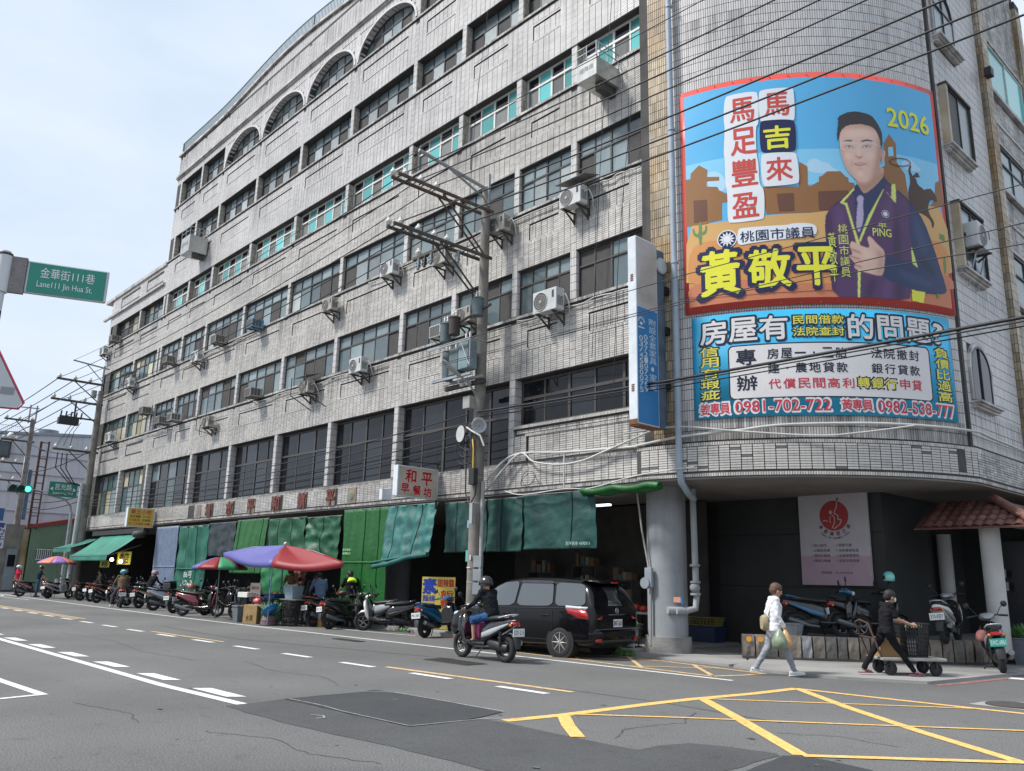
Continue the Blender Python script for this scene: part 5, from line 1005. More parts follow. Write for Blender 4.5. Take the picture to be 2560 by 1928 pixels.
PD = [('skin_d', 4, 0.75, 'face', [(4.89, 11.55), (4.96, 11.28), (5.06, 10.93), (5.23, 10.71), (5.40, 10.62), (5.23, 10.78), (5.05, 11.12), (4.98, 11.55)]),
('skin_d', 4, 0.85, 'face', [(5.88, 11.90), (6.08, 11.93), (5.94, 11.20), (5.75, 10.82), (5.55, 10.61), (5.69, 10.97), (5.81, 11.38)]),
('skin_d', 3, 0.8, 'face', [(5.22, 10.67), (5.40, 10.63), (5.63, 10.70), (5.98, 11.05), (5.97, 10.87), (5.69, 10.59), (5.43, 10.36), (5.29, 10.56)]),
('skin_d', 2, 0.6, 'face', [(5.31, 11.39), (5.36, 11.29), (5.43, 11.29), (5.47, 11.35), (5.44, 11.27), (5.31, 11.27)]),
('skin_d', 3, 0.45, 'face', [(5.02, 11.59), (5.29, 11.61), (5.26, 11.45), (5.05, 11.46)]),
('skin_d', 3, 0.45, 'face', [(5.46, 11.64), (5.75, 11.69), (5.71, 11.53), (5.47, 11.49)]),
('skin_d', 3, 0.5, 'face', [(4.94, 11.95), (5.15, 12.11), (5.48, 12.17), (5.86, 12.16), (5.93, 12.03), (5.47, 12.06), (5.10, 12.01)]),
('skin_d', 2, 0.5, 'face', [(5.16, 11.17), (5.22, 11.20), (5.23, 11.05), (5.19, 11.04)]),
('skin_d', 2, 0.5, 'face', [(5.54, 11.23), (5.59, 11.21), (5.60, 11.08), (5.55, 11.09)]),
('skin_d', 2, 0.5, 'face', [(5.29, 11.02), (5.47, 11.03), (5.43, 10.99), (5.32, 10.98)]),
('skin_l', 4, 0.7, 'face', [(5.14, 11.95), (5.47, 12.02), (5.74, 12.00), (5.72, 11.84), (5.46, 11.86), (5.14, 11.79)]),
('skin_l', 2, 0.8, 'face', [(5.36, 11.57), (5.40, 11.57), (5.40, 11.34), (5.35, 11.32)]),
('skin_l', 3, 0.6, 'face', [(5.03, 11.38), (5.20, 11.40), (5.20, 11.26), (5.06, 11.23)]),
('skin_l', 3, 0.6, 'face', [(5.54, 11.43), (5.75, 11.46), (5.72, 11.31), (5.55, 11.28)]),
('skin_l', 2, 0.6, 'face', [(5.31, 10.94), (5.44, 10.95), (5.43, 10.82), (5.32, 10.81)]),
('vest_d', 4, 0.8, 'vest', [(4.49, 9.85), (4.62, 10.00), (4.62, 9.03), (4.62, 7.86), (4.48, 7.86), (4.49, 9.03)]),
('vest_d', 3, 0.7, 'vest', [(6.09, 10.25), (6.21, 10.26), (6.26, 9.13), (6.03, 8.37), (6.02, 9.11)]),
('vest_d', 3, 0.7, 'vest', [(5.37, 8.32), (5.58, 8.33), (5.40, 7.81), (5.22, 7.80)]),
('vest_d', 3, 0.7, 'vest', [(6.07, 8.74), (6.37, 8.59), (6.14, 7.87), (5.94, 7.85)]),
('vest_l', 4, 0.5, 'vest', [(4.72, 10.04), (4.93, 10.01), (4.90, 9.03), (4.74, 8.66)]),
('vest_l', 4, 0.5, 'vest', [(5.80, 10.02), (6.11, 10.44), (6.17, 9.88), (5.88, 9.28), (5.75, 9.45)]),
('vest_l', 3, 0.5, 'vest', [(5.72, 8.27), (5.92, 8.36), (5.83, 7.84), (5.65, 7.83)]),
('slv_l', 4, 0.6, 'slv', [(6.61, 10.09), (6.84, 9.82), (7.00, 9.24), (6.79, 9.02), (6.63, 9.56)]),
('slv_l', 3, 0.5, 'slv', [(6.05, 8.63), (6.61, 8.51), (7.12, 8.36), (6.92, 8.26), (6.19, 8.38)]),
('slv_d', 3, 0.8, 'slv', [(6.66, 9.04), (7.08, 8.77), (7.14, 8.52), (6.80, 8.69)]),
('skin_d', 2, 0.75, 'hand', [(5.01, 9.03), (5.27, 8.93), (5.26, 8.88), (5.00, 8.98)]),
('skin_d', 2, 0.75, 'hand', [(4.99, 8.85), (5.26, 8.75), (5.24, 8.71), (4.99, 8.80)]),
('skin_d', 2, 0.75, 'hand', [(5.06, 8.66), (5.26, 8.58), (5.24, 8.54), (5.06, 8.62)]),
('skin_d', 4, 0.6, 'hand', [(5.57, 9.06), (5.82, 8.97), (5.73, 8.40), (5.51, 8.40), (5.65, 8.74)]),
('skin_l', 3, 0.5, 'hand', [(5.25, 9.04), (5.49, 8.98), (5.54, 8.77), (5.30, 8.79)]),
('frame', 0.6, 0.9, '', [(4.96, 11.63), (5.12, 11.66), (5.37, 11.64), (5.40, 11.61), (5.38, 11.50), (5.30, 11.45), (5.10, 11.46), (4.99, 11.51), (4.97, 11.64), (4.95, 11.63), (4.97, 11.50), (5.10, 11.45), (5.30, 11.43), (5.39, 11.49), (5.42, 11.62), (5.37, 11.66), (5.12, 11.68), (4.96, 11.65)]),
('frame', 0.6, 0.9, '', [(5.47, 11.63), (5.50, 11.67), (5.73, 11.71), (5.75, 11.69), (5.72, 11.58), (5.66, 11.53), (5.50, 11.49), (5.46, 11.54), (5.47, 11.64), (5.45, 11.63), (5.44, 11.53), (5.49, 11.47), (5.67, 11.51), (5.74, 11.57), (5.76, 11.69), (5.73, 11.73), (5.50, 11.69), (5.45, 11.64)]),
('frame', 0.6, 0.9, '', [(5.39, 11.60), (5.46, 11.61), (5.46, 11.63), (5.39, 11.62)]),
('frame', 0.6, 0.9, '', [(5.75, 11.68), (5.97, 11.61), (5.98, 11.62), (5.76, 11.70)]),
('hair', 0.6, 0.9, '', [(5.07, 11.54), (5.17, 11.58), (5.26, 11.54), (5.27, 11.55), (5.17, 11.59), (5.07, 11.56)]),
('hair', 0.6, 0.9, '', [(5.47, 11.56), (5.57, 11.61), (5.67, 11.58), (5.68, 11.60), (5.58, 11.62), (5.46, 11.57)]),
('lip_d', 0.6, 0.9, '', [(5.23, 11.12), (5.38, 11.11), (5.54, 11.13), (5.54, 11.14), (5.38, 11.12), (5.24, 11.13)])]

# the portrait: one finely divided printed sheet with soft colour transitions held in a colour attribute
def chk(p, n):
    for _ in range(n): p = [q for (x0, y0), (x1, y1) in zip(p, p[1:]+p[:1]) for q in ((x0*.78+x1*.22, y0*.78+y1*.22), (x0*.22+x1*.78, y0*.22+y1*.78))]
    return p
U0, V0, DU = 4.28, 7.87, .0145; NU, NV_ = int((7.62-U0)/DU), int((12.95-V0)/DU)
GU, GV = np.meshgrid(U0+DU*np.arange(NU), V0+DU*np.arange(NV_), indexing='ij')
def inside(p):
    r = np.zeros(GU.shape, bool); x0, y0 = p[-1]
    for x1, y1 in p:
        if y0 != y1: c = ((y1 > GV) != (y0 > GV)) & (GU < (x0-x1)*(GV-y1)/(y0-y1)+x1); r ^= c
        x0, y0 = x1, y1
    return r
def blur(a, k):
    n = max(1, int(k*2.5)); w = np.exp(-.5*(np.arange(-n, n+1)/max(k, .3))**2); w /= w.sum(); a = a.astype(float)
    for ax in (0, 1): a = sum(w[i]*np.roll(a, i-n, ax) for i in range(2*n+1))
    return a
img = np.zeros(GU.shape+(3,)); al = np.zeros(GU.shape); masks = {}
PC = dict(PCOL); PC.update(skin_d=(.36, .185, .13), skin_l=(.76, .55, .46), vest_d=(.03, .010, .045), vest_l=(.14, .06, .18), slv_l=(.045, .07, .16), slv_d=(.006, .010, .03), lip_d=(.25, .07, .07), skin=(.66, .43, .345), purple=(.08, .03, .105))
def put_(m, col, a=1.): 
    global img; m = (m*a)[..., None]; img = img*(1-m)+np.array(col)*m
FG = [x for x in fg_ if x[0] != 'whitep' and not (x[0] == 'navy' and x[1][0][0] < 4)]
def layer(c, p):
    m = inside(chk(p, SMO.get(c, 0))); key = {'skin': 'skin', 'purple': 'vest', 'navy2': 'slv'}.get(c)
    put_(blur(m, .55)*(al > 0) + m*(al == 0), PC[c]); np.maximum(al, m, out=al); return m
late = []
for n_, (c, p) in enumerate(FG):
    zc = sum(q[1] for q in p)/len(p)
    if c in ('white', 'frame', 'lip') or (c == 'hair' and len(p) <= 5) or (c == 'skin3'): late.append((c, p)); continue
    m = layer(c, p)
    if c in ('skin', 'skin2'): k = 'hand' if zc < 9.6 else 'face'; masks[k] = masks.get(k, np.zeros(GU.shape, bool)) | m
    if c == 'purple': masks['vest'] = m
    if c == 'navy2' and zc < 9.6: masks['slv'] = m
hairm = inside(chk([p for c, p in FG if c == 'hair' and len(p) > 8][0], 1)); masks['face'] &= ~hairm
strand = .5+.5*np.sin(GU*95+6*np.sin(GV*9))*np.sin(GV*37+GU*60); put_(hairm*strand*.35, (.07, .06, .065)); late0 = [q for q in PD if q[3]]; late1 = [q for q in PD if not q[3]]
if 'vest' in masks: masks['vest'] &= ~(masks['hand'] | masks['slv']) & (np.abs(img-np.array(PC['purple'])).sum(-1) < .05)
for c, bl, a, cm, p in late0: put_(np.clip(blur(inside(chk(p, 1)), bl), 0, 1)*masks[cm], PC[c], a)
for c, p in late: put_(blur(inside(chk(p, SMO.get(c, 0))), .5), PC[c] if c != 'skin3' else PC['skin_d'], .85 if c != 'white' else .75)
for c, bl, a, cm, p in late1: put_(np.clip(blur(inside(p), bl)*1.1, 0, 1), PC[c], a)
cells = (al[:-1, :-1] > 0) & (al[1:, :-1] > 0) & (al[:-1, 1:] > 0) & (al[1:, 1:] > 0)
ci, cj = np.nonzero(cells); ids = np.arange(GU.size).reshape(GU.shape); Q_ = np.stack([ids[ci, cj], ids[ci+1, cj], ids[ci+1, cj+1], ids[ci, cj+1]], 1)
use, inv = np.unique(Q_, return_inverse=True); XY = afn(GU.ravel()[use], GV.ravel()[use], off+.001); me = bpy.data.meshes.new('printed_man'); me.vertices.add(len(use)); me.vertices.foreach_set('co', XY.ravel())
me.loops.add(Q_.size); me.loops.foreach_set('vertex_index', inv.ravel().astype(np.int32)); me.polygons.add(len(Q_)); me.polygons.foreach_set('loop_start', np.arange(0, Q_.size, 4, dtype=np.int32)); me.update(calc_edges=True)
ca = me.color_attributes.new('print', 'FLOAT_COLOR', 'POINT'); ca.data.foreach_set('color', np.concatenate([img.reshape(-1, 3)[use], np.ones((len(use), 1))], 1).ravel())
pm_ = bpy.data.materials.new('print_portrait'); pm_.use_nodes = True; bs_ = pm_.node_tree.nodes['Principled BSDF']; bs_.inputs['Roughness'].default_value = .42; at_ = pm_.node_tree.nodes.new('ShaderNodeAttribute'); at_.attribute_name = 'print'; pm_.node_tree.links.new(at_.outputs['Color'], bs_.inputs['Base Color']); me.materials.append(pm_); link('printed_man', me, pt); off += .003
b = MB()
for c, p in [x for x in fg_ if x[0] == 'whitep' or (x[0] == 'navy' and x[1][0][0] < 4)]: cpoly(b, p, PM[c], off, SMO.get(c, 0)+1); off += .0005
off += .001
RD = PM['red']; KW = dict(step=.1)
for s, bx in (('馬', (2.53, 12.36, 3.07, 12.98)), ('足', (2.52, 11.5, 3.09, 12.18)), ('豐', (2.51, 10.7, 3.08, 11.36)), ('盈', (2.50, 9.9, 3.07, 10.5)), ('馬', (3.31, 12.4, 3.86, 13.0)), ('來', (3.28, 10.74, 3.85, 11.32))): text(s, bx, cf, RD, b, .022, off, **KW)
text('吉', (3.27, 11.55, 3.85, 12.13), cf, PM['yellow'], b, .03, off, **KW)
text('桃園市議員', (2.64, 9.28, 4.25, 9.55), cf, PM['navy'], b, .015, off, **KW)
for s, bx in (('黃', (1.73, 8.08, 2.58, 9.14)), ('敬', (2.8, 8.15, 3.68, 9.04)), ('平', (3.84, 8.16, 4.64, 9.04))):
    text(s, (bx[0]-.07, bx[1]-.07, bx[2]+.07, bx[3]+.07), cf, PM['navy'], b, .075, off, **KW); text(s, bx, cf, PM['yellow'], b, .035, off+.004, **KW)
text('2026', (6.17, 12.2, 7.38, 12.68), cf, PM['yellow'], b, .025, off, **KW)
def sun_emblem(cx, cz, r, mb, o_):
    c = lambda rr, m, oo: cpoly(mb, [(cx+rr*math.cos(t), cz+rr*math.sin(t)) for t in np.linspace(0, 2*PI, 33)[:-1]], m, oo)
    c(r*1.12, PM['whitep'], o_); c(r, PM['navy'], o_+.0005); c(r*.55, PM['whitep'], o_+.001); c(r*.47, PM['navy'], o_+.0015); c(r*.44, PM['whitep'], o_+.002)
    for k in range(12): a = 2*PI*k/12; cpoly(mb, [(cx+r*.56*math.cos(a-.22), cz+r*.56*math.sin(a-.22)), (cx+r*.95*math.cos(a), cz+r*.95*math.sin(a)), (cx+r*.56*math.cos(a+.22), cz+r*.56*math.sin(a+.22))], PM['whitep'], o_+.001)
sun_emblem(2.345, 9.415, .2, b, off)
b.build('printed_slogans', None, pt)
b = MB(); sun_emblem(5.895, 9.92, .085, b, off+.004); LM = PM['lime']
text('桃園市議員', (4.76, 8.32, 4.97, 9.62), cf, LM, b, .0, off+.004, .1, True); text('黃敬平', (4.52, 8.2, 4.7, 9.42), cf, LM, b, .0, off+.004, .1, True)
text('PING', (5.55, 9.36, 6.0, 9.55), cf, LM, b, .02, off+.004, .1); text('平', (5.68, 9.56, 5.9, 9.68), cf, LM, b, .03, off+.004, .1)
def lines(pts, w_, m, o_, mb=None):
    mb = mb or b
    for (x0, y0), (x1, y1) in zip(pts, pts[1:]):
        d = math.hypot(x1-x0, y1-y0); nx, ny = -(y1-y0)/d*w_/2, (x1-x0)/d*w_/2; cpoly(mb, [(x0-nx, y0-ny), (x1-nx, y1-ny), (x1+nx, y1+ny), (x0+nx, y0+ny)], m, o_)
lines([(6.3+.52*math.cos(t)*.55+.12, 11.3+.10*math.sin(t)+.03*math.cos(t)) for t in np.linspace(0, 2*PI, 22)], .02, PM['dark'], off)
b.build('printed_vest_lettering', None, pt)
b = MB()
for i in range(16): p = cf(S0+.03+(S1-S0-.06)*i/15, Z1-.04, .07); b.ball(p, .012, 6, 4); p = cf(S0+.03+(S1-S0-.06)*i/15, Z0+.04, .07); b.ball(p, .012, 6, 4)
b.build('eyelets', STEELF, pt)
# the loan banner under it
lb = empty('loan_banner', (0, 0, 0), 0, 'curved blue loan advertisement banner below the big poster', 'banner')
BLU = flat('print_banner_blue', (.035, .34, .56), .4); b = MB(); S0, S1, Z0, Z1 = 1.47, 7.41, 5.2, 7.6
g = [[cf(S0+(S1-S0)*i/60, z, .055) for z in (Z0, Z1)] for i in range(61)]; b.grid(g); o = b.build('sheet', BLU, lb, solid=.004); o.modifiers['s'].offset = -1
b = MB(); WH = flat('print_white', (.72, .73, .76), .42); NV = flat('print_black', (.015, .02, .04), .45); YE = flat('print_banner_yellow', (.72, .66, .10), .42); RE = flat('print_banner_red', (.52, .04, .07), .42)
def rrect(u0, v0, u1, v1, r_): return [(cx_+r_*math.cos(a), cz+r_*math.sin(a)) for cx_, cz, a0 in ((u1-r_, v1-r_, 0), (u0+r_, v1-r_, PI/2), (u0+r_, v0+r_, PI), (u1-r_, v0+r_, 1.5*PI)) for a in np.linspace(a0, a0+PI/2, 6)]
cpoly(b, rrect(2.26, 5.59, 6.73, 6.84, .12), NV, .063); cpoly(b, rrect(2.29, 5.62, 6.70, 6.81, .10), WH, .0636); b.build('white_panel', None, lb)
b = MB()
def t2(s, bx, m, bold, out=None, ob=.06, vert=False):
    if out: text(s, (bx[0]-.025, bx[1]-.025, bx[2]+.025, bx[3]+.025), cf, out, b, ob, .0645, .1, vert)
    text(s, bx, cf, m, b, bold, .0675, .1, vert)
for s, x0, x1 in (('房', 1.66, 2.25), ('屋', 2.31, 2.9), ('有', 2.97, 3.55), ('的', 4.84, 5.38), ('問', 5.5, 6.08), ('題', 6.2, 6.8)): t2(s, (x0, 6.93, x1, 7.47), WH, .028, NV, .075)
t2('?', (6.9, 6.96, 7.17, 7.42), WH, .04, NV, .09)
t2('民間借款', (3.67, 7.25, 4.75, 7.45), YE, .02, NV, .08); t2('法院查封', (3.66, 6.98, 4.74, 7.18), YE, .02, NV, .08)
t2('信用有瑕疵', (1.64, 5.62, 2.05, 6.87), YE, .025, NV, .075, True); t2('負債比過高', (6.88, 5.62, 7.27, 6.87), YE, .025, NV, .075, True)
for s, bx, m in (('專', (2.44, 6.37, 2.86, 6.73), NV), ('辦', (2.44, 5.79, 2.86, 6.12), NV)): t2(s, bx, m, .028)
for s, x0, dx, y0, y1, m in (('房屋一·二胎', 3.1, .285, 6.48, 6.71, NV), ('建·農地貸款', 3.1, .285, 6.15, 6.37, NV), ('法院撤封', 5.29, .3, 6.49, 6.72, NV), ('銀行貸款', 5.28, .3, 6.15, 6.37, NV), ('代償民間高利', 3.1, .305, 5.8, 6.02, RE), ('轉銀行', 4.96, .305, 5.81, 6.04, YE), ('申貸', 5.91, .29, 5.82, 6.05, RE)):
    for i, ch in enumerate(s):
        u = x0+dx*i; u1 = u+dx*.82
        if ch == '·': cpoly(b, rrect(u+dx*.34, (y0+y1)/2-.025, u+dx*.48, (y0+y1)/2+.025, .02), m, .0665)
        elif ch == '一': cpoly(b, rect(u, (y0+y1)/2-.02, u1, (y0+y1)/2+.02), m, .0665)
        else: t2(ch, (u, y0, u1, y1), m, .022, NV if m == YE else None, .05)
for s, bx in (('姜專員', (1.61, 5.29, 2.26, 5.55)), ('0981-702-722', (2.38, 5.3, 4.35, 5.55)), ('黃專員', (4.58, 5.31, 5.24, 5.55)), ('0982-538-777', (5.36, 5.29, 7.27, 5.55))): t2(s, bx, RE, .024, WH, .085)
b.build('lettering', None, lb)
# ================================================================== SIGNS ALONG THE FRONT
SW = mat('sign_shell', (.60, .64, .68), .45, var=.08, scale=5); RSTP = mat('rust_panel', (.16, .065, .03), .8, var=.4, scale=10)
vs_ = empty('vertical_sign_box', (0, 0, 0), 0, 'tall projecting furniture shop light box, faded white above and blue below', 'sign')
slab_on(plane_fn((-11.2, 14.09, 5.01), (0, 1, 0), (0, 0, 1)), 0, .79, 0, 4.44, -.24, 0, SW, 'box', vs_, .015)
fv = plane_fn((-11.2, 14.09, 5.01), (0, 1, 0), (0, 0, 1))
slab_on(fv, .03, .76, .03, 2.72, 0, .006, mat('sign_blue', (.02, .17, .40), .4, var=.12, scale=1.2), 'blue_face', vs_); slab_on(fv, .03, .76, 2.74, 4.40, 0, .006, mat('sign_faded', (.42, .41, .42), .6, var=.12, scale=2, col2=(.37, .35, .33)), 'faded_face', vs_)
b = MB(); FW = flat('faded_white', (.52, .60, .66), .6)
text('附設全套家具', (.44, 1.42, .70, 2.52), fv, FW, b, .0, .009, vert=True); text('·', (.5, 1.27, .6, 1.37), fv, FW, b, .05, .009); text('家電', (.44, .82, .70, 1.22), fv, FW, b, .0, .009, vert=True); text('0972107269', (.25, .75, .38, 2.1), fv, FW, b, .015, .009, vert=True); text('03/4580075', (.08, .72, .21, 2.05), fv, FW, b, .015, .009, vert=True)
for r0 in (.13, .1): b.add([fv(.16+r0*math.cos(t)*(1 if j else .86), 2.36+r0*math.sin(t)*(1 if j else .86), .009) for t in np.linspace(0, PI, 12) for j in (0, 1)], [(2*i, 2*i+1, 2*i+3, 2*i+2) for i in range(11)])
b.add([fv(.16+.05*math.cos(t), 2.33+.04*math.sin(t), .009) for t in np.linspace(0, 2*PI, 12)[:-1]], [tuple(range(11))]); b.add([fv(u, v, .009) for u, v in ((.05, 2.22), (.27, 2.22), (.27, 2.25), (.05, 2.25))], [(0, 1, 2, 3)])
FS = flat('ghost_grey', (.36, .34, .33), .7); text('山田', (.16, 3.3, .62, 3.75), fv, FS, b, 0, .009); text('家具行', (.16, 2.85, .66, 3.1), fv, FS, b, 0, .009)
b.build('lettering', None, vs_)
b = MB(); b.box(-11.44, -11.2, 14.085, 14.095, 5.0, 5.12); 
for z in (5.75, 8.35): 
    for k in range(4): b.box(-11.36, -11.28, 14.083, 14.09, z+.045*k, z+.045*k+.028)
b.box(-11.45, -11.19, 14.1, 14.9, 4.97, 5.01); b.build('rust_streaks', RSTP, vs_)
slab_on(fv, .80, 1.12, .02, 4.35, -.30, -.05, mat('panel_slate', (.09, .13, .18), .6, var=.3, scale=3, streak=.4), 'rear_panel', vs_)
b = MB(); b.cyl(fv(.98, 3.95, -.03), fv(.98, 3.95, .0), .2, n=26); b.cyl(fv(.98, 3.95, 0), fv(.98, 3.95, .012), .18, n=26); b.build('round_disc', mat('disc_grey', (.40, .44, .44), .4), vs_)
b = MB()
for z in (1.0, 2.3, 3.3): b.box(-11.5, -11.2, 15.2, 15.5, 5+z, 5.18+z)
b.build('wall_bracket', BLK, vs_)
fb = plane_fn((-19.66, 13.70, 3.87), (0, 1, 0), (0, 0, 1))
bs = empty('breakfast_sign', (0, 0, 0), 0, 'projecting light box of the breakfast shop with red brush characters', 'sign'); slab_on(fb, 0, 1.48, 0, .9, -.22, 0, SW, 'box', bs, .01); slab_on(fb, .04, 1.45, .03, .87, 0, .006, mat('sign_food', (.46, .44, .38), .5, var=.15, scale=2, col2=(.36, .33, .22)), 'face', bs)
b = MB(); RB = flat('red_brush', (.42, .01, .02), .5); PK = flat('pink_edge', (.75, .45, .42), .5)
for s, x0, x1, y0, y1 in (('和', .28, .66, .43, .80), ('平', .86, 1.24, .38, .76), ('早', .14, .43, .1, .38), ('餐', .56, .85, .08, .36), ('坊', .95, 1.24, .05, .33)): text(s, (x0-.012, y0-.012, x1+.012, y1+.012), fb, PK, b, .07, .008); text(s, (x0, y0, x1, y1), fb, RB, b, .04, .010)
b.build('lettering', None, bs); b = MB(); b.tube([(-19.75, 15.2, 3.6), (-19.75, 15.2, 5.0)], .03, 4); b.tube([(-19.75, 13.7, 4.9), (-19.75, 15.3, 4.95)], .02, 4); b.build('bracket', BLK, bs); b = MB(); b.box(-19.95, -19.8, 13.3, 13.6, 3.75, 4.05); b.build('flood_lamp', SW, bs)
fy = plane_fn((-42.7, 13.92, 3.70), (0, 1, 0), (0, 0, 1))
ys = empty('noodle_shop_sign', (0, 0, 0), 0, 'yellow projecting light box of the noodle shop at the left end', 'sign'); slab_on(fy, 0, 1.28, 0, .94, -.25, 0, SW, 'box', ys, .01); slab_on(fy, .03, 1.25, .03, .91, 0, .008, flat('sign_yellow', (.56, .42, .09), .5), 'face', ys)
b = MB(); RY = flat('sign_red', (.45, .02, .04), .5); GY = flat('sign_dark_green', (.03, .05, .02), .5); OY = flat('sign_orange', (.5, .17, .01), .5)
text('華王小吃', (.15, .63, 1.14, .86), fy, RY, b, .015, .012); text('各式湯麵', (.13, .46, .62, .58), fy, GY, b, .02, .012); text('炒麵', (.72, .46, 1.12, .58), fy, OY, b, .02, .012); text('肉羹麵', (.12, .28, .62, .41), fy, OY, b, .02, .012); text('炒米粉', (.72, .28, 1.12, .41), fy, GY, b, .02, .012); text('蝦仁花枝羹麵', (.10, .1, .78, .23), fy, OY, b, .02, .012)
b.mt(RY); b.add([fy(*p, .012) for p in ((.84, .14), (1.0, .14), (1.0, .1), (1.14, .165), (1.0, .23), (1.0, .19), (.84, .19))], [tuple(range(7))]); b.build('lettering', None, ys)
# market name in relief on the fascia
PQ = mat('plaque', (.24, .20, .16), .7, var=.2, scale=5); RL = mat('relief_red', (.15, .04, .03), .6, var=.3, scale=8)
ff = plane_fn((0, YF-.13, 0), (1, 0, 0), (0, 0, 1))
for x, s in ((-36.35, '場'), (-34.2, '市'), (-32.15, '平'), (-30.0, '和'), (-28.0, '鎮'), (-25.95, '平')):
    t = empty('name_plaque', (0, 0, 0), 0, '%s plaque from the left of the six with dark red relief characters, %s' % (['first', 'second', 'third', 'fourth', 'fifth', 'sixth'][[-36.35, -34.2, -32.15, -30.0, -28.0, -25.95].index(x)], s), 'plaque', 'market name plaques'); slab_on(ff, x-.3, x+.3, 4.0, 4.58, -.02, .03, PQ, 'board', t)
    b = MB(); b2 = text(s, (x-.27, 4.02, x+.27, 4.56), ff, RL, b, .05, .05); b.build('character', None, t, solid=.03)
t = empty('crest_plaque', (0, 0, 0), 0, 'small plaque with a faded round crest right of the market name', 'plaque'); slab_on(ff, -24.85, -24.3, 4.02, 4.55, -.02, .03, PQ, 'board', t)
b = MB(); b.cyl((-24.57, YF-.16, 4.32), (-24.57, YF-.175, 4.32), .17, n=18); b.build('ring', mat('crest_gold', (.32, .25, .12), .6), t); b = MB(); b.cyl((-24.57, YF-.17, 4.28), (-24.57, YF-.185, 4.28), .1, n=14); b.build('flower', mat('crest_teal', (.10, .24, .24), .6), t)
t = empty('bare_plaque', (0, 0, 0), 0, 'empty brown plaque left of the market name', 'plaque'); slab_on(ff, -37.65, -37.2, 4.0, 4.58, -.02, .03, PQ, 'board', t)
# nursing home board
nb = empty('nursing_home_board', (0, 0, 0), 0, 'white and pink nursing home board with a round red emblem on the dark wall', 'sign board')
fnh = plane_fn((-10.62, 19.87, 1.65), (1, 0, 0), (0, 0, 1)); NW, NH = 1.78, 2.27
slab_on(fnh, 0, NW, 0, NH, -.06, 0, mat('board_white', (.46, .44, .46), .5, var=.05), 'board', nb); slab_on(fnh, .0, NW, .0, .7, 0, .004, mat('board_pink', (.42, .30, .36), .5, var=.05), 'pink_lower_part', nb)
b = MB(); RE2 = flat('emblem_red', (.36, .045, .05), .5); PU = flat('board_purple', (.14, .05, .09), .5); CW = flat('emblem_cream', (.55, .42, .38), .5)
cxx, czz, rr2 = .93, 1.68, .37; b.mt(RE2); b.add([fnh(cxx+rr2*math.cos(t), czz+rr2*math.sin(t), .006) for t in np.linspace(0, 2*PI, 41)[:-1]], [tuple(range(40))])
def stroke(pts, w_, m, fn, off, mb):
    mb.mt(m)
    for i, ((x0, y0), (x1, y1)) in enumerate(zip(pts, pts[1:])):
        d = math.hypot(x1-x0, y1-y0)+1e-6; nx, ny = -(y1-y0)/d*w_/2, (x1-x0)/d*w_/2; mb.add([fn(x0-nx, y0-ny, off), fn(x1-nx, y1-ny, off), fn(x1+nx, y1+ny, off), fn(x0+nx, y0+ny, off)], [(0, 1, 2, 3)])
e2 = lambda pts: [(.06+(x-40)/1346*NW*1.16, NH-(y-50)/1666*NH*1.09) for x, y in pts]
for pts, w_ in (([(668, 225), (665, 290), (640, 350), (610, 405), (655, 430), (685, 470), (668, 510), (735, 520), (700, 590), (600, 665)], .025), ([(575, 435), (615, 470), (620, 540), (570, 655)], .022), ([(550, 455), (535, 510), (545, 570)], .018), ([(415, 535), (455, 520), (500, 540)], .022)): stroke(e2(pts), w_, CW, fnh, .009, b)
b.mt(CW); c_ = e2([(555, 390)])[0]; b.add([fnh(c_[0]+.04*math.cos(t), c_[1]+.05*math.sin(t), .009) for t in np.linspace(0, 2*PI, 13)[:-1]], [tuple(range(12))])
b.mt(PU); c_ = e2([(680, 180)])[0]; b.add([fnh(c_[0]+x*.035, c_[1]+y*.045, .009) for x, y in ((0, -1), (1, .4), (.7, 1), (0, .5), (-.7, 1), (-1, .4))], [tuple(range(6))])
for i, s in enumerate('承恩護理之家'):
    a = R(-142+i*21.0); r_ = rr2+.075; x, y = cxx+r_*math.cos(a), czz+r_*math.sin(a); q = a+PI/2; f2 = lambda u, v, o=0, x=x, y=y, q=q: fnh(x+u*math.cos(q)-v*math.sin(q), y+u*math.sin(q)+v*math.cos(q), o); text(s, (-.047, -.047, .047, .047), f2, PU, b, .02, .009)
for i, s in enumerate('CHENG EN NURSING HOME'):
    if s == ' ': continue
    a = R(-130+i*4.0); r_ = rr2+.18; x, y = cxx+r_*math.cos(a), czz+r_*math.sin(a); q = a+PI/2; f2 = lambda u, v, o=0, x=x, y=y, q=q: fnh(x+u*math.cos(q)-v*math.sin(q), y+u*math.sin(q)+v*math.cos(q), o); text(s, (-.016, -.022, .016, .022), f2, PU, b, 0, .009)
for r_, (a_, c_) in enumerate((('用心陪伴', '用愛守護'), ('以關懷為尊', '全新健康促進'), ('個別化服務', '友善無障環境'), ('專業化照顧', '居家安寧照護'))):
    y = .925-.125*r_
    for s, x in ((a_, .36), (c_, 1.0)): text(s, (x, y, x+.083*len(s), y+.072), fnh, PU, b, .015, .009); b.mt(PU); b.add([fnh(x-.04+.012*math.cos(t), y+.035+.012*math.sin(t), .009) for t in np.linspace(0, 2*PI, 9)[:-1]], [tuple(range(8))])
text('諮詢專線', (.52, .27, .80, .335), fnh, PU, b, .01, .009); text('03 4570518', (.88, .275, 1.32, .325), fnh, PU, b, .0, .009); b.build('print', None, nb)
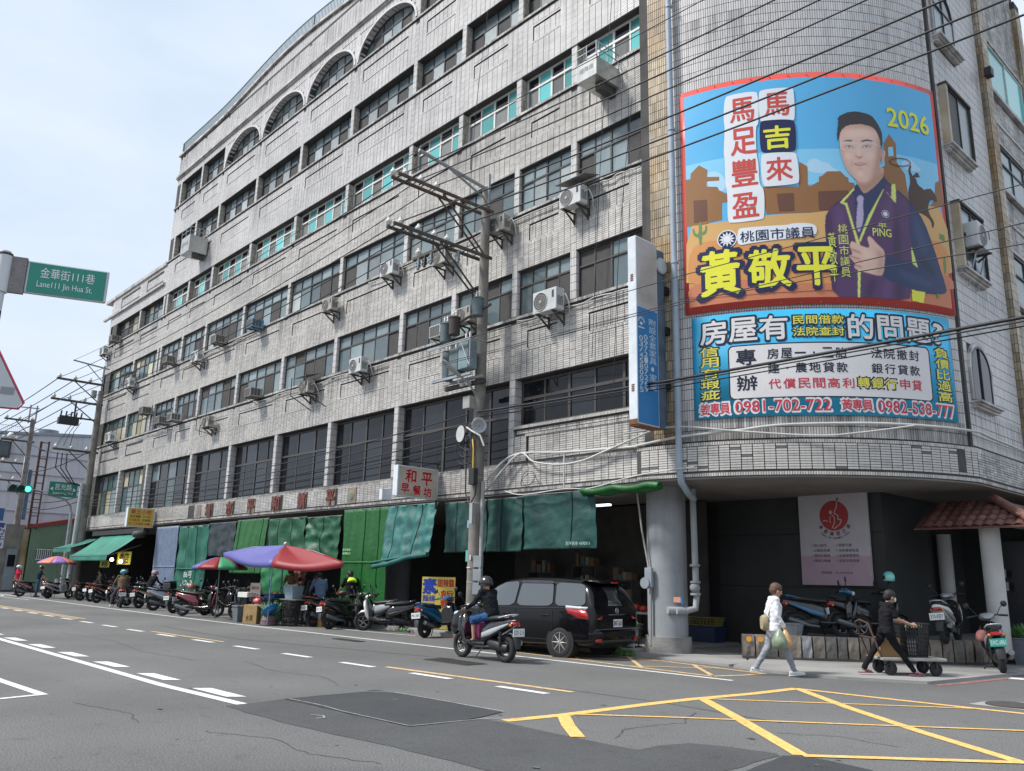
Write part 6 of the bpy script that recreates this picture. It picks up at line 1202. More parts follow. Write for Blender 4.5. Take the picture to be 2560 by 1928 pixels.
# ================================================================== AIR CONDITIONERS
ACW = mat('ac_white', (.52, .53, .53), .5, var=.08, scale=4, streak=.25); ACO = mat('ac_old', (.33, .315, .28), .6, var=.2, scale=5, streak=.4); ACB = mat('ac_blue', (.12, .28, .45), .5); BRK = mat('bracket_dark', (.06, .055, .05), .7, var=.3, scale=6); GRL = mat('grille_dark', (.09, .085, .08), .6)
def split_unit(m, w_=.78, h=.54, d=.30, hang=True):
    t = empty('air_conditioner', (0, 0, 0)); b = MB(); b.box(-w_/2, w_/2, -d/2, d/2, 0, h); b.build('casing', m, t, bevel=.02)
    b = MB(); b.cyl((-w_*.16, -d/2, h*.5), (-w_*.16, -d/2-.012, h*.5), h*.41, n=26); b.build('fan_grille', GRL, t)
    b = MB(); b.cyl((-w_*.16, -d/2-.012, h*.5), (-w_*.16, -d/2-.02, h*.5), .035, n=12); b.torus((-w_*.16, -d/2-.012, h*.5), h*.41, .01, 'Y', 26, 5)
    for k in range(3): b.torus((-w_*.16, -d/2-.012, h*.5), h*.1*(k+1), .0035, 'Y', 22, 4)
    b.build('fan_hub', m, t)
    b = MB(); b.box(w_*.36-.04, w_*.36+.035, -d/2-.004, -d/2, h*.55, h*.88); b.build('rating_label', flat('label_navy', (.03, .05, .08)), t)
    b = MB()
    for k in range(9): b.box(w_/2, w_/2+.004, -d*.36, d*.3, h*.2+.03*k, h*.2+.03*k+.014)
    b.build('side_louvres', GRL, t)
    b = MB()
    for x in (-w_*.32, w_*.32): b.box(x-.025, x+.025, -d/2-.03, .34, -.045, -.004); b.prism([(-d/2+.05, -.045), (-d/2+.13, -.045), (.31, -.26), (.34, -.26), (.34, -.33), (.28, -.31)], x-.012, x+.012, 'X'); b.box(x-.025, x+.025, .30, .34, -.34, -.0)
    b.build('bracket', BRK, t); b = MB(); b.tube([(w_/2, .0, h*.6), (w_/2+.12, .06, h*.7), (w_/2+.16, .16, h*.35), (w_/2+.06, .3, .0), (w_/2+.03, .41, -.15)], .018, 6); b.build('pipe', mat('pipe_white', (.60, .60, .57), .6), t)
    return t
def box_unit(m, w_=.56, h=.38, d=.55):
    t = empty('air_conditioner', (0, 0, 0)); b = MB(); b.box(-w_/2, w_/2, -d/2, d/2, 0, h); b.build('casing', m, t, bevel=.012)
    b = MB()
    for k in range(4): b.box(-w_/2+.03+(w_-.06)*k/4+.008, -w_/2+.03+(w_-.06)*(k+1)/4-.008, -d/2-.006, -d/2+.002, .03, h-.03)
    for k in range(3): b.box(w_/2-.002, w_/2+.006, -d/2+.04+.14*k, -d/2+.15+.14*k, .05, h-.05)
    b.build('vent_openings', GRL, t); b = MB()
    for x in (-w_*.35, w_*.35): b.box(x-.02, x+.02, -d/2, d/2+.2, -.035, -.003); b.tube([(x, -d/2+.1, -.03), (x, d/2+.02, -.22)], .011, 4)
    b.build('bracket', BRK, t); return t
protos = {'s': split_unit(ACW), 'o': split_unit(ACO, .7, .5), 'S': split_unit(ACW, .9, .62, .32), 'w': box_unit(ACO), 'b': box_unit(ACB), 'W': box_unit(ACW)}
used_p = set()
def put(k, x, y, z, rz, label):
    o = protos[k]
    if k in used_p: o = dup(o)
    used_p.add(k); o.location = (x, y, z); o.rotation_euler = (0, 0, rz); tag(o, label, 'air conditioner', 'air conditioners on the market front'); return o
row4, row3 = 'in the fourth storey row', 'in the third storey row'
for k, x, z, lab in [('w', -52.5, 15.25, 'boxy air conditioner under the top left window of the low wing'), ('s', -48.7, 11.8, 'white air conditioner beside the rusty awning frame at the left end'), ('w', -42.75, 12.15, 'pale box air conditioner with dark vents, leftmost on the tall part'),
    ('s', -39.2, 11.6, 'white air conditioner with round fan, second from the left in the tall upper row'), ('w', -36.75, 12.05, 'pale box air conditioner, third from the left in the upper row of the tall part'), ('b', -33.0, 12.0, 'blue box air conditioner with a white grille'), ('o', -26.7, 11.35, 'brownish old air conditioner on a rusty bracket below a row of dark windows'),
    ('s', -22.8, 11.75, 'clean white air conditioner with a dark label left of the power pole arms'), ('o', -19.85, 11.35, 'old air conditioner hidden behind the lower pole arm'), ('o', -17.1, 11.6, 'cream air conditioner immediately right of the power pole top'), ('s', -14.1, 11.45, 'white air conditioner under a small tin roof near the corner'),
    ('w', -45.4, 9.8, 'dark box air conditioner, first from the left in the lower row'), ('w', -42.8, 8.95, 'pale box air conditioner beside a whiter one'), ('W', -41.15, 8.9, 'white box air conditioner beside a duller one'), ('o', -37.0, 8.1, 'dark sooty air conditioner in a cage frame'), ('w', -32.5, 8.85, 'large pale box air conditioner with slatted front in the lower row'),
    ('o', -28.0, 8.35, 'tall old air conditioner under a sloping tin sheet'), ('s', -24.4, 8.55, 'white air conditioner with round dark fan left of the street lamp'), ('W', -19.65, 8.85, 'white box air conditioner just left of the transformers'), ('o', -18.5, 9.1, 'reddish brown air conditioner behind the transformers'), ('S', -15.0, 8.65, 'big new white air conditioner with looping pipes right of the power pole'),
    ('s', -50.9, 8.9, 'white air conditioner low on the left wing'), ('s', -54.5, 14.8, 'white air conditioner on the rounded left end')]:
    put(k, x, 15.08 if k in 'soS' else 15.05, z, 0, lab)
put('S', XR+.28, ky(20.3), 9.6, R(90), 'white air conditioner on struts below the side street window')
b = MB()
for y in (ky(20.05), ky(20.6)): b.tube([(XR+.3, y, 9.55), (XR+.05, y, 8.7)], .02, 5)
tag(b.build('strut_pair', GALV), 'two thin steel struts under the side wall air conditioner', 'strut')
def tin(x, z, w_, lab): b = MB(); b.add([(x-w_/2, 14.8, z-.12), (x+w_/2, 14.8, z-.12), (x+w_/2, 15.4, z+.05), (x-w_/2, 15.4, z+.05)], [(0, 1, 2, 3)]); tag(b.build('tin_cover', mat('tin', (.22, .21, .2), .6, var=.3, scale=5), solid=.012), lab, 'tin cover', 'tin covers over air conditioners')
tin(-14.0, 12.25, 1.1, 'small tin sheet over the air conditioner near the corner'); tin(-28.1, 9.1, 1.1, 'sloping tin sheet over the tall old air conditioner'); tin(-49.2, 12.75, 1.3, 'bent rusty sheet at the left end of the facade')
for nm_, sets in (('dark cage around the sooty air conditioner at mid facade', [[(x, 14.75, 8.75), (x, 14.75, 8.0), (x, 15.4, 7.9)] for x in (-37.5, -36.5)]), ('thin cage around the tall old air conditioner under its tin sheet', [[(x, 14.75, 9.0), (x, 14.75, 8.3), (x+.5, 15.4, 7.75)] for x in (-28.6, -27.5)]), ('broken awning arms at the left end of the facade', [[(-49.7, 14.8, 12.7), (-49.6, 14.9, 12.0), (-48.9, 14.9, 12.6)]])):
    t = empty('cage_frame', (0, 0, 0), 0, nm_, 'frame', 'frames around old air conditioners')
    for q in sets: b = MB(); b.tube(q, .02, 4); b.build('bar', BRK, t)
# escape lowering boxes with rails
STL = mat('stainless', (.50, .50, .48), .32, metal=.55, var=.12, scale=5, streak=.3)
def gondola(x0, x1, y0, z0, z1, lab):
    t = empty('escape_box', (0, 0, 0), 0, lab, 'escape box', 'steel escape boxes'); b = MB(); b.box(x0, x1, y0, y0+.95, z0, z1); b.build('box', STL, t, bevel=.01)
    b = MB()
    for h in (.22, .42): b.tube([(x0, y0, z1+h), (x1, y0, z1+h), (x1, y0+.9, z1+h)], .018, 5)
    for x, y in ((x0, y0), ((x0+x1)/2, y0), (x1, y0), (x1, y0+.45), (x1, y0+.9)): b.cyl((x, y, z1), (x, y, z1+.44), .018, n=6)
    b.build('railing', GALV, t); b = MB(); b.box(x1-.3, x1-.1, y0+.3, y0+.9, z0-.25, z0); b.build('bracket', BRK, t)
    b = MB(); f_ = plane_fn((x0, y0-.003, z0), (1, 0, 0), (0, 0, 1)); text('緩降機', (.1, (z1-z0)*.4, (x1-x0)*.85, (z1-z0)*.68), f_, flat('faded_grey', (.28, .27, .26)), b, 0, .003); b.build('lettering', None, t)
gondola(-13.46, -12.76, 14.5, 14.62, 15.18, 'steel escape box with rails high under the last teal window'); gondola(-41.3, -40.2, 14.4, 17.55, 18.45, 'steel escape box with rails at the upper left of the tall part')
# ================================================================== PIPES AND CABLES ON THE WALL
PPE = mat('pipe_blue_grey', (.30, .36, .43), .5, var=.12, scale=2)
b = MB(); b.tube([(-10.97, 15.24, 20.2), (-10.95, 15.24, 4.25), (-10.95, 15.24, 4.05), (-10.93, 15.28, 3.8), (-11.05, 15.7, 3.6), (-11.4, 16.4, 3.55)], .075, 14)
for z in (6.0, 9.0, 12.5, 16): b.cyl((-10.95, 15.24, z), (-10.95, 15.24, z+.06), .09, n=14)
tag(b.build('downpipe', PPE), 'long blue grey downpipe between the facade and the big poster', 'pipe')
b = MB(); b.tube([(-11.5, 16.5, 3.8), (-11.5, 16.55, 1.3), (-11.5, 16.5, 1.05), (-11.62, 16.3, 1.0)], .075, 12)
for z in (1.35, 1.62, 2.0): b.cyl((-11.5, 16.52, z), (-11.5, 16.52, z+.05), .12, n=12)
b.ball((-11.5, 16.5, 1.52), .12); b.cyl((-11.75, 16.1, 1.0), (-11.62, 16.35, 1.0), .085, n=12); b.cyl((-11.92, 16.0, 1.0), (-11.8, 16.2, 1.0), .085, n=12); tag(b.build('drain_pipe', CONC), 'grey drain pipe with valve beside the big round column', 'pipe')
b = MB(); b.tube([(-12.35, 15.92, .2), (-12.33, 15.92, 1.5), (-12.4, 15.92, 1.9)], .03, 8); tag(b.build('conduit', CONC), 'thin grey conduit up the front of the big column', 'conduit')
b = MB(); b.tube([(-12.4, 15.93, 2.0), (-12.55, 15.9, 2.8), (-12.66, 15.85, 3.8)], .022, 6); tag(b.build('rope', mat('rope', (.35, .34, .32), .8)), 'spiral striped rope hanging down the big column', 'rope')
b = MB(); b.box(-12.45, -12.25, 15.84, 15.93, 1.5, 1.95); b.cyl((-12.42, 15.8, 1.6), (-12.42, 15.9, 1.6), .13, n=14); tag(b.build('hose_box', mat('box_grey2', (.24, .27, .3), .5), bevel=.01), 'small grey tap box on the big column', 'box')
b = MB(); b.box(-11.86, -11.66, 16.15, 16.16, 1.18, 1.30); tag(b.build('notice_sticker', flat('notice_red', (.5, .26, .2))), 'small pale red notice on the side of the big column', 'notice')
b = MB(); b.lathe([(.03, 0), (.035, .1), (.015, .14), (.015, .17)], (-11.72, 16.3, 1.12), 10); tag(b.build('water_bottle', mat('bottle_blue', (.03, .16, .4), .2)), 'blue plastic bottle standing on the drain pipe end', 'bottle')
def arcpts(pts, off=.16): return [cf(u, v, off) for u, v in pts]
def spl(P, n=6):
    P = [Vector(p) for p in P]; out = []
    for i in range(len(P)-1):
        p0, p1, p2, p3 = P[max(i-1, 0)], P[i], P[i+1], P[min(i+2, len(P)-1)]
        for k in range(n): t = k/n; out.append(.5*((2*p1)+(p2-p0)*t+(2*p0-5*p1+4*p2-p3)*t*t+(3*p1-p0-3*p2+p3)*t**3))
    return out+[P[-1]]
def cab(pts, r_, lab, m=CABLEG, grp='cables strung along the fascia'): b = MB(); b.tube(spl(pts), r_, 6); return tag(b.build('cable', m), lab, 'cable', grp)
cab([(-17.2, 15.0, 4.3), (-16.35, 15.15, 4.9), (-14.36, 15.15, 4.8), (-12.2, 15.15, 4.72)]+arcpts([(.04, 4.73), (1.14, 4.83), (2.4, 4.89), (3.44, 4.98), (5.44, 5.02), (7.6, 5.03)])+[(-6.2, 21, 5.0), (-6.2, 28, 4.9)], .032, 'thick pale cable rising along the curved fascia below the loan banner')
cab(arcpts([(-.3, 5.05), (1.1, 5.06), (2.4, 4.87), (3.96, 4.73), (4.86, 4.80), (6.04, 5.0)], .2), .02, 'thinner pale cable sagging across the curved fascia')
cab([(-17.3, 15.0, 3.95), (-16.13, 15.12, 4.9), (-15.51, 15.12, 4.65), (-14.63, 15.12, 4.5), (-13.81, 15.12, 4.52), (-13.08, 15.12, 4.68), (-11.6, 15.12, 5.04)], .026, 'pale cable looping between the power pole and the vertical sign')
cab([(-16.58, 15.1, 3.94), (-15.89, 15.1, 3.80), (-14.35, 15.1, 3.86), (-13.5, 15.1, 3.82), (-12.25, 15.1, 4.0), (-11.31, 15.1, 4.07), (-10.5, 15.15, 4.1)], .016, 'thin pale cable sagging over the top of the green tarpaulins')
cab([(-14.4, 15.12, 3.85), (-14.4, 15.12, 4.75)], .02, 'short upright grey pipe on the fascia')
cab([(-15.3, 15.14, 4.05), (-15.55, 15.1, 4.35), (-15.9, 15.1, 4.2), (-15.7, 15.1, 4.0), (-15.4, 15.1, 4.3), (-15.8, 15.1, 4.4), (-15.95, 15.1, 4.05), (-15.45, 15.1, 4.1)], .008, 'tangle of thin black wire on the fascia right of the pole', BLK)
for i, (x0, z0, x1, z1) in enumerate(((-12.6, 20, -13.6, 7.2), (-12.2, 14.0, -12.9, 6.0), (-18.2, 20, -18.8, 12.9))):
    b = MB(); b.tube(spl([(x0, 15.28, z0), ((x0+x1)/2-.1, 15.25, (z0+z1)/2), (x1, 15.28, z1)]), .009, 5); tag(b.build('hanging_wire', WIRE), ['long thin black wire hanging down the bay next to the corner', 'thin black wire looping beside the vertical sign', 'thin black wire hanging left of the pole top'][i], 'cable', 'wires hanging down the facade')
for i, (z, xa, xb) in enumerate(((12.0, -24.5, -14.5), (8.78, -33, -23), (8.80, -16.5, -12), (12.0, -40, -33), (8.75, -47, -42), (12.02, -14.2, -12))):
    b = MB(); b.tube([(xa+(xb-xa)*k/14, 15.33, z-.03*math.sin(k*1.1)-.02*(k % 3)) for k in range(15)], .02, 6); tag(b.build('wall_cable', CABLEG), 'pale cable clipped under the %s sill, %s' % (['fourth storey', 'third storey', 'third storey', 'fourth storey', 'third storey', 'fourth storey'][i], ['behind the pole arms', 'at mid facade', 'next to the vertical sign', 'left of the blue air conditioner', 'at the left end', 'below the last dark window'][i]), 'cable', 'cables clipped under the sills')
# ================================================================== TARPAULINS, AWNINGS, UMBRELLAS
GRN = mat('tarp_green', (.004, .088, .013), bump=.9, bscale=6, rough=.5, var=.10, scale=1.2); GRN2 = mat('tarp_mid_green', (.006, .075, .03), bump=.9, bscale=6, rough=.55, var=.2, scale=1.5); TEAL = mat('tarp_teal', (.006, .10, .064), bump=.9, bscale=6, rough=.55, var=.2, scale=1.5); TEALD = mat('tarp_dark_teal', (.004, .047, .040), bump=.9, bscale=6, rough=.6, var=.3, scale=1.6); TEALW = mat('tarp_worn_teal', (.018, .125, .115), bump=.9, bscale=6, rough=.6, var=.3, scale=2, col2=(.015, .11, .10))
PALEB = mat('tarp_pale_blue', (.13, .17, .25), bump=.9, bscale=6, rough=.55, var=.1); NETD = mat('net_dark', (.02, .032, .042), .8, var=.2); BROWNC = mat('cloth_brown', (.15, .05, .035), .7, var=.15); GRNL = mat('tarp_light_green', (.006, .13, .038), bump=.9, bscale=6, rough=.5, var=.15)
def tarp(x0, x1, z0, z1, m, label, y=15.3, folds=5, amp=.035, sag=.0, z0b=None, seams=(), band=None, name='tarpaulin', curl=0, lean=0.0, seed=0, corr=0):
    t = empty(name, (0, 0, 0), 0, label, name, 'tarpaulins closing the market front'); nx, nz = max(16, int((x1-x0)*(26 if corr else 22))), 34; g = []; r_ = random.Random(seed); ph = [r_.uniform(0, 6) for _ in range(4)]
    for i in range(nx+1):
        u = i/nx; row = []
        for j in range(nz+1):
            v = j/nz; zb = z0+((z0b if z0b is not None else z0)-z0)*u; z = zb+(z1-zb)*v - sag*math.sin(PI*u)*(v > .98)
            d = amp*(math.sin(u*folds*2*PI+ph[0]+1.3*math.sin(v*3+ph[1]))*(1-.55*v)+.6*math.sin(u*folds*4.3+v*5+ph[2])*(1-v))+noise.noise(Vector((u*5+seed*7, v*5, 0)))*amp*1.3
            if corr: d = .018*math.sin((x0+(x1-x0)*u)*2*PI/.16)+d*.25
            d += .012*noise.noise(Vector((u*17+seed, v*6, 3)))+.010*abs(noise.noise(Vector((u*9+v*5, v*9-u*3, seed)))); row.append((x0+(x1-x0)*u+.02*math.sin(v*4+u*7), y-lean*(1-v)+d, z))
        g.append(row)
    b = MB(); b.grid(g); b.build('sheet', m, t, solid=.004)
    for s in seams:
        i = min(nx, int(s*nx)); b = MB(); b.tube([(p[0], p[1]-.012, p[2]) for p in g[i]], .011, 4); b.build('seam', flat('seam_'+m.name, tuple(c*.45 for c in m.diffuse_color[:3])), t)
    if band is not None: j = min(nz, int(nz*(band-z0)/(z1-z0))); b = MB(); b.tube([(row[j][0], row[j][1]-.015, row[j][2]) for row in g], .022, 5); b.build('batten', flat('band_'+m.name, tuple(min(1, c*1.5+.03) for c in m.diffuse_color[:3])), t)
    b = MB(); b.tube([(x0-.05, y+.02, z1), (x1+.05, y+.02, z1)], .02, 6); b.build('top_rail', STEELF, t)
    return t
def chalk(t, s, bx, y, c=(.55, .62, .6)): b = MB(); text(s, bx, plane_fn((0, y, 0), (1, 0, 0), (0, 0, 1)), flat('chalk_%.2f' % c[0], c), b, .0, 0); b.build('writing', None, t)
tarp(-42.4, -39.6, .35, 3.72, PALEB, 'pale blue corrugated sheet, leftmost on the market front', corr=1, band=1.9, amp=.03, seed=1)
t = tarp(-39.5, -36.2, .25, 3.66, TEAL, 'bluish green tarpaulin with chalked numbers next to the pale blue sheet', band=1.85, folds=4, amp=.07, seed=2, seams=(.35, .7)); chalk(t, '86号', (-38.0, 1.35, -37.1, 1.65), 15.13); chalk(t, '1248', (-38.0, .95, -37.0, 1.25), 15.13)
tarp(-36.1, -33.45, 2.3, 3.7, NETD, 'dark netting sheet between two green tarpaulins', folds=3, seed=3); tarp(-33.3, -30.6, 1.6, 3.74, GRN, 'flat bright green tarpaulin behind the blue and red umbrella', amp=.015, lean=.2, seams=(.12, .85), seed=4)
tarp(-30.45, -27.62, 1.6, 3.68, GRN2, 'mid green hanging tarpaulin left of the crest side one', amp=.06, folds=3, seams=(.3, .65), seed=5); tarp(-27.5, -25.2, 2.42, 3.64, GRN2, 'mid green tarpaulin with a drooping lower edge above the red umbrella', z0b=2.12, amp=.07, folds=2, seams=(.5,), seed=6)
t = tarp(-25.0, -22.35, .3, 3.8, GRN, 'tall flat bright green tarpaulin reaching down behind the scooters', amp=.012, band=2.1, seams=(.5, .82), seed=7); chalk(t, '和平帆布', (-24.9, 2.42, -24.4, 2.5), 15.26, (.4, .7, .4)); chalk(t, '4590311', (-24.9, 2.3, -24.4, 2.38), 15.26, (.4, .7, .4))
t = tarp(-22.35, -19.8, 2.05, 3.8, TEALW, 'wrinkled torn teal tarpaulin with a rolled lower edge under the breakfast sign', z0b=2.3, amp=.05, folds=5, lean=.3, seams=(.2, .72), seed=8)
b = MB(); b.tube([(-22.5, 14.92, 1.9), (-21.6, 14.9, 2.0), (-20.6, 14.93, 2.2), (-19.75, 14.97, 2.27)], .07, 8); b.tube([(-22.45, 14.9, 2.04), (-19.8, 14.95, 2.32)], .03, 6); b.build('rolled_edge', TEALW, t)
tarp(-19.4, -17.55, 2.33, 3.77, TEALD, 'dark teal tarpaulin left of the power pole', amp=.028, folds=4, seams=(.32,), seed=9); tarp(-17.5, -16.1, 2.33, 3.77, TEALD, 'dark teal tarpaulin right behind the power pole', amp=.028, folds=3, seams=(.45,), seed=10)
t = tarp(-16.05, -13.5, 2.38, 3.8, TEALD, 'wide dark teal tarpaulin above the black car', amp=.025, folds=2, sag=.03, seams=(.7,), seed=11); chalk(t, '和平帆布 4590311', (-14.4, 2.46, -13.6, 2.56), 15.2, (.35, .5, .45))
b = MB()
for k in range(3): b.tube(spl([(-13.8+2.35*i/7, 15.2-.03*k, 3.72+.03*math.sin(i*2+k)+.02*k) for i in range(8)]), .085, 8)
tag(b.build('rolled_tarpaulin', GRN), 'bright green rolled up tarpaulin at the foot of the fascia near the big column', 'tarpaulin')
tarp(-30.5, -27.9, .35, 1.98, GRNL, 'light green lower sheet behind the stall people', y=15.1, amp=.05, folds=3, seams=(.35, .7), seed=12); tarp(-27.95, -26.8, .95, 1.92, BROWNC, 'reddish brown cloth hanging behind the stall', z0b=1.2, y=14.95, amp=.07, folds=3, seed=13)
# awnings of the left shops
def awning(x0, x1, zw, zo, yo, m, label):
    t = empty('awning', (0, 0, 0), 0, label, 'awning', 'green shop awnings'); n = 14; b = MB()
    b.grid([[(x0+(x1-x0)*i/n, 15.3+(yo-15.3)*j/6, zw+(zo-zw)*j/6-.06*math.sin(PI*j/6)+.01*math.sin(i*2.)) for j in range(7)] for i in range(n+1)]); b.build('cloth', m, t, solid=.006)
    b = MB(); k = int((x1-x0)/.22)
    for i in range(k): u = x0+(x1-x0)*i/k; w_ = (x1-x0)/k; b.add([(u, yo, zo), (u+w_, yo, zo), (u+w_, yo-.02, zo-.2), (u+w_*.5, yo-.02, zo-.27), (u, yo-.02, zo-.2)], [(0, 1, 2, 3, 4)])
    b.build('valance', m, t); b = MB()
    for x in (x0+.1, x1-.1): b.tube([(x, 15.35, zw-.6), (x, yo, zo-.03)], .025, 5)
    b.tube([(x0, yo, zo), (x1, yo, zo)], .025, 5); b.build('arm', STEELF, t)
AWM = mat('awning_green', (.015, .19, .13), .6, var=.25, scale=.9, col2=(.01, .11, .085)); awning(-50.6, -44.4, 3.5, 2.32, 13.75, AWM, 'long faded green awning over the left shops'); awning(-54.6, -51.2, 3.35, 2.8, 13.9, AWM, 'short green awning left of the long one')
b = MB(); b.box(-52, -43.8, 15.15, 15.45, 3.5, 3.75); tag(b.build('awning_case', BLK), 'black case along the top of the green awning', 'awning case')
b = MB(); b.lathe([(.0, -.2), (.28, -.15), (.36, 0), (.28, .15), (0, .2)], (-43.9, 15.0, 3.4), 12); tag(b.build('old_fan', BRK), 'sooty round extractor at the right end of the long green awning', 'fan')
YS = flat('cloth_yellow', (.62, .62, .05), .6)
for x0, x1, z0, z1, s in ((-49.1, -47.6, 1.75, 2.1, '麵'), (-46.4, -44.4, 1.9, 2.55, '老店')):
    t = empty('cloth_sign', (0, 0, 0), 0, '%s yellow cloth sign with black brush writing under the green awning' % ('right' if s == '老店' else 'left'), 'sign', 'yellow cloth signs'); f_ = plane_fn((x0, 14.9, z0), (1, 0, 0), (0, 0, 1)); slab_on(f_, 0, x1-x0, 0, z1-z0, -.02, 0, YS, 'cloth', t); b = text(s, ((x1-x0)*.15, (z1-z0)*.1, (x1-x0)*.85, (z1-z0)*.9), f_, BLK, None, .05, .004); b.build('writing', None, t)
BULB = mat('bulb', (1, .75, .45), .4, emit=9)
for i, (x, z) in enumerate(((-46.3, 2.15), (-44.9, 2.05))): b = MB(); b.ball((x, 14.6, z), .09); tag(b.build('lit_bulb', BULB), '%s glowing bulb beside the yellow cloth sign' % ('left' if i == 0 else 'right'), 'bulb', 'lit bulbs')
for i, (x, z) in enumerate(((-32.0, 1.9), (-31.2, 1.9))): b = MB(); b.ball((x, 15.8, z), .06); tag(b.build('lit_bulb', BULB), '%s small warm bulb in the dark stall interior' % ('left' if i == 0 else 'right'), 'bulb', 'lit bulbs')
b = MB(); b.box(-15.35, -14.2, 16.6, 16.72, 3.55, 3.6); tag(b.build('fluorescent_tube', mat('tube_lit', (.8, .9, 1), .4, emit=1.6)), 'white fluorescent tube under the ceiling right of the teal tarpaulins', 'lamp')
# interior things in the shade
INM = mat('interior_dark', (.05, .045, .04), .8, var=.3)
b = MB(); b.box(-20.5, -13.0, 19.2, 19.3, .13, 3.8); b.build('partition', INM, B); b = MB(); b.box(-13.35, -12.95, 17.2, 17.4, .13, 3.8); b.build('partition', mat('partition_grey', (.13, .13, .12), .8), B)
b = MB(); b.box(-13.9, -12.7, 16.6, 17.3, .85, .9)
for x in (-13.85, -12.8): b.box(x, x+.06, 16.65, 16.7, .13, .85)
tag(b.build('display_table', mat('table_grey', (.3, .3, .3), .5)), 'grey display table in the shade behind the car', 'table')
def lumps(name, x0, x1, y0, y1, z, r_, cols, n, label, cat, sx=1):
    t = empty(name, (0, 0, 0), 0, label, cat)
    for i in range(n):
        q = rr.choice(cols); b = MB(); b.ball((rr.uniform(x0, x1), rr.uniform(y0, y1), z+r_*.7+rr.uniform(0, r_*.6)), r_*rr.uniform(.75, 1.15), 8, 6, (1, 1, .8)); b.build({'fruit': 'fruit'}.get(cat, 'piece'), q, t)
    return t
RDM = mat('tomato_red', (.5, .05, .03), .4); ORM = mat('papaya', (.6, .30, .10), .5, var=.2, scale=8); GVM = mat('leaf_veg', (.10, .24, .06), .6, var=.35, scale=9); LVM = mat('cabbage', (.36, .46, .24), .6, var=.3, scale=7); PKM = mat('bag_pink', (.60, .14, .16), .35, var=.3, scale=8); WHM = mat('garlic_white', (.6, .56, .48), .6)
lumps('vegetable_tray', -13.8, -12.9, 16.65, 17.2, .9, .09, [RDM, RDM, mat('tray_red', (.4, .05, .06), .6)], 16, 'tray of red produce on the shaded table', 'produce')
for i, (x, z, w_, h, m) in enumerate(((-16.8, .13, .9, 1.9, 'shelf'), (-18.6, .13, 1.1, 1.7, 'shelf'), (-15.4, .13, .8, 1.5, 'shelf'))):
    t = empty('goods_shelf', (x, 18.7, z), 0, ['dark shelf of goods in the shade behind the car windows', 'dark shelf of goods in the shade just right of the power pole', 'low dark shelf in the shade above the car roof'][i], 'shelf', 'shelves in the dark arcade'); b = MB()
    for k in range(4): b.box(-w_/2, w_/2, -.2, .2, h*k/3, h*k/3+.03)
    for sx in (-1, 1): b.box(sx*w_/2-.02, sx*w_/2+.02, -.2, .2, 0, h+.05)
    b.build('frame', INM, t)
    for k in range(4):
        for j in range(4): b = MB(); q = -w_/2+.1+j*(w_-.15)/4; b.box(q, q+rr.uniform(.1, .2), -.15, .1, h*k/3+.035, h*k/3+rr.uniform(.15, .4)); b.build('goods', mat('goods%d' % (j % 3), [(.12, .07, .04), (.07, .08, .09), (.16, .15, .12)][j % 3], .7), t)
# ---- generic market things
PLB = mat('crate_black', (.018, .02, .022), .5); PLG = mat('crate_green', (.03, .16, .10), .5); PLGY = mat('tub_grey', (.11, .13, .15), .5, var=.1); PLT = mat('tote_blue_grey', (.19, .26, .32), .35, var=.12); CARD = mat('cardboard', (.42, .27, .12), .8, var=.12, scale=5); CARD2 = mat('cardboard_dark', (.33, .20, .09), .8, var=.1)
def crate(x, y, z, w_, d, h, m, label, rz=0, cols=6, rows=4, taper=.04, group='plastic crates', name='crate', cat='crate'):
    t = empty(name, (x, y, z), rz, label, cat, group); b = MB(); b.box(-w_/2+taper, w_/2-taper, -d/2+taper, d/2-taper, 0, .02); b.build('floor', m, t)
    for s, (ax, L_) in enumerate((('x', w_), ('x', w_), ('y', d), ('y', d))):
        b = MB(); sg = -1 if s % 2 == 0 else 1
        def P(u, v): k = taper*(1-v/h); return ((u*(1-2*k/L_), sg*(d/2-k), v) if ax == 'x' else (sg*(w_/2-k), u*(1-2*k/L_), v))
        for i in range(cols+1): u = -L_/2+L_*i/cols; b.tube([P(u, 0), P(u, h)], .010, 4)
        for j in range(rows+1): v = h*j/rows; b.tube([P(-L_/2, v), P(L_/2, v)], .010 if j < rows else .018, 4)
        b.build('side', m, t)
    return t
def bin_(x, y, z, w_, d, h, m, label, rz=0, rim=True, name='tub', taper=.05, cat='tub'):
    t = empty(name, (x, y, z), rz, label, cat); b = MB(); vs = [(sx*(w_/2-k), sy*(d/2-k), zz) for zz, k in ((0, taper), (h, 0)) for sx, sy in ((-1, -1), (1, -1), (1, 1), (-1, 1))]
    b.add(vs, [(3, 2, 1, 0), (0, 1, 5, 4), (1, 2, 6, 5), (2, 3, 7, 6), (3, 0, 4, 7)]); b.build('body', m, t, solid=.008)
    if rim: b = MB(); q = [(-w_/2, -d/2, h), (w_/2, -d/2, h), (w_/2, d/2, h), (-w_/2, d/2, h)]; b.tube(q+q[:1], .02, 6); b.build('rim', m, t)
    return t
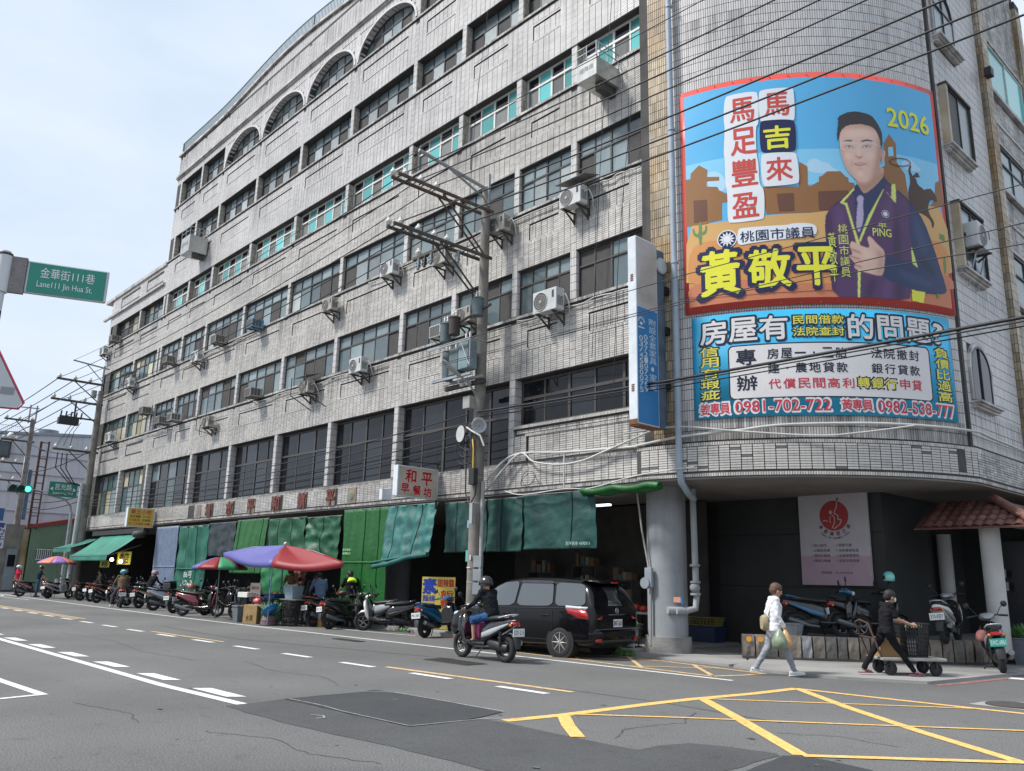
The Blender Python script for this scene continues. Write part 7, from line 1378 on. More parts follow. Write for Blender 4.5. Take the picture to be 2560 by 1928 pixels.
def carton(x, y, z, w_, d, h, rz, label, s=None, m=None, flaps=True):
    t = empty('cardboard_box', (x, y, z), rz, label, 'cardboard box', 'cardboard boxes'); b = MB(); b.box(-w_/2, w_/2, -d/2, d/2, 0, h); b.build('body', m or CARD, t, bevel=.006, seg=1)
    if flaps: b = MB(); b.add([(w_/2, -d/2, h), (w_/2, d/2, h), (w_/2+.16, d/2, h-.10), (w_/2+.16, -d/2, h-.10)], [(0, 1, 2, 3)]); b.add([(-w_/2, -d/2, h), (-w_/2, d/2, h), (-w_/2-.12, d/2, h-.06), (-w_/2-.12, -d/2, h-.06)], [(0, 1, 2, 3)]); b.build('flap', m or CARD, t, solid=.006)
    b = MB(); b.box(-w_/2-.002, w_/2+.002, -.03, .03, h, h+.002); b.build('tape', flat('tape', (.5, .42, .28)), t)
    if s: b = MB(); text(s, (-w_*.3, h*.15, w_*.25, h*.48), plane_fn((0, -d/2-.002, 0), (1, 0, 0), (0, 0, 1)), flat('ink_brown', (.10, .06, .02)), b, .02, 0); b.build('print', None, t)
    return t
def bag(x, y, z, r_, h, m, label, name='plastic_bag'):
    b = MB(); b.lathe([(r_*.7, 0), (r_, h*.25), (r_*.95, h*.55), (r_*.5, h*.8), (r_*.25, h*.88), (r_*.55, h)], (x, y, z), 14); me = b
    for i, v in enumerate(me.v): k = noise.noise(Vector(v)*9)*.16*r_*2; me.v[i] = (v[0]+k, v[1]+k*.7, v[2])
    return tag(b.build(name, m), label, 'plastic bag', 'plastic bags at the stall')
# umbrellas
UR = mat('cloth_red', (.22, .008, .014), .55, var=.06); UB = mat('cloth_violet_blue', (.085, .085, .29), .55, var=.06); UG = mat('cloth_green', (.03, .23, .10), .6); UO = mat('cloth_salmon', (.55, .16, .10), .6); UV = mat('cloth_violet', (.25, .14, .38), .6)
U = empty('market_umbrella', (0, 0, 0), 0, 'large square market umbrella with a blue left half and a red right half', 'umbrella', 'stall umbrellas')
C4 = [Vector(p) for p in ((-29.9, 13.3, 2.33), (-25.1, 12.8, 1.98), (-22.35, 13.75, 2.02), (-27.0, 14.7, 2.25))]; AP = Vector((-26.1, 13.75, 2.56))
for i, m in enumerate((UB, UR, UR, UB)):
    a, c = C4[i], C4[(i+1) % 4]; n = 12; g = []
    for j in range(n+1):
        t_ = j/n; e_ = a.lerp(c, t_); e_.z -= .13*math.sin(PI*t_); row = []
        for k in range(9): s = k/8; p = AP.lerp(e_, s); p.z += .07*math.sin(PI*s)*(.35+.65*abs(2*t_-1))-.04*math.sin(PI*s)*(1-abs(2*t_-1)); row.append(p)
        d = (e_-AP); d.z = 0; d.normalize(); row.append(e_+Vector((0, 0, -.17))+d*.01); g.append(row)
    b = MB(); b.grid(g); b.build('panel', m, U, solid=.005)
b = MB()
for c in C4: b.tube([AP+Vector((0, 0, -.05)), AP.lerp(c, .5)+Vector((0, 0, .08)), c+Vector((0, 0, -.02))], .014, 5)
b.build('rib', GALV, U); b = MB(); b.cyl((-25.13, 12.84, .02), (-25.1, 12.82, 1.98), .02, n=8); b.cyl((-27.1, 14.2, 0.02), (-26.2, 13.8, 2.5), .028, n=8); b.build('pole', mat('pole_blue', (.13, .20, .32), .45), U); b = MB(); b.ball((AP.x, AP.y, AP.z+.06), .06); b.build('finial', WHITEF, U)
def round_umb(x, y, r_, zr, za, cols, label, n=8, tilt=0):
    t = empty('round_umbrella', (x, y, 0), .3, label, 'umbrella', 'stall umbrellas')
    for i in range(n):
        a0, a1 = 2*PI*i/n, 2*PI*(i+1)/n; g = []
        for j in range(5):
            a = a0+(a1-a0)*j/4; rs = r_*(1-.05*math.sin(PI*j/4)); row = [(rs*s*math.cos(a), rs*s*math.sin(a), za+(zr-za)*(s**1.6)+.0) for s in np.linspace(0, 1, 7)]; row.append((rs*1.0*math.cos(a), rs*1.0*math.sin(a), zr-.09)); g.append(row)
        b = MB(); b.grid(g); b.build('panel', cols[i % len(cols)], t, solid=.004)
    b = MB(); b.cyl((0, 0, 0), (0, 0, za+.08), .018, n=8); b.build('pole', STEELF, t); b = MB()
    for i in range(n): a = 2*PI*i/n; b.tube([(0, 0, za-.03), (r_*.5*math.cos(a), r_*.5*math.sin(a), za-.13), (r_*math.cos(a), r_*math.sin(a), zr-.02)], .008, 4)
    b.build('rib', STEELF, t); return t
round_umb(-29.3, 12.95, .95, 1.80, 2.16, [UR, UB, UR, UG], 'small round umbrella in red, blue and green left of the big one'); round_umb(-51.6, 13.4, 1.0, 1.95, 2.3, [UO, UV], 'faded orange and violet umbrella far left in front of the green shed')
# the stall
bin_(-27.4, 12.95, 0, .42, .36, .50, PLGY, 'dark grey lidded tub at the left front corner of the stall'); b = MB(); b.box(-27.63, -27.17, 12.75, 13.15, .5, .55); b.build('lid', PLGY, bpy.data.objects['tub'], bevel=.015).matrix_parent_inverse = Matrix.Translation((27.4, -12.95, 0)); crate(-27.45, 13.25, .56, .46, .36, .24, PLB, 'black crate under the white foam box'); carton(-27.5, 13.2, .81, .52, .36, .17, .2, 'white foam box on the black crate', m=WHITEF, flaps=False)
carton(-26.42, 12.95, 0, .46, .46, .60, .72, 'big tall cardboard box standing at the front of the stall', '水果'); bag(-26.9, 13.35, .62, .16, .22, PKM, 'pink plastic bag between the foam box and the big carton')
crate(-25.75, 13.25, 0, .62, .45, .58, PLG, 'tall green crate full of leafy vegetables', rows=7, cols=9); crate(-26.6, 13.75, .55, .62, .42, .28, PLB, 'black crate behind the big carton')
def leaves(name, x, y, z, rx, ry, h, n, m, label, cat='vegetables', ms=.16):
    b = MB(); r_ = random.Random(int(abs(x*100)))
    for i in range(n):
        a = r_.uniform(0, 2*PI); q = math.sqrt(r_.random()); p = Vector((x+rx*q*math.cos(a), y+ry*q*math.sin(a), z)); L_ = r_.uniform(.5, 1)*h; d = Vector((math.cos(a)*.5*q, math.sin(a)*.5*q, 1)).normalized(); s_ = Vector((-math.sin(a), math.cos(a), 0)); w_ = ms*r_.uniform(.2, .5)*h/.3
        b.add([p, p+d*L_*.5+s_*w_*.5, p+d*L_+Vector((math.cos(a), math.sin(a), -.2))*.05, p+d*L_*.5-s_*w_*.5], [(0, 1, 2, 3)])
    return tag(b.build(name, m), label, cat)
leaves('leek_bunch', -25.75, 13.25, .3, .25, .18, .5, 70, mat('leek_pale', (.35, .5, .28), .6, var=.3, scale=10), 'pale leafy vegetables standing in the green crate')
for i, (x, rz) in enumerate(((-25.25, .3), (-25.15, .5))): pass
t = empty('blue_basket', (-25.2, 13.0, .42), .4, 'shallow blue plastic basket leaning on the stacked baskets', 'basket'); b = MB(); b.lathe([(.16, 0), (.27, .12), (.29, .13), (.27, .11)], (0, 0, 0), 16, M=Matrix.Rotation(R(-38), 3, 'Y')); b.build('bowl', mat('basket_blue', (.02, .16, .36), .4), t)
t = empty('round_basket', (-25.35, 13.0, 0), 0, 'upturned round purple brown basket on the road', 'basket'); b = MB(); b.lathe([(.28, 0), (.26, .15), (.2, .30), (.0, .33)], n=18); b.build('bowl', mat('basket_maroon', (.13, .07, .08), .6, var=.3, scale=20, bump=.8, bscale=50), t); b = MB(); b.torus((0, 0, .02), .28, .015, 'Z', 20, 5); b.torus((0, 0, .15), .262, .008, 'Z', 20, 5); b.build('rim', PLB, t)
t = empty('stall_table', (0, 0, 0), 0, 'low stall table behind the crates', 'table'); b = MB(); b.box(-27.6, -25.0, 13.75, 14.6, .78, .82); b.build('table_top', mat('table_blue', (.04, .07, .13), .6), t)
for x in (-27.5, -25.1):
    for y in (13.8, 14.5): b = MB(); b.box(x, x+.05, y, y+.05, 0, .78); b.build('leg', STEELF, t)
bin_(-26.9, 13.95, .82, .8, .5, .12, mat('tray_blue', (.03, .09, .2), .5), 'blue tray of round fruit on the stall table', name='fruit_tray', cat='tray'); lumps('fruit_pile', -27.25, -26.6, 13.8, 14.1, .86, .085, [ORM, mat('melon', (.45, .42, .25), .6), ORM], 12, 'pile of orange and pale round fruit on the blue tray', 'fruit')
carton(-25.55, 14.0, .50, .42, .4, .46, .5, 'cardboard box with printed side left of the grey tote', '蒜', CARD2)
crate(-24.85, 13.55, 0, .60, .5, .80, PLB, 'tall black crate stack carrying the grey tote', rows=9, cols=8, taper=.03); b = MB(); b.box(-25.35, -24.3, 13.3, 13.8, .81, .83); tag(b.build('display_board', mat('board_wood', (.2, .17, .13), .7)), 'board under the grey tote', 'board'); bin_(-24.9, 13.55, .84, .56, .42, .40, PLT, 'translucent blue grey tote box heaped with garlic', name='tote_box'); lumps('garlic_heap', -25.12, -24.7, 13.4, 13.7, 1.2, .05, [WHM, PKM, WHM], 18, 'heap of garlic and red onions in the grey tote', 'vegetables')
bag(-24.55, 14.1, 0, .19, .5, PKM, 'red and white plastic bag on the ground right of the black crates'); carton(-24.2, 14.25, 0, .25, .25, .48, .2, 'narrow orange brown carton beside the red bag', m=mat('carton_orange', (.45, .22, .05), .8), flaps=False)
leaves('vegetable_heap', -23.9, 15.0, .75, .9, .4, .22, 160, GVM, 'heap of dark green vegetables on the shaded bench'); b = MB(); b.box(-24.9, -22.9, 14.75, 15.4, .68, .75); b.box(-24.8, -24.7, 14.8, 15.3, 0, .68); b.box(-23.1, -23.0, 14.8, 15.3, 0, .68); tag(b.build('vegetable_bench', INM), 'dark bench behind the scooters with vegetables on it', 'bench')
t = empty('price_board', (-28.3, 13.9, 0), .1, 'upright white price board behind the red scooter', 'sign'); b = MB(); b.box(-.32, .32, -.02, .02, .62, 1.28); b.build('upper_sheet', flat('sheet_cream', (.60, .56, .46)), t); b = MB(); b.box(-.33, .33, -.02, .02, .02, .58); b.build('lower_sheet', flat('sheet_white', (.6, .62, .64)), t); b = MB(); f_ = plane_fn((0, -.024, 0), (1, 0, 0), (0, 0, 1)); text('新鮮水果', (-.24, 1.05, .24, 1.17), f_, flat('ink_red', (.4, .05, .05)), b, .02); text('便宜大賣', (-.24, .78, .24, .9), f_, flat('ink_red', (.4, .05, .05)), b, .02); b.build('writing', None, t)
t = empty('rice_ball_sign', (-19.75, 15.5, .13), R(38), 'yellow sandwich board with blue and red characters by the power pole', 'sign'); b = MB(); b.box(-.55, .45, -.02, .02, .5, 1.5); b.build('board', flat('board_yellow', (.62, .48, .10)), t); b = MB(); b.box(-.55, .45, -.02, .02, .02, .46); b.build('lower_board', flat('board_yellow2', (.5, .42, .10)), t); f_ = plane_fn((0, -.024, 0), (1, 0, 0), (0, 0, 1)); b = MB(); BI = flat('ink_blue', (.02, .05, .35)); RI = flat('ink_sign_red', (.45, .03, .02)); text('素', (-.52, 1.02, -.12, 1.45), f_, BI, b, .05); text('甜辣醬', (-.08, 1.22, .42, 1.44), f_, RI, b, .03); text('飯糰', (.02, .62, .4, 1.14), f_, RI, b, .03, vert=True); text('麵線', (-.52, .80, -.14, .98), f_, BI, b, .02); text('蛋糕', (-.52, .58, -.14, .76), f_, BI, b, .02); b.build('writing', None, t)
for i, x in enumerate((-21.9, -21.1)):
    t = empty('traffic_cone', (x, 15.75, .13), 0, '%s orange and white traffic cone in the arcade by the dark column' % ('left' if i == 0 else 'right'), 'traffic cone', 'traffic cones'); b = MB(); b.lathe([(.17, .03), (.025, .7), (.0, .7)], n=14); b.build('cone', mat('cone_orange', (.60, .10, .03), .5), t); b = MB(); b.lathe([(.128, .24), (.092, .4)], n=14); b.lathe([(.082, .45), (.058, .56)], n=14); b.build('stripe', flat('stripe_white', (.55, .5, .45)), t); b = MB(); b.box(-.2, .2, -.2, .2, 0, .03); b.build('foot', BLK, t)
t = empty('plastic_stool', (-20.5, 15.85, .13), .2, 'stacked dark red plastic stools in the arcade', 'stool'); b = MB(); b.box(-.17, .17, -.17, .17, .68, .72); b.build('seat', mat('stool_red', (.22, .05, .04), .5), t)
for sx in (-1, 1):
    for sy in (-1, 1): b = MB(); b.tube([(sx*.2, sy*.2, 0), (sx*.15, sy*.15, .68)], .022, 4); b.build('leg', MATS['stool_red'], t)
crate(-12.95, 15.75, .13, .62, .5, .52, PLB, 'black basket of cabbages beside the big column behind the car', cols=7, rows=5); lumps('cabbage_heap', -13.15, -12.75, 15.6, 15.9, .2, .12, [LVM], 14, 'pale cabbages inside the black basket', 'vegetables'); lumps('loose_cabbages', -13.15, -12.75, 15.6, 15.9, .55, .1, [LVM, GVM], 9, 'loose cabbage leaves on top of the black basket', 'vegetables')
leaves('weed_clump', -12.55, 15.02, .01, .45, .1, .2, 120, GVM, 'low weeds growing at the foot of the kerb by the column', 'weeds'); leaves('weed_clump', -20.9, 15.0, .01, .5, .1, .16, 60, GVM, 'small weeds at the kerb behind the white scooter', 'weeds')
crate(-13.1, 19.2, .05, .9, .5, .2, mat('crate_yellow', (.20, .18, .04), .6), 'dull yellow crate in the dark arcade corner', cols=8, rows=3).location.z = .55; bin_(-13.1, 19.2, .05, .95, .55, .48, mat('crate_navy', (.02, .03, .08), .5), 'dark blue box under the yellow crate', name='blue_box', cat='box')
def pot(x, y, z, w_, h, m, label, plant): 
    bin_(x, y, z, w_, w_*.7, h, m, label, name='planter_box', cat='planter'); leaves('potted_plant', x, y, z+h-.05, w_*.5, w_*.35, .42, 220, mat('leaf_bright', (.07, .17, .04), .6, var=.4, scale=8), plant, 'plant', .2)
pot(-5.9, 21.2, .05, .9, .55, mat('planter_grey', (.13, .15, .18), .7, var=.15), 'blue grey planter box right of the entrance columns', 'bushy green plant in the grey planter box'); bin_(-9.75, 17.75, .48, .3, .3, .3, CONC, 'round grey pot standing on the terrace behind the planter wall', name='flower_pot', cat='pot')
# ================================================================== SCOOTERS
TYRE = mat('rubber', (.018, .018, .02), .85); RIMM = mat('alloy', (.35, .35, .34), .35, metal=.7); SEATM = mat('seat_vinyl', (.018, .018, .02), .5); MECH = mat('mechanics', (.03, .03, .032), .5, metal=.3); CHR = mat('chrome', (.55, .56, .57), .15, metal=.9); MIR = mat('mirror_glass', (.75, .80, .84), .06, metal=1.0)
REDL = mat('lamp_red', (.40, .015, .02), .2, coat=.6); ORL = mat('lamp_orange', (.6, .2, .03), .25); CLR = mat('lamp_clear', (.55, .58, .6), .12, coat=.5); PLW_ = flat('plate_white', (.66, .69, .69), .5); PLG_ = flat('plate_green', (.03, .30, .24), .5); INK = flat('plate_ink', (.03, .035, .05), .5)
def paint(n, c, r=.22): return mat('paint_'+n, c, r, var=.04, coat=.7)
K = paint('black', (.012, .012, .014)); SIL = paint('silver', (.33, .35, .37), .3); WHP = paint('white', (.62, .62, .62)); DR = paint('dark_red', (.12, .008, .018)); BLP = paint('blue', (.01, .10, .22)); GRYP = paint('grey', (.09, .10, .11)); REDP = paint('red', (.30, .015, .02)); SBL = paint('silver_blue', (.20, .24, .30), .3); CRM = paint('cream', (.38, .36, .32), .35)
PCACHE = {}
def wheel(parent, x, r, w_=.055, key=''):
    k = ('w', round(r, 3), w_)
    if k not in PCACHE:
        b = MB(); b.torus((0, 0, 0), r-w_*.85, w_, 'Y', 26, 8, 1.05); b.mats = [TYRE]; t = b.mesh('tyre'); b = MB(); b.torus((0, 0, 0), r-w_*1.75, .014, 'Y', 24, 5); b.cyl((0, -.05, 0), (0, .05, 0), .045, n=12)
        for i in range(5): a = 2*PI*i/5; b.tube([(0, 0, 0), ((r-w_*1.8)*.55*math.cos(a+.15), 0, (r-w_*1.8)*.55*math.sin(a+.15)), ((r-w_*1.75)*math.cos(a+.3), 0, (r-w_*1.75)*math.sin(a+.3))], .016, 5)
        b.mats = [RIMM]; PCACHE[k] = (t, b.mesh('rim'))
    e_ = bpy.data.objects.new('wheel', None); COL.objects.link(e_); e_.parent = parent; e_.location = (x, 0, r)
    for n_, me in zip(('tyre', 'rim'), PCACHE[k]): link(n_, me, e_)
    return e_
def part(name, key, fn, m, parent):
    if key not in PCACHE: b = MB(); fn(b); b.mats = b.mats or [m]; PCACHE[key] = b.mesh(name)
    o = link(name, PCACHE[key], parent); 
    if len(o.data.materials) == 1: o.material_slots[0].link = 'OBJECT'; o.material_slots[0].material = m
    return o
def scooter(x, y, rz, col, label, z=0, col2=None, plate='', plate_m=None, lean=-6, seat=None, extras=(), name='scooter', group='parked scooters', sc=1.07):
    S = empty(name, (x, y, z), rz, label, 'scooter', group); S.rotation_euler = (R(lean), 0, rz); S.scale = (sc,)*3; c2 = col2 or col
    wheel(S, .64, .25); wheel(S, -.62, .25, .062)
    part('front_fender', 'ff', lambda b: b.loft([(.40, .44, .05, .02), (.48, .50, .075, .035, 0, -.5), (.60, .545, .085, .035), (.72, .52, .085, .035, 0, .4), (.83, .43, .07, .03, 0, .9)], 12), col, S)
    part('fork', 'fk', lambda b: [b.tube([(.64, s*.075, .25), (.52, s*.06, .62)], .022, 6) for s in (-1, 1)], MECH, S)
    part('front_panel', 'fp', lambda b: b.loft([(.52, .34, .10, .03, 0, -.9), (.60, .46, .17, .06, 0, -.5), (.60, .62, .20, .08, 0, -.1), (.565, .76, .19, .09), (.50, .88, .14, .08), (.44, .96, .08, .05)][::-1] if 0 else [(.44, .40, .12, .10), (.52, .50, .19, .17), (.57, .62, .19, .22), (.60, .70, .15, .16), (.64, .74, .07, .07)], 16, 2.5), col, S)
    part('leg_shield', 'lg', lambda b: (b.loft([(.36, .52, .21, .22), (.42, .58, .20, .28), (.47, .60, .19, .28)], 16, 2.6), b.loft([(-.16, .31, .15, .04), (.2, .30, .17, .035), (.46, .36, .15, .06)], 12, 4)), K, S)
    part('headlight', 'hl', lambda b: b.loft([(.52, .93, .10, .05), (.57, .93, .10, .05), (.60, .93, .05, .03)], 12, 2.4), CLR, S)
    part('handlebar_cover', 'hc', lambda b: b.loft([(.28, .96, .07, .03), (.36, .98, .13, .06), (.46, .96, .15, .075), (.53, .93, .11, .05)], 14, 2.4), c2, S)
    part('handlebar', 'hb', lambda b: (b.tube([(.30, -.33, .97), (.36, -.2, .99), (.38, 0, .98), (.36, .2, .99), (.30, .33, .97)], .014, 6), b.tube([(.29, -.36, .968), (.325, -.23, .985)], .02, 8), b.tube([(.29, .36, .968), (.325, .23, .985)], .02, 8), [b.tube([(.40, s*.2, .97), (.38, s*.34, .95)], .007, 4) for s in (-1, 1)]), MECH, S)
    for s in (-1, 1):
        q = part('mirror', 'mi%d' % s, lambda b: (b.mt(MECH), b.tube([(.36, s*.17, .99), (.38, s*.26, 1.13), (.37, s*.31, 1.17)], .008, 5), b.lathe([(0, -.014), (.055, -.012), (.058, .0)], (.365, s*.33, 1.19), 14, 'X'), b.mt(MIR), b.lathe([(.052, .0), (.0, .001)], (.365, s*.33, 1.19), 14, 'X')), MECH, S)
    part('body', 'bd', lambda b: b.loft([(-.02, .42, .12, .13), (-.10, .50, .15, .20), (-.32, .58, .165, .17, 0, .05), (-.55, .64, .155, .12, 0, .1), (-.76, .70, .12, .085, 0, .12), (-.90, .745, .06, .045, 0, .12)], 16, 2.8), col, S)
    part('side_trim', 'st', lambda b: [b.loft([(-.10, .46, .012, .05, s*.158), (-.35, .53, .014, .06, s*.172), (-.62, .63, .012, .035, s*.155), (-.80, .70, .008, .015, s*.12)], 8) for s in (-1, 1)], c2, S)
    part('seat', 'se', lambda b: b.loft([(.04, .72, .07, .03), (-.02, .755, .115, .05), (-.22, .76, .14, .05), (-.42, .785, .15, .055), (-.62, .80, .13, .05), (-.74, .80, .06, .03)], 14, 2.6), seat or SEATM, S)
    part('grab_rail', 'gr', lambda b: b.tube([(-.55, -.14, .80), (-.82, -.11, .86), (-.88, 0, .87), (-.82, .11, .86), (-.55, .14, .80)], .014, 6), c2 if col2 else MECH, S)
    part('tail_light', 'tl', lambda b: b.loft([(-.80, .70, .10, .045), (-.88, .705, .10, .04), (-.925, .70, .055, .025)], 12, 2.4), REDL, S)
    part('rear_fender', 'rf', lambda b: (b.loft([(-.70, .52, .07, .03, 0, .3), (-.84, .52, .08, .03, 0, .7), (-.92, .42, .085, .03, 0, 1.2), (-.95, .26, .07, .015, 0, 1.4)], 10)), MECH, S)
    part('engine', 'en', lambda b: (b.loft([(-.16, .33, .09, .08), (-.3, .31, .14, .11), (-.62, .26, .12, .09), (-.72, .26, .09, .07)], 12, 3, ), b.tube([(-.58, .12, .3), (-.6, .13, .55)], .028, 7), b.tube([(.0, 0, .3), (-.2, 0, .32)], .09, 8)), MECH, S)
    part('exhaust', 'ex', lambda b: (b.tube([(-.2, -.14, .22), (-.42, -.17, .24), (-.55, -.18, .28), (-.82, -.18, .36)], .06, 10, [.025, .035, .062, .055])), GRYP, S)
    part('kickstand', 'ks', lambda b: b.tube([(-.1, .12, .24), (-.02, .26, .03)], .012, 5), MECH, S)
    part('floor_frame', 'fl', lambda b: b.tube([(.42, .1, .34), (.1, .12, .24), (-.3, .1, .26)], .03, 6), MECH, S)
    L_ = part('licence_plate', 'lp', lambda b: b.box(-.965, -.955, -.14, .14, .48, .62), plate_m or PLW_, S)
    if plate:
        f_ = plane_fn((-.967, .14, .48), (0, -1, 0), (0, 0, 1)); b = MB(); text(plate, (.02, .03, .26, .11), f_, INK if plate_m is None else PLW_, b, .02, 0); q = b.build('number', None, L_)
    for s in (-1, 1): part('indicator', 'in%d' % s, lambda b: b.ball((-.84, s*.105, .675), .028), ORL, S)
    for e_ in extras: e_(S)
    return S
def topbox(S): b = MB(); b.box(-.98, -.64, -.19, .19, .86, 1.10); b.build('top_box', K, S, bevel=.04); b = MB(); b.box(-.98, -.64, -.19, .19, 1.105, 1.15); b.build('lid', K, S, bevel=.03)
def helm(col, pos, lab, visor=True, on='side_street'):
    t = empty('helmet', pos, rr.uniform(0, 6), lab, 'helmet', 'helmets on scooters'); b = MB(); prof = [(.0, .13), (.06, .122), (.105, .085), (.128, .03), (.13, -.03), (.118, -.09), (.108, -.09), (.115, -.03)]
    b.lathe(prof, n=18); b.build('shell', col, t); b = MB(); b.lathe([(.115, -.07), (.1, -.085), (.09, .0)], n=14); b.build('lining', SEATM, t)
    if visor: b = MB(); g = [[(.134*math.cos(a)*(1 if h else .97), .134*math.sin(a), -.05+.09*h) for a in np.linspace(-1.1, 1.1, 9)] for h in (0, 1)]; b.grid(g); b.build('visor', MECH, t, solid=.004)
    return t
def at(S, p): return S.matrix_basis @ Vector(p)
H = R(90)
scooter(-55.2, 13.3, H-.1, K, 'black scooter far left beside the standing man in jeans', col2=REDP, plate='')
scooter(-52.3, 13.9, H+.45, WHP, 'white and black scooter by the far umbrella', col2=K, extras=())
s3 = scooter(-48.6, 14.6, H+.25, K, 'black maxi scooter in front of the green awning', plate='MKF-082', sc=1.1); s4 = scooter(-47.3, 14.7, H+.3, K, 'black scooter with red tail next to the brown jacket rider', col2=REDP)
s6 = scooter(-38.9, 14.2, H+.35, K, 'black scooter with cream side panels behind the moving rider', col2=CRM, plate='NPU-351'); s7 = scooter(-36.2, 14.0, H-.25, SBL, 'silver blue scooter with big exhaust', col2=SIL); s8 = scooter(-34.2, 13.9, H+.35, K, 'black scooter with a top box on its tail', plate='825-KQS', extras=(topbox,))
for x_, y_, a_, m_, n_ in ((-45.3, 14.4, .3, K, 'black scooter with red side trim just left of the brown jacket rider'), (-43.4, 14.7, -.1, GRYP, 'dark grey scooter in the shade right of the yellow cloth signs'), (-41.6, 14.6, .3, K, 'plain black scooter behind the rider in brown'), (-33.0, 14.9, .1, GRYP, 'grey scooter between the top box scooter and the dark red one')): scooter(x_, y_, H+a_, m_, n_, col2=REDP if 'red side' in n_ else None)
s9 = scooter(-30.75, 12.98, math.atan2(.63, .78), DR, 'dark red retro scooter on its centre stand, seen side on', lean=0, z=.03, col2=DR)
s10 = scooter(-29.0, 14.2, H+2.2, GRYP, 'dark grey scooter parked behind the dark red one'); scooter(-32.2, 14.4, H+.2, K, 'black scooter half hidden behind the dark red one, orange tail')
s11 = scooter(-24.35, 14.65, H+.12, K, 'black scooter nearest the stall with a wide plate', plate='MHV-0370', col2=REDP); s12 = scooter(-23.1, 14.52, H+.03, K, 'glossy black scooter with fat exhaust right of the stall', plate='MZC-767', col2=K)
s13 = scooter(-21.65, 14.95, math.atan2(-.73, -.68), WHP, 'white fronted scooter facing the road left', col2=K); s13.children
for c in s13.children:
    if c.name.split('.')[0] in ('body', 'side_trim', 'handlebar_cover'): c.material_slots[0].material = K
s14 = scooter(-22.7, 15.25, H+1.9, SIL, 'silver scooter squeezed behind the white fronted one', col2=GRYP)
s15 = scooter(-19.05, 15.0, H+.25, BLP, 'blue scooter beside the power pole behind the black car', plate='MKX-0893', col2=BLP)
s17 = scooter(-9.35, 18.55, math.atan2(.73, .68)-.15, K, 'black and blue scooter on the terrace below the nursing home board', z=.48, col2=BLP, plate='')
s17b = scooter(-8.7, 19.3, math.atan2(.73, .68)+.1, K, 'black scooter with a mint helmet on its mirror, behind the planter wall', z=.48)
s18 = scooter(-7.25, 20.05, H+.15, WHP, 'white scooter on the terrace left of the bright column', z=.48, col2=SIL, plate='310-KBY', sc=1.04)
s19 = scooter(-6.1, 19.25, R(112), K, 'black scooter with green plate parked on the pavement corner', z=.05, col2=SIL, plate='EWC-6961', plate_m=PLG_)
s20 = scooter(-5.75, 22.2, H+.6, GRYP, 'grey scooter behind the right hand column', z=.05)
s16 = scooter(-13.28, 11.62, PI, K, 'black and silver scooter being ridden past the car', col2=SIL, plate='EZF-215', lean=0, name='scooter', group='ridden scooters'); s5 = scooter(-39.9, 13.15, PI-.25, DR, 'dark red scooter ridden by a person in a brown jacket', plate='MSX-0512', lean=0, group='ridden scooters')
MINT = paint('mint', (.22, .62, .56)); PNK = paint('pink_helmet', (.42, .22, .24)); 
helm(MINT, at(s17b, (.37, -.33, 1.26)), 'mint green helmet hanging on a mirror behind the planter wall'); helm(REDP, at(s19, (-.0, .17, .62)), 'red helmet hooked beside the seat of the corner scooter', False); helm(PNK, at(s10, (.1, .0, .98)), 'pinkish helmet on the seat of the grey scooter behind the stall'); helm(WHP, at(s10, (-.3, .1, .92)), 'white helmet lying on the grey scooter behind the stall', False); helm(WHP, (-51.9, 13.6, .95), 'white helmet on the white and black scooter far left', False); helm(paint('orange_helmet', (.35, .09, .05)), at(s8, (.2, 0, .96)), 'reddish helmet on the scooter with the top box', False)
# ================================================================== THE BLACK CAR
CK = mat('car_black', (.004, .004, .005), .18, var=.02, coat=.25, spec=.25); CG = mat('car_glass', (.05, .058, .064), .03, var=.02, spec=1., coat=1.0); CB = mat('car_trim', (.012, .012, .013), .6)  # glass base colour raised to carry part of the reflected sky
car = empty('parked_car', (-14.28, 14.12, 0), PI+.085, 'black estate style minivan parked half on the kerb in front of the dark arcade', 'car')
# stations along x (nose at +2.28, tail at -2.28): x, half width sill, half width belt, z floor, z belt, z roof, half width roof
ST_ = [(-2.29, .72, .76, .34, .86, .86, .72), (-2.25, .80, .80, .27, 1.02, 1.03, .77), (-2.20, .83, .825, .24, 1.05, 1.18, .72), (-2.10, .845, .835, .22, 1.06, 1.42, .66), (-2.0, .85, .84, .21, 1.06, 1.58, .63), (-1.6, .85, .845, .2, 1.05, 1.635, .64), (-1.0, .85, .85, .19, 1.03, 1.66, .66), (-.3, .85, .85, .18, 1.01, 1.67, .66), (.35, .85, .85, .18, .985, 1.63, .64), (.75, .85, .848, .18, .965, 1.51, .62), (1.1, .85, .845, .18, .95, 1.27, .62), (1.42, .85, .84, .19, .935, 1.06, .66), (1.6, .845, .83, .2, .92, .96, .70), (1.9, .83, .81, .22, .84, .87, .66), (2.12, .77, .76, .24, .72, .76, .60), (2.26, .62, .62, .30, .58, .62, .50)]
def carsec(q):
    x, ws, wb, z0, zb, zr, wr = q; zm = z0+(zb-z0)*.5
    h = [(0, z0), (ws*.8, z0), (ws*.97, z0+.08), (ws+.005, z0+.22), (max(ws, wb)+.012, zm), (wb+.004, zb-.10), (wb-.015, zb), (wr+(wb-wr)*.45, zb+(zr-zb)*.5), (wr+.015, zr-.07 if zr-zb > .15 else zr-.01), (wr-.09, zr-.012 if zr-zb > .15 else zr), (wr*.5, zr+.012), (0, zr+.018)]
    return [Vector((x, y, z)) for y, z in h]
def carshell(b, flip=1):
    g = [[Vector((p.x, p.y*flip, p.z)) for p in carsec(q)] for q in ST_]; b.grid(g if flip == 1 else g, True)
b = MB(); carshell(b, 1); carshell(b, -1)
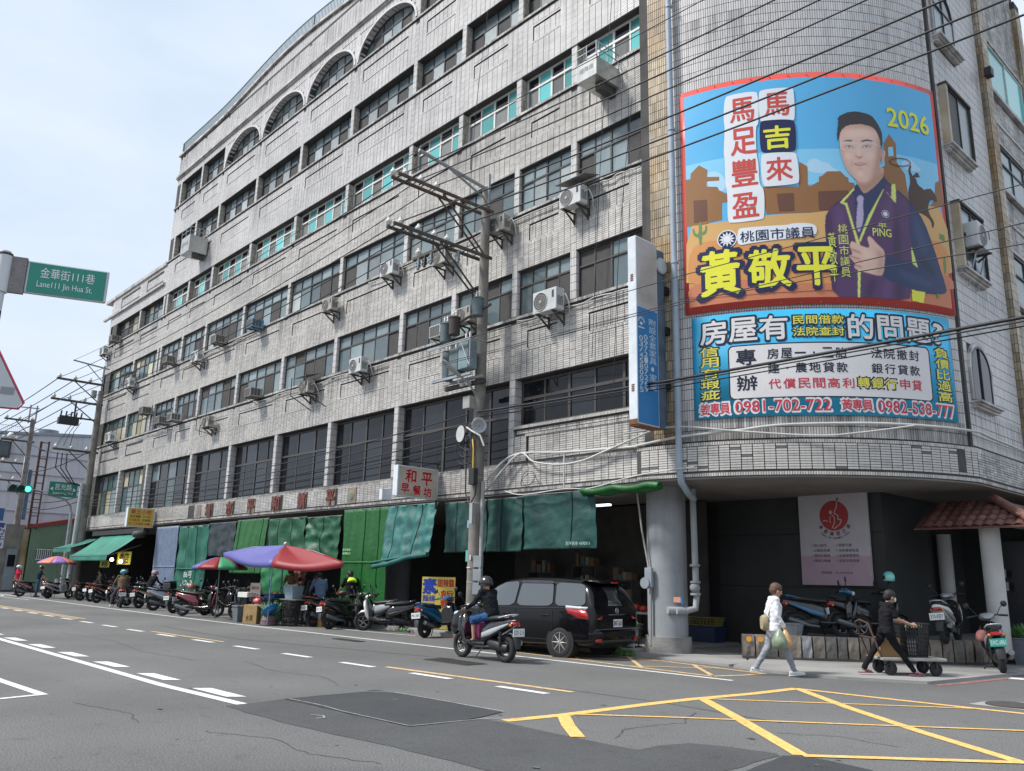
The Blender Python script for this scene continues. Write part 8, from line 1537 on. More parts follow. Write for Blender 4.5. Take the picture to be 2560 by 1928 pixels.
for q in (ST_[0], ST_[-1]): s_ = carsec(q); b.add(s_+[Vector((p.x, -p.y, p.z)) for p in s_[::-1]], [tuple(range(24))])
bo = b.build('body', CK, car); bm = bmesh.new(); bm.from_mesh(bo.data); bmesh.ops.remove_doubles(bm, verts=bm.verts, dist=.002); bmesh.ops.recalc_face_normals(bm, faces=bm.faces); bm.to_mesh(bo.data); bm.free(); sub = bo.modifiers.new('s', 'SUBSURF'); sub.levels = 1; sub.render_levels = 2
def side_y(x, z, s):   # outer surface of the greenhouse
    for a, c in zip(ST_, ST_[1:]):
        if a[0] <= x <= c[0]:
            t = (x-a[0])/(c[0]-a[0]); A = [a[k]+(c[k]-a[k])*t for k in range(7)]; h = [(A[2]-.015, A[4]), (A[6]+(A[2]-A[6])*.45, A[4]+(A[5]-A[4])*.5), (A[6]+.015, A[5]-.07)]
            if z <= h[1][1]: u = (z-h[0][1])/(h[1][1]-h[0][1]+1e-6); return s*(h[0][0]+(h[1][0]-h[0][0])*u)
            u = (z-h[1][1])/(h[2][1]-h[1][1]+1e-6); return s*(h[1][0]+(h[2][0]-h[1][0])*min(u, 1.1))
def car_pane(poly, s, name='window', m=CG, off=.012):
    for _ in range(2):
        q = []
        for (x0, y0), (x1, y1) in zip(poly, poly[1:]+poly[:1]): q += [(x0*.88+x1*.12, y0*.88+y1*.12), (x0*.12+x1*.88, y0*.12+y1*.88)]
        poly = q
    bm = bmesh.new(); vv = [bm.verts.new((x, 0, z)) for x, z in poly]; bm.faces.new(vv); bmesh.ops.triangulate(bm, faces=bm.faces[:])
    for k in range(12): bmesh.ops.bisect_plane(bm, geom=bm.verts[:]+bm.edges[:]+bm.faces[:], plane_co=(-2.1+.35*k, 0, 0), plane_no=(1, 0, 0))
    bmesh.ops.bisect_plane(bm, geom=bm.verts[:]+bm.edges[:]+bm.faces[:], plane_co=(0, 0, 1.25), plane_no=(0, 0, 1))
    for v in bm.verts: v.co.y = side_y(v.co.x, v.co.z, s)+s*off
    me = bpy.data.meshes.new(name); bm.to_mesh(me); bm.free(); me.materials.append(m)
    for p in me.polygons: p.use_smooth = True
    return link(name, me, car)
for s in (-1, 1):
    car_pane([(-2.04, 1.10), (-1.22, 1.07), (-1.15, 1.57), (-1.92, 1.55)], s, 'rear_quarter_window'); car_pane([(-1.15, 1.065), (-.08, 1.04), (-.14, 1.575), (-1.07, 1.58)], s, 'rear_door_window'); car_pane([(-.01, 1.035), (1.14, 1.01), (.70, 1.42), (.38, 1.545), (-.06, 1.575)], s, 'front_door_window')
    car_pane([(-1.10, 1.55), (-.12, 1.545), (-.16, 1.60), (-1.05, 1.605)], s, 'wind_deflector', mat('deflector', (.05, .04, .05), .2), .03)
    b = MB(); b.tube([(-2.0, side_y(-2.0, 1.04, s)+s*.02, 1.045), (-.3, s*.845, 1.0), (1.1, s*.84, .965)], .007, 5); b.build('belt_trim', MECH, car)
    for x in (-.95, .22): b = MB(); b.loft([(x-.11, .86, .012, .018, s*.862), (x, .865, .022, .02, s*.868), (x+.11, .86, .012, .018, s*.862)], 8); b.build('door_handle', CK, car)
    for pts in (([(-1.18, .25), (-1.16, .6), (-1.17, .98)]), ([(-.07, .22), (-.07, .98)]), ([(1.12, .3), (1.08, .95)])): b = MB(); b.tube([(x, s*(.863 if .35 < z < .8 else .856), z) for x, z in pts], .004, 4); b.build('door_seam', CB, car)
    # tail lamps wrap the corner
    b = MB(); b.mt(REDL); g = []
    for z, xa, xb in ((1.02, -2.04, -1.55), (.92, -2.13, -1.62), (.82, -2.17, -1.86)): g.append([(xa-.12+.0, s*.56, z), (xa-.1, s*.70, z), (xa-.04, s*.80, z), (xa+.10, s*.853, z), (xb, s*.862, z+.015)])
    b.grid(g); b.mt(CLR); b.grid([[(p[0]-.003, p[1]*1.004, p[2]) for p in g[0]], [(p[0]-.003, p[1]*1.004, p[2]+.055) for p in g[0]]]); b.build('tail_lamp', None, car, solid=.03)
    b = MB(); b.loft([(-2.31, .40, .07, .035, s*.66), (-2.25, .40, .08, .04, s*.68)], 10, 3); b.build('rear_reflector', REDL, car)
    b = MB(); b.loft([(1.85, .80, .10, .06, s*.70), (2.0, .77, .12, .06, s*.66), (2.16, .70, .09, .045, s*.55)], 10, 2.6); b.build('headlight', CLR, car); b = MB(); b.loft([(.88, 1.02, .06, .06, s*.97), (.98, 1.03, .09, .07, s*.98), (1.05, 1.02, .06, .05, s*.97)], 10); b.build('door_mirror', CK, car)
b = MB()
def tailx(z): return -2.235+(z-1.05)*.42 if z > 1.05 else -2.24
b.grid([[(tailx(z)-.03+.13*(abs(y)/.62)**2.5, y*(.95 if z < 1.4 else .90), z) for y in np.linspace(-.66, .66, 11)] for z in (1.10, 1.24, 1.38, 1.50)]); b.build('rear_window', CG, car, solid=.008)
b = MB(); b.loft([(-2.22, 1.575, .58, .014), (-2.1, 1.60, .62, .03), (-1.9, 1.625, .62, .03), (-1.7, 1.64, .55, .015)], 14, 3); b.build('roof_spoiler', CK, car); b = MB(); b.box(-2.235, -2.20, -.11, .11, 1.57, 1.60); b.build('high_brake_lamp', REDL, car)
b = MB(); b.box(-2.29, -2.265, -.30, .30, .905, .93); b.build('chrome_bar', CHR, car)
b = MB(); b.torus((-2.275, 0, 1.0), .055, .008, 'X', 20, 5); b.torus((-2.278, 0, 1.008), .022, .007, 'X', 14, 4, 1); 
for i, v in enumerate(b.v): pass
b.build('round_badge', CHR, car); b = MB(); b.box(-2.305, -2.295, -.16, .16, .66, .82); L_ = b.build('licence_plate', PLW_, car); b = MB(); f_ = plane_fn((-2.307, .16, .66), (0, -1, 0), (0, 0, 1)); text('BNT-2631', (.015, .03, .305, .13), f_, INK, b, .03); b.build('number', None, L_)
b = MB(); b.loft([(-2.34, .52, .62, .05), (-2.29, .53, .80, .13), (-2.15, .50, .86, .18)], 18, 5); b.build('rear_bumper', CK, car); b = MB(); b.tube([(-2.33, -.8, .62), (-2.345, 0, .63), (-2.33, .8, .62)], .008, 4); b.build('bumper_line', GRYP, car); b = MB(); b.tube([(-2.34, -.55, .24), (-2.1, -.55, .26)], .03, 8); b.build('exhaust', GALV, car)
for x in (-1.38, 1.37):
    for s in (-1, 1):
        b = MB(); b.cyl((x, s*.60, .325), (x, s*.858, .325), .375, n=30); b.build('wheel_arch', CB, car)
        w_ = bpy.data.objects.new('wheel', None); COL.objects.link(w_); w_.parent = car; w_.location = (x, s*.77, .315)
        b = MB(); b.lathe([(.2, -.095), (.28, -.1), (.31, -.085), (.317, -.03), (.317, .03), (.31, .085), (.28, .1), (.2, .095)], n=36, axis='Y'); b.build('tyre', TYRE, w_)
        b = MB(); b.torus((0, s*.085, 0), .205, .012, 'Y', 32, 5); b.cyl((0, s*.05, 0), (0, s*.095, 0), .045, n=14)
        for i in range(8): a = 2*PI*i/8; b.tube([(0, s*.085, 0), (.205*math.cos(a), s*.085, .205*math.sin(a))], .017, 5, [.022, .013])
        b.build('rim', mat('alloy_light', (.50, .49, .45), .3, metal=.6), w_); b = MB(); b.cyl((0, s*.03, 0), (0, s*.05, 0), .2, n=24); b.build('brake_disc', MECH, w_)
# ================================================================== PEOPLE
SKIN = mat('skin', (.42, .24, .16), .55, var=.06, scale=8); HAIR = mat('hair_black', (.012, .010, .010), .6, bump=.4, bscale=70); HAIRB = mat('hair_brown', (.09, .045, .025), .6, bump=.4, bscale=70)
def cloth(n, c): return mat('cloth_'+n, c, .9, var=.12, scale=9, bump=.5, bscale=14, spec=.12)
def body(segs, parent, name='body', vox=.012, sm=4):
    """one continuous surface: tapered limbs and balls fused by a voxel remesh; each face takes the material of its nearest limb"""
    b = MB()
    for p0, p1, r0, r1, m, *fl in segs:
        p0, p1 = Vector(p0), Vector(p1); sx = fl[0] if fl else 1
        n = 7; d = p1-p0
        if d.length < 1e-4: b.ball(p0, r0, 14, 10); continue
        k = max(3, int(d.length/.03)); u = d.normalized()
        if sx != 1:   # flattened limb (torso): wide axis given
            ax = Vector(fl[1]).normalized(); bx = u.cross(ax).normalized(); vs = []; nn = 20; ts = [-.02]+[i/k for i in range(k+1)]+[1.02]; K_ = len(ts)
            for i, t in enumerate(ts):
                r_ = (r0+(r1-r0)*min(max(t, 0), 1))*(0.6 if i in (0, K_-1) else 1)
                for j in range(nn): a = 2*PI*j/nn; vs.append(p0+d*t+ax*(r_*sx*math.cos(a))+bx*(r_*math.sin(a)))
            b.add(vs, [(i*nn+j, i*nn+(j+1) % nn, (i+1)*nn+(j+1) % nn, (i+1)*nn+j) for i in range(K_-1) for j in range(nn)]+[tuple(range(nn))[::-1], tuple(range((K_-1)*nn, K_*nn))])
        else: b.cyl(p0, p1, r0, r1, 14); b.ball(p0, r0, 14, 10); b.ball(p1, r1, 14, 10)
    o = b.build('tmp', SKIN); md = o.modifiers.new('r', 'REMESH'); md.mode = 'VOXEL'; md.voxel_size = vox; s_ = o.modifiers.new('m', 'SMOOTH'); s_.iterations = sm; s_.factor = .5
    dg = bpy.context.evaluated_depsgraph_get(); me = bpy.data.meshes.new_from_object(o.evaluated_get(dg)); bpy.data.objects.remove(o); me.name = name; me.materials.clear()
    ms = []
    for q in segs:
        if q[4] not in ms: ms.append(q[4])
    for m in ms: me.materials.append(m)
    n = len(me.polygons); C_ = np.zeros(n*3); me.polygons.foreach_get('center', C_); C_ = C_.reshape(-1, 3); best = np.full(n, 1e9); idx = np.zeros(n, np.int32)
    for q in segs:
        a, c = np.array(q[0], float), np.array(q[1], float); d = c-a; L2 = max(d @ d, 1e-9); t = np.clip(((C_-a) @ d)/L2, 0, 1); P = a+t[:, None]*d; r_ = q[2]+(q[3]-q[2])*t
        if len(q) > 5:
            ax = np.array(q[6], float); ax /= np.linalg.norm(ax); v = C_-P; w_ = v @ ax; v = v-w_[:, None]*ax; e_ = np.sqrt((v**2).sum(1)+(w_/q[5])**2)-r_
        else: e_ = np.sqrt(((C_-P)**2).sum(1))-r_
        k = e_ < best; best[k] = e_[k]; idx[k] = ms.index(q[4])
    if any(x.name.startswith('cloth') for x in ms):       # folds in the cloth
        nl = len(me.loops); lv = np.zeros(nl, np.int32); me.loops.foreach_get('vertex_index', lv); lt = np.zeros(n, np.int32); me.polygons.foreach_get('loop_total', lt)
        nv = len(me.vertices); vm_ = np.zeros(nv, np.int32); vm_[lv] = np.repeat(idx, lt); isc = np.array([x.name.startswith('cloth') for x in ms])[vm_]
        co = np.zeros(nv*3); me.vertices.foreach_get('co', co); co = co.reshape(-1, 3); no = np.zeros(nv*3); me.vertices.foreach_get('normal', no); no = no.reshape(-1, 3)
        a_, b_, c_ = co.T; f_ = lambda k, p: np.sin(a_*k+3*np.sin(b_*k*.7+p)+c_*k*.8)*np.sin(c_*k*1.3+2*np.sin(a_*k*.6-p)+b_*k*.5)
        co += no*(isc*(.007*f_(17, 1.3)+.004*f_(37, 4.1)))[:, None]; me.vertices.foreach_set('co', co.ravel())
    me.polygons.foreach_set('material_index', idx); me.polygons.foreach_set('use_smooth', np.ones(n, bool)); me.update(); return link(name, me, parent)
def hand(segs, w_, d, up, s=1, curl=.5, sk=None, k=1.0):
    """palm and five separate fingers; w_: wrist, d: direction of the fingers, up: back of the hand"""
    sk = sk or SKIN; w_, d, up = Vector(w_), Vector(d).normalized(), Vector(up).normalized(); sd = d.cross(up).normalized()*s; up = sd.cross(d).normalized()*s*1.0
    pc = w_+d*.045*k; segs.append((w_, w_+d*.085*k, .024*k, .021*k, sk, 1.5, sd))
    for i, (o_, L_) in enumerate(((-.030, .060), (-.010, .070), (.010, .066), (.029, .052))):
        a = w_+d*.085*k+sd*o_*k; dn = -up; m_ = a+(d*(1-curl*.4)+dn*curl*.6).normalized()*L_*.5*k; e_ = m_+(d*(1-curl)+dn*curl*1.1).normalized()*L_*.55*k; segs.append((a, m_, .0092*k, .0085*k, sk)); segs.append((m_, e_, .0085*k, .007*k, sk))
    a = w_+d*.025*k-sd*.028*k; m_ = a+(d*.6-sd*.7-up*.2).normalized()*.035*k; segs.append((a, m_, .0115*k, .010*k, sk)); segs.append((m_, m_+(d*.9-up*.4).normalized()*.030*k, .0095*k, .008*k, sk))
def head(segs, c, f, sk=None, r=.092):
    """skull, jaw, nose, ears; f = facing direction"""
    sk = sk or SKIN; c, f = Vector(c), Vector(f).normalized(); s_ = f.cross(Vector((0, 0, 1))).normalized(); u = s_.cross(f)
    segs += [(c+u*.02-f*.015, c+u*.02+f*.005, r, r*.96, sk), (c-u*.055+f*.02, c-u*.075+f*.045, .058, .04, sk), (c-u*.0+f*(r+.0), c-u*.03+f*(r+.012), .011, .016, sk)]
    for q in (-1, 1): segs.append((c+s_*q*(r-.003)+u*.0, c+s_*q*(r+.006)-u*.03, .018, .012, sk))
def face(par, c, f, r=.092):
    c, f = Vector(c), Vector(f).normalized(); s_ = f.cross(Vector((0, 0, 1))).normalized(); u = s_.cross(f); b = MB(); b.mt(flat('eye_white', (.6, .58, .55)))
    for q in (-1, 1): b.ball(c+s_*q*.034+f*(r-.012)+u*.008, .0125, 8, 6)
    b.mt(HAIR)
    for q in (-1, 1): b.ball(c+s_*q*.034+f*(r-.001)+u*.008, .006, 6, 5); b.tube([c+s_*q*.05+f*(r-.012)+u*.030, c+s_*q*.02+f*(r-.002)+u*.032], .005, 4)
    b.mt(mat('lips', (.32, .12, .10), .5)); b.tube([c-s_*.024+f*(r-.018)-u*.062, c+f*(r-.002)-u*.062, c+s_*.024+f*(r-.018)-u*.062], .006, 5); b.build('face_features', None, par)
def hair(par, c, f, m, long=0, r=.103):
    c, f = Vector(c), Vector(f).normalized(); s_ = f.cross(Vector((0, 0, 1))).normalized(); u = s_.cross(f); segs = [(c+u*.042-f*.025, c+u*.042-f*.005, r, r*.97, m), (c-f*.045+u*.0, c-f*.045-u*.03, r*.83, r*.6, m), (c+f*.055+u*.085, c+f*.045+u*.08+s_*.03, .038, .032, m)]
    for q in (-1, 1): segs.append((c+s_*q*.07+u*.04-f*.01, c+s_*q*.082-u*.005-f*.02, .035, .018, m))
    if long: segs += [(c-f*.05, c-f*.09-u*long, .08, .06, m, 1.3, s_)]
    return body(segs, par, 'hair', .011, 2)
def helmet_on(par, c, f, col, visor=True):
    c, f = Vector(c), Vector(f).normalized(); M = Matrix((f, Vector((0, 0, 1)).cross(f), Vector((0, 0, 1)))).transposed().to_4x4(); M.translation = c+Vector((0, 0, .03)); b = MB(); g = []
    for i in range(11):
        th = PI*.64*i/10; row = []
        for j in range(21):
            a = -PI+2*PI*j/20; rr_ = .135; z = rr_*math.cos(th); x = rr_*math.sin(th)*math.cos(a)*1.1; y = rr_*math.sin(th)*math.sin(a)
            if x > .06 and z < .01: z = .01+(z-.01)*.15
            row.append(M @ Vector((x, y, z)))
        g.append(row)
    b.grid(g); o = b.build('helmet', col, par, solid=.012)
    b = MB(); b.tube([M @ Vector((.14*math.cos(a), .14*math.sin(a), -.0-.05*(abs(a) > 1))) for a in np.linspace(-2.8, 2.8, 17)], .008, 5); b.tube([M @ Vector((.03, .12, -.04)), M @ Vector((.05, .06, -.13)), M @ Vector((.05, -.06, -.13)), M @ Vector((.03, -.12, -.04))], .006, 4); b.build('strap', SEATM, par)
    if visor: b = MB(); b.grid([[M @ Vector((.158*math.cos(a), .15*math.sin(a), z)) for a in np.linspace(-1.1, 1.1, 9)] for z in (-.06, .02)]); b.build('visor', MECH, par, solid=.004)
def shoe(par, p, d, m, sole=None, sandal=False):
    p, d = Vector(p), Vector(d).normalized(); M = Matrix((d, Vector((0, 0, 1)).cross(d), d.cross(Vector((0, 0, 1)).cross(d)))).transposed().to_4x4(); M.translation = p; b = MB(); b.mt(m)
    secs = [(-.085, .045, .03, .035), (-.04, .05, .036, .042), (.03, .045, .042, .036), (.10, .035, .046, .026), (.165, .028, .036, .018), (.185, .026, .018, .010)]
    if sandal: secs = [(.05, .04, .046, .026), (.11, .036, .048, .024), (.15, .03, .04, .016)]
    b.loft(secs, 12, 2.4); b.mt(sole or m); b.loft([(-.095, .010, .032, .010), (-.04, .010, .040, .010), (.08, .010, .048, .010), (.17, .012, .040, .010), (.195, .014, .02, .008)], 12, 3); b.v = [tuple(M @ Vector(v)) for v in b.v]; b.build('sandal' if sandal else 'shoe', None, par)
def person(loc, rz, label, J, top, bot, feet='shoe', shoe_m=None, hairm=None, long=0, hel=None, sleeve='long', legs='long', look=0, nod=0, bust=1., loose=1., sk=None, group=None, sc=1.0, visor=True, hem=.0, visface=True):
    """J: joint positions in the person's own frame (x forward, y left, z up)"""
    P = empty('person', loc, rz, label, 'person', group); P.scale = (sc,)*3; S = []; sk = sk or SKIN; g = lambda k: Vector(J[k]); pel, ch, nk, hd = g('pelvis'), g('chest'), g('neck'), g('head'); sd = (g('shL')-g('shR')).normalized()
    hs = (g('hipL')-g('hipR')).normalized()
    S += [(pel+Vector((0, 0, -.02)), pel.lerp(ch, .35), .110*loose, .105*loose, top, 1.38, hs), (pel.lerp(ch, .3), ch, .108*loose, .125*loose, top, 1.38, sd), (ch, nk.lerp(ch, .25), .122*loose, .07, top, 1.6, sd), (nk.lerp(ch, .25), hd.lerp(nk, .35), .052, .048, sk)]
    if hem: S.append((pel+Vector((0, 0, .02)), pel+Vector((0, 0, -hem)), .118*loose, .122*loose, top, 1.4, hs))
    S.append((pel, pel+Vector((0, 0, -.07)), .112, .105, bot, 1.38, hs))
    for s, q in (('L', 1), ('R', -1)):
        sh, el, wr = g('sh'+s), g('el'+s), g('wr'+s); lo = loose
        S += [(nk.lerp(ch, .35), sh, .06*lo, .058*lo, top), (sh, el, .055*lo, .043*lo, top)]
        if sleeve == 'long': S += [(el, el.lerp(wr, .93), .042*lo, .033*lo, top), (el.lerp(wr, .9), wr, .025, .023, sk)]
        else: S[-1] = (sh, sh.lerp(el, .72), .056*lo, .054*lo, top); S += [(sh.lerp(el, .6), el, .038, .036, sk), (el, wr, .036, .024, sk)]
        hd_ = Vector(J.get('hd'+s, (wr-el))); hand(S, wr, hd_, J.get('hu'+s, (0, q, .2)), 1 if q < 0 else -1, J.get('curl', .55), sk)
        hp, kn, an = g('hip'+s), g('kn'+s), g('an'+s); S += [(hp, kn, .088*lo, .062*lo, bot)]
        if legs == 'long': S += [(kn, an.lerp(kn, .06), .060*lo, .046*lo, bot), (an.lerp(kn, .2), an, .033, .033, sk)]
        else: S[-1] = (hp, kn, .088*lo, .078*lo, bot); S += [(kn, kn.lerp(an, .12), .074*lo, .07*lo, bot), (kn, an, .052, .034, sk)]
        fd = Vector(J.get('ft'+s, (1, 0, 0)))
        S.append((an, an+fd.normalized()*.10+Vector((0, 0, -.035)), .032, .024, sk))
    f = Vector((math.cos(look)*math.cos(nod), math.sin(look)*math.cos(nod), -math.sin(nod))); head(S, hd, f, sk); body(S, P, 'body')
    if visface: face(P, hd, f)
    if hel: helmet_on(P, hd, f, hel, visor)
    elif hairm: hair(P, hd, f, hairm, long)
    for s in 'LR': an = g('an'+s); fd = Vector(J.get('ft'+s, (1, 0, 0))); q = an.copy(); q.z -= .075; shoe(P, q, fd, shoe_m or WHM, None, feet == 'sandal')
    return P
# ---- woman in white walking right
JW = dict(pelvis=(0, 0, .86), chest=(.02, 0, 1.18), neck=(.03, 0, 1.34), head=(.075, 0, 1.455), shL=(.02, .16, 1.30), shR=(.02, -.16, 1.30), elL=(-.05, .22, 1.06), elR=(.0, -.21, 1.05), wrL=(.06, .22, .86), wrR=(.12, -.20, .84), hdL=(.2, 0, -1), hdR=(.15, 0, -1), hipL=(0, .08, .82), hipR=(0, -.08, .82), knL=(-.10, .08, .47), anL=(-.34, .07, .12), knR=(.17, -.08, .46), anR=(.30, -.08, .09), ftL=(1, 0, -.15), ftR=(1, 0, .1))
aw = math.atan2(.73, .68)
WSH = cloth('white_shirt', (.66, .67, .70)); GTR = cloth('grey_trousers', (.27, .28, .31)); SHW = mat('trainer_white', (.55, .56, .56), .6)
P = person((-8.33, 14.42, 0), aw, 'woman in white shirt and grey trousers walking right with shopping bags', JW, WSH, GTR, 'shoe', SHW, HAIRB, .02, sleeve='long', look=0, nod=.25, loose=1.08, hem=.10, sc=1.04)
t = empty('shopping_bag', P.matrix_basis @ Vector((.13, -.22, .50)), aw, 'thin plastic bag with orange fruit carried by the woman in white', 'bag'); b = MB(); b.lathe([(.05, 0), (.11, .04), (.12, .12), (.06, .24), (.025, .30)], n=14); b.build('plastic', mat('plastic_orange', (.60, .34, .14), .35, var=.3, scale=10), t)
t = empty('shopping_bag', P.matrix_basis @ Vector((.02, -.24, .46)), aw, 'green tinted plastic bag carried beside the orange one', 'bag'); b = MB(); b.lathe([(.06, 0), (.14, .05), (.15, .16), (.07, .30), (.02, .36)], n=14); b.build('plastic', mat('plastic_green', (.20, .25, .17), .35, var=.3, scale=10), t)
t = empty('shoulder_bag', P.matrix_basis @ Vector((-.17, .0, .78)), aw, 'beige cloth bag on the back of the woman in white', 'bag'); b = MB(); b.loft([(-.05, .12, .10, .12), (0, .12, .12, .15), (.05, .13, .11, .13)], 12, 3); b.build('cloth', cloth('beige', (.34, .28, .18)), t); b = MB(); b.tube([(.05, -.09, .25), (.13, -.12, .5), (.2, -.05, .3)], .012, 5); b.build('strap', cloth('beige', (.34, .28, .18)), t)
# ---- person in black pushing the cart
JB = dict(pelvis=(0, 0, .84), chest=(.05, 0, 1.16), neck=(.08, 0, 1.32), head=(.14, 0, 1.425), shL=(.06, .17, 1.28), shR=(.06, -.17, 1.28), elL=(.14, .22, 1.03), elR=(.16, -.21, 1.02), wrL=(.38, .16, .97), wrR=(.42, -.18, .93), hdL=(1, 0, -.1), hdR=(1, 0, -.15), hipL=(0, .08, .80), hipR=(0, -.08, .80), knL=(-.20, .08, .46), anL=(-.44, .08, .11), knR=(.20, -.08, .46), anR=(.46, -.08, .09))
BT = cloth('black_tee', (.014, .014, .017)); BTR = cloth('black_trousers', (.011, .011, .013)); SAN = mat('sandal_mauve', (.20, .07, .11), .6)
P = person((-6.92, 15.92, .05), aw+.05, 'person in black with a face mask pushing a flat cart to the right', JB, BT, BTR, 'sandal', SAN, HAIR, 0, sleeve='short', nod=.2, loose=1.02, hem=.08, sc=.98)
b = MB(); M_ = Vector((.14+.075, 0, 1.425-.045)); b.loft([(-.02, 0, .062, .045), (.02, 0, .05, .045), (.035, 0, .02, .02)], 12, 2.5); o = b.build('face_mask', flat('mask_white', (.6, .66, .7), .8), P); o.location = M_
ct = empty('platform_cart', (-6.80, 16.45, .05), aw+.02, 'flat platform cart with black wheels on the pavement', 'cart'); b = MB(); b.box(-.60, .60, -.33, .33, .27, .32); b.build('deck', mat('deck_grey', (.30, .29, .27), .6, var=.2), ct, bevel=.01)
for x in (-.42, .42):
    for y in (-.24, .24): w_ = bpy.data.objects.new('wheel', None); COL.objects.link(w_); w_.parent = ct; w_.location = (x, y, .125); b = MB(); b.torus((0, 0, 0), .085, .04, 'Y', 20, 7); b.build('tyre', TYRE, w_); b = MB(); b.cyl((0, -.03, 0), (0, .03, 0), .055, n=12); b.box(-.02, .02, -.05, .05, 0, .16); b.build('fork', MECH, w_)
b = MB(); b.tube([(-.58, -.28, .3), (-.80, -.28, .92), (-.83, 0, .97), (-.80, .28, .92), (-.58, .28, .3)], .018, 6); b.tube([(-.71, -.28, .66), (-.71, .28, .66)], .014, 5); b.build('handle', RUST, ct)
t = crate(-6.72, 16.60, .37, .46, .44, .60, PLB, 'tall black basket standing on the flat cart', rz=aw, cols=9, rows=8, taper=.05); carton(-7.05, 16.22, .37, .36, .36, .34, aw, 'worn cardboard box on the cart behind the walking person', m=CARD2, flaps=False); leaves('basket_greens', -6.72, 16.60, .88, .17, .16, .12, 30, LVM, 'pale greens in the tall black basket')
# ---- riders
def seated(lean=.05, hand_x=.42, legs=.28, wide=.0): return dict(pelvis=(-.25, 0, .90), chest=(-.25+lean+.10, 0, 1.22), neck=(-.25+lean+.14, 0, 1.38), head=(-.25+lean+.19, 0, 1.50), shL=(-.12+lean, .18, 1.34), shR=(-.12+lean, -.18, 1.34), elL=(.02, .27, 1.12), elR=(.02, -.27, 1.12), wrL=(.26, .29, 1.015), wrR=(.26, -.29, 1.015), hdL=(.6, .2, -.1), hdR=(.6, -.2, -.1), huL=(0, .1, 1), huR=(0, -.1, 1), curl=.8, hipL=(-.2, .10, .86), hipR=(-.2, -.10, .86), knL=(.17, .17+wide, .80), knR=(.17, -.17-wide, .80), anL=(.16, .15+wide, .40), anR=(.16, -.15-wide, .40))
JK = cloth('black_jacket', (.012, .014, .017)); BLS = cloth('blue_shorts', (.03, .08, .19)); 
person((-13.28, 11.62, 0), PI, 'scooter rider in black jacket, blue shorts and black helmet', seated(), JK, BLS, 'sandal', SEATM, None, hel=paint('helmet_matt', (.008, .008, .009), .35), legs='short', loose=1.12)
b = MB(); b.loft([(-.06, .62, .10, .12), (.05, .60, .13, .20), (.16, .56, .10, .16)], 12, 3); o = b.build('pink_bag', mat('bag_magenta', (.42, .07, .22), .5, var=.2, scale=8)); o.location = (-13.5, 11.62, 0); tag(o, 'pink bag on the footboard of the ridden scooter', 'bag')
t = empty('yellow_card', (-13.72, 11.98, 1.06), PI+.3, 'yellow card fixed to the handlebar of the ridden scooter', 'card'); b = MB(); b.box(-.01, .01, -.08, .08, 0, .26); b.build('card', flat('card_yellow', (.65, .47, .02)), t)
JBR = cloth('brown_jacket', (.16, .11, .07)); GT2 = cloth('dark_grey_trousers', (.07, .07, .075)); J = seated(0, wide=.1); J['anL'] = (-.05, .36, .11); J['knL'] = (.08, .30, .52)
person((-39.9, 13.15, 0), PI-.25, 'rider in brown hooded jacket and teal helmet with one foot down', J, JBR, GT2, 'shoe', SHW, None, hel=paint('teal_helmet', (.03, .28, .33)), loose=1.15, visor=False)
person((-38.9, 14.2, 0), H+.35, 'person with a pinkish helmet sitting on the black scooter behind the brown jacket rider', seated(), BT, GT2, 'shoe', SEATM, None, hel=PNK, loose=1.1)
# ---- standing people on the left
def stand(arm=.0, lean=0, fwd=0, step=.04): return dict(pelvis=(0, 0, .92), chest=(.0+lean*.5, 0, 1.26), neck=(lean*.8, 0, 1.43), head=(.03+lean*1.1, 0, 1.56-abs(lean)*.15), shL=(lean*.7, .18, 1.39), shR=(lean*.7, -.18, 1.39), elL=(lean*.6+fwd*.35, .25, 1.13+fwd*.05), elR=(lean*.6+fwd*.35, -.25, 1.13+fwd*.05), wrL=(lean*.6+.04+fwd, .24, .90+fwd*.35), wrR=(lean*.6+.04+fwd, -.24, .90+fwd*.35), hipL=(0, .09, .88), hipR=(0, -.09, .88), knL=(.02+step, .10, .50), knR=(.02-step, -.10, .50), anL=(0+step, .11, .09), anR=(-step*2, -.11, .09))
person((-58.3, 13.1, 0), -1.2, 'man in a red T-shirt and cap walking at the far left', stand(step=.1), cloth('red_tee', (.38, .02, .05)), GT2, 'shoe', SEATM, None, hel=paint('cap_white', (.5, .5, .5)), sleeve='short', visor=False, sc=1.04)
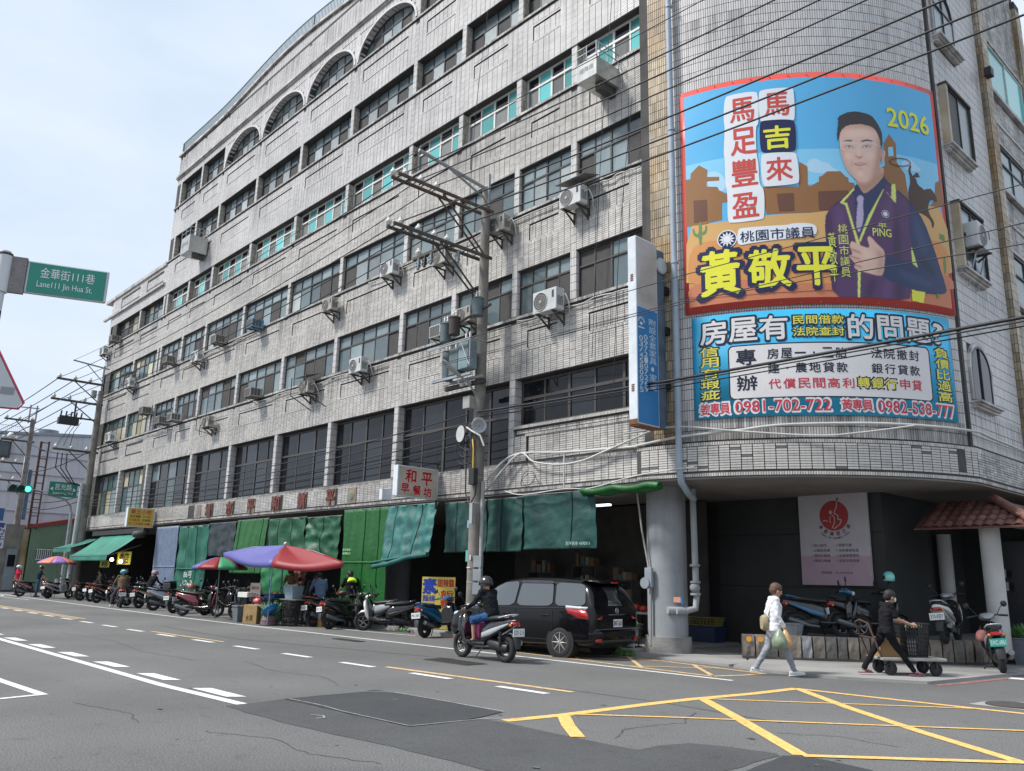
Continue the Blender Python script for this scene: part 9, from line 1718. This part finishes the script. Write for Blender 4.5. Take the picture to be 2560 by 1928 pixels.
person((-54.5, 13.3, 0), H+.1, 'man in dark shirt, jeans and black helmet standing with his back turned beside a scooter', stand(fwd=.28, lean=.05), cloth('dark_blue_tee', (.018, .03, .045)), cloth('jeans', (.04, .08, .13)), 'shoe', SEATM, None, hel=paint('black_helmet', (.02, .02, .022)), sleeve='short', visor=False, sc=1.05)
# ---- people at the stall
person((-27.2, 14.75, .13), -.9, 'long haired stall keeper in tan top bending over the fruit', stand(lean=.22, fwd=.25), cloth('tan', (.20, .11, .07)), GT2, 'shoe', SEATM, HAIRB, .35, sleeve='short', nod=.6, sc=1.0)
person((-25.75, 14.55, 0), .2, 'customer in dark grey hooded jacket leaning over the tote', stand(lean=.32, fwd=.32), cloth('charcoal', (.05, .055, .06)), GT2, 'shoe', SEATM, HAIR, .05, nod=.7, loose=1.1, sc=.98)
person((-24.75, 14.45, 0), PI-.3, 'customer in light blue shirt bending towards the grey tote', stand(lean=.30, fwd=.3), cloth('blue_shirt', (.15, .22, .36)), BTR, 'shoe', SEATM, HAIR, .02, nod=.7, loose=1.1, sc=1.02)
P = person((-23.75, 15.0, .0), PI-.2, 'man in black polo with a fluorescent yellow collar behind the scooters', stand(lean=.18, fwd=.35), BT, GT2, 'shoe', SEATM, HAIR, 0, sleeve='short', nod=.5, loose=1.1, sc=1.06)
S_ = [((.06, -.02, 1.38), (.10, .0, 1.44), .075, .06, flat('neon_yellow', (.60, .80, .05)), 1.75, (0, 1, 0)), ((.0, 0, 1.33), (.05, 0, 1.39), .09, .08, flat('neon_yellow', (.60, .80, .05)), 1.8, (0, 1, 0))]; body(S_, P, 'collar', .012, 3)
person((-49.5, 15.2, .1), -1.6, 'seated looking vendor in grey shirt in the shade by the pole', stand(lean=.1, fwd=.2), cloth('taupe', (.22, .20, .17)), GT2, 'shoe', SEATM, HAIR, 0, sleeve='short', sc=.9)
person((-45.6, 15.3, .1), -1.9, 'shopper in dark clothes in the shade under the green awning', stand(lean=.05, fwd=.15), BT, GT2, 'shoe', SEATM, HAIR, 0, sc=1.0)
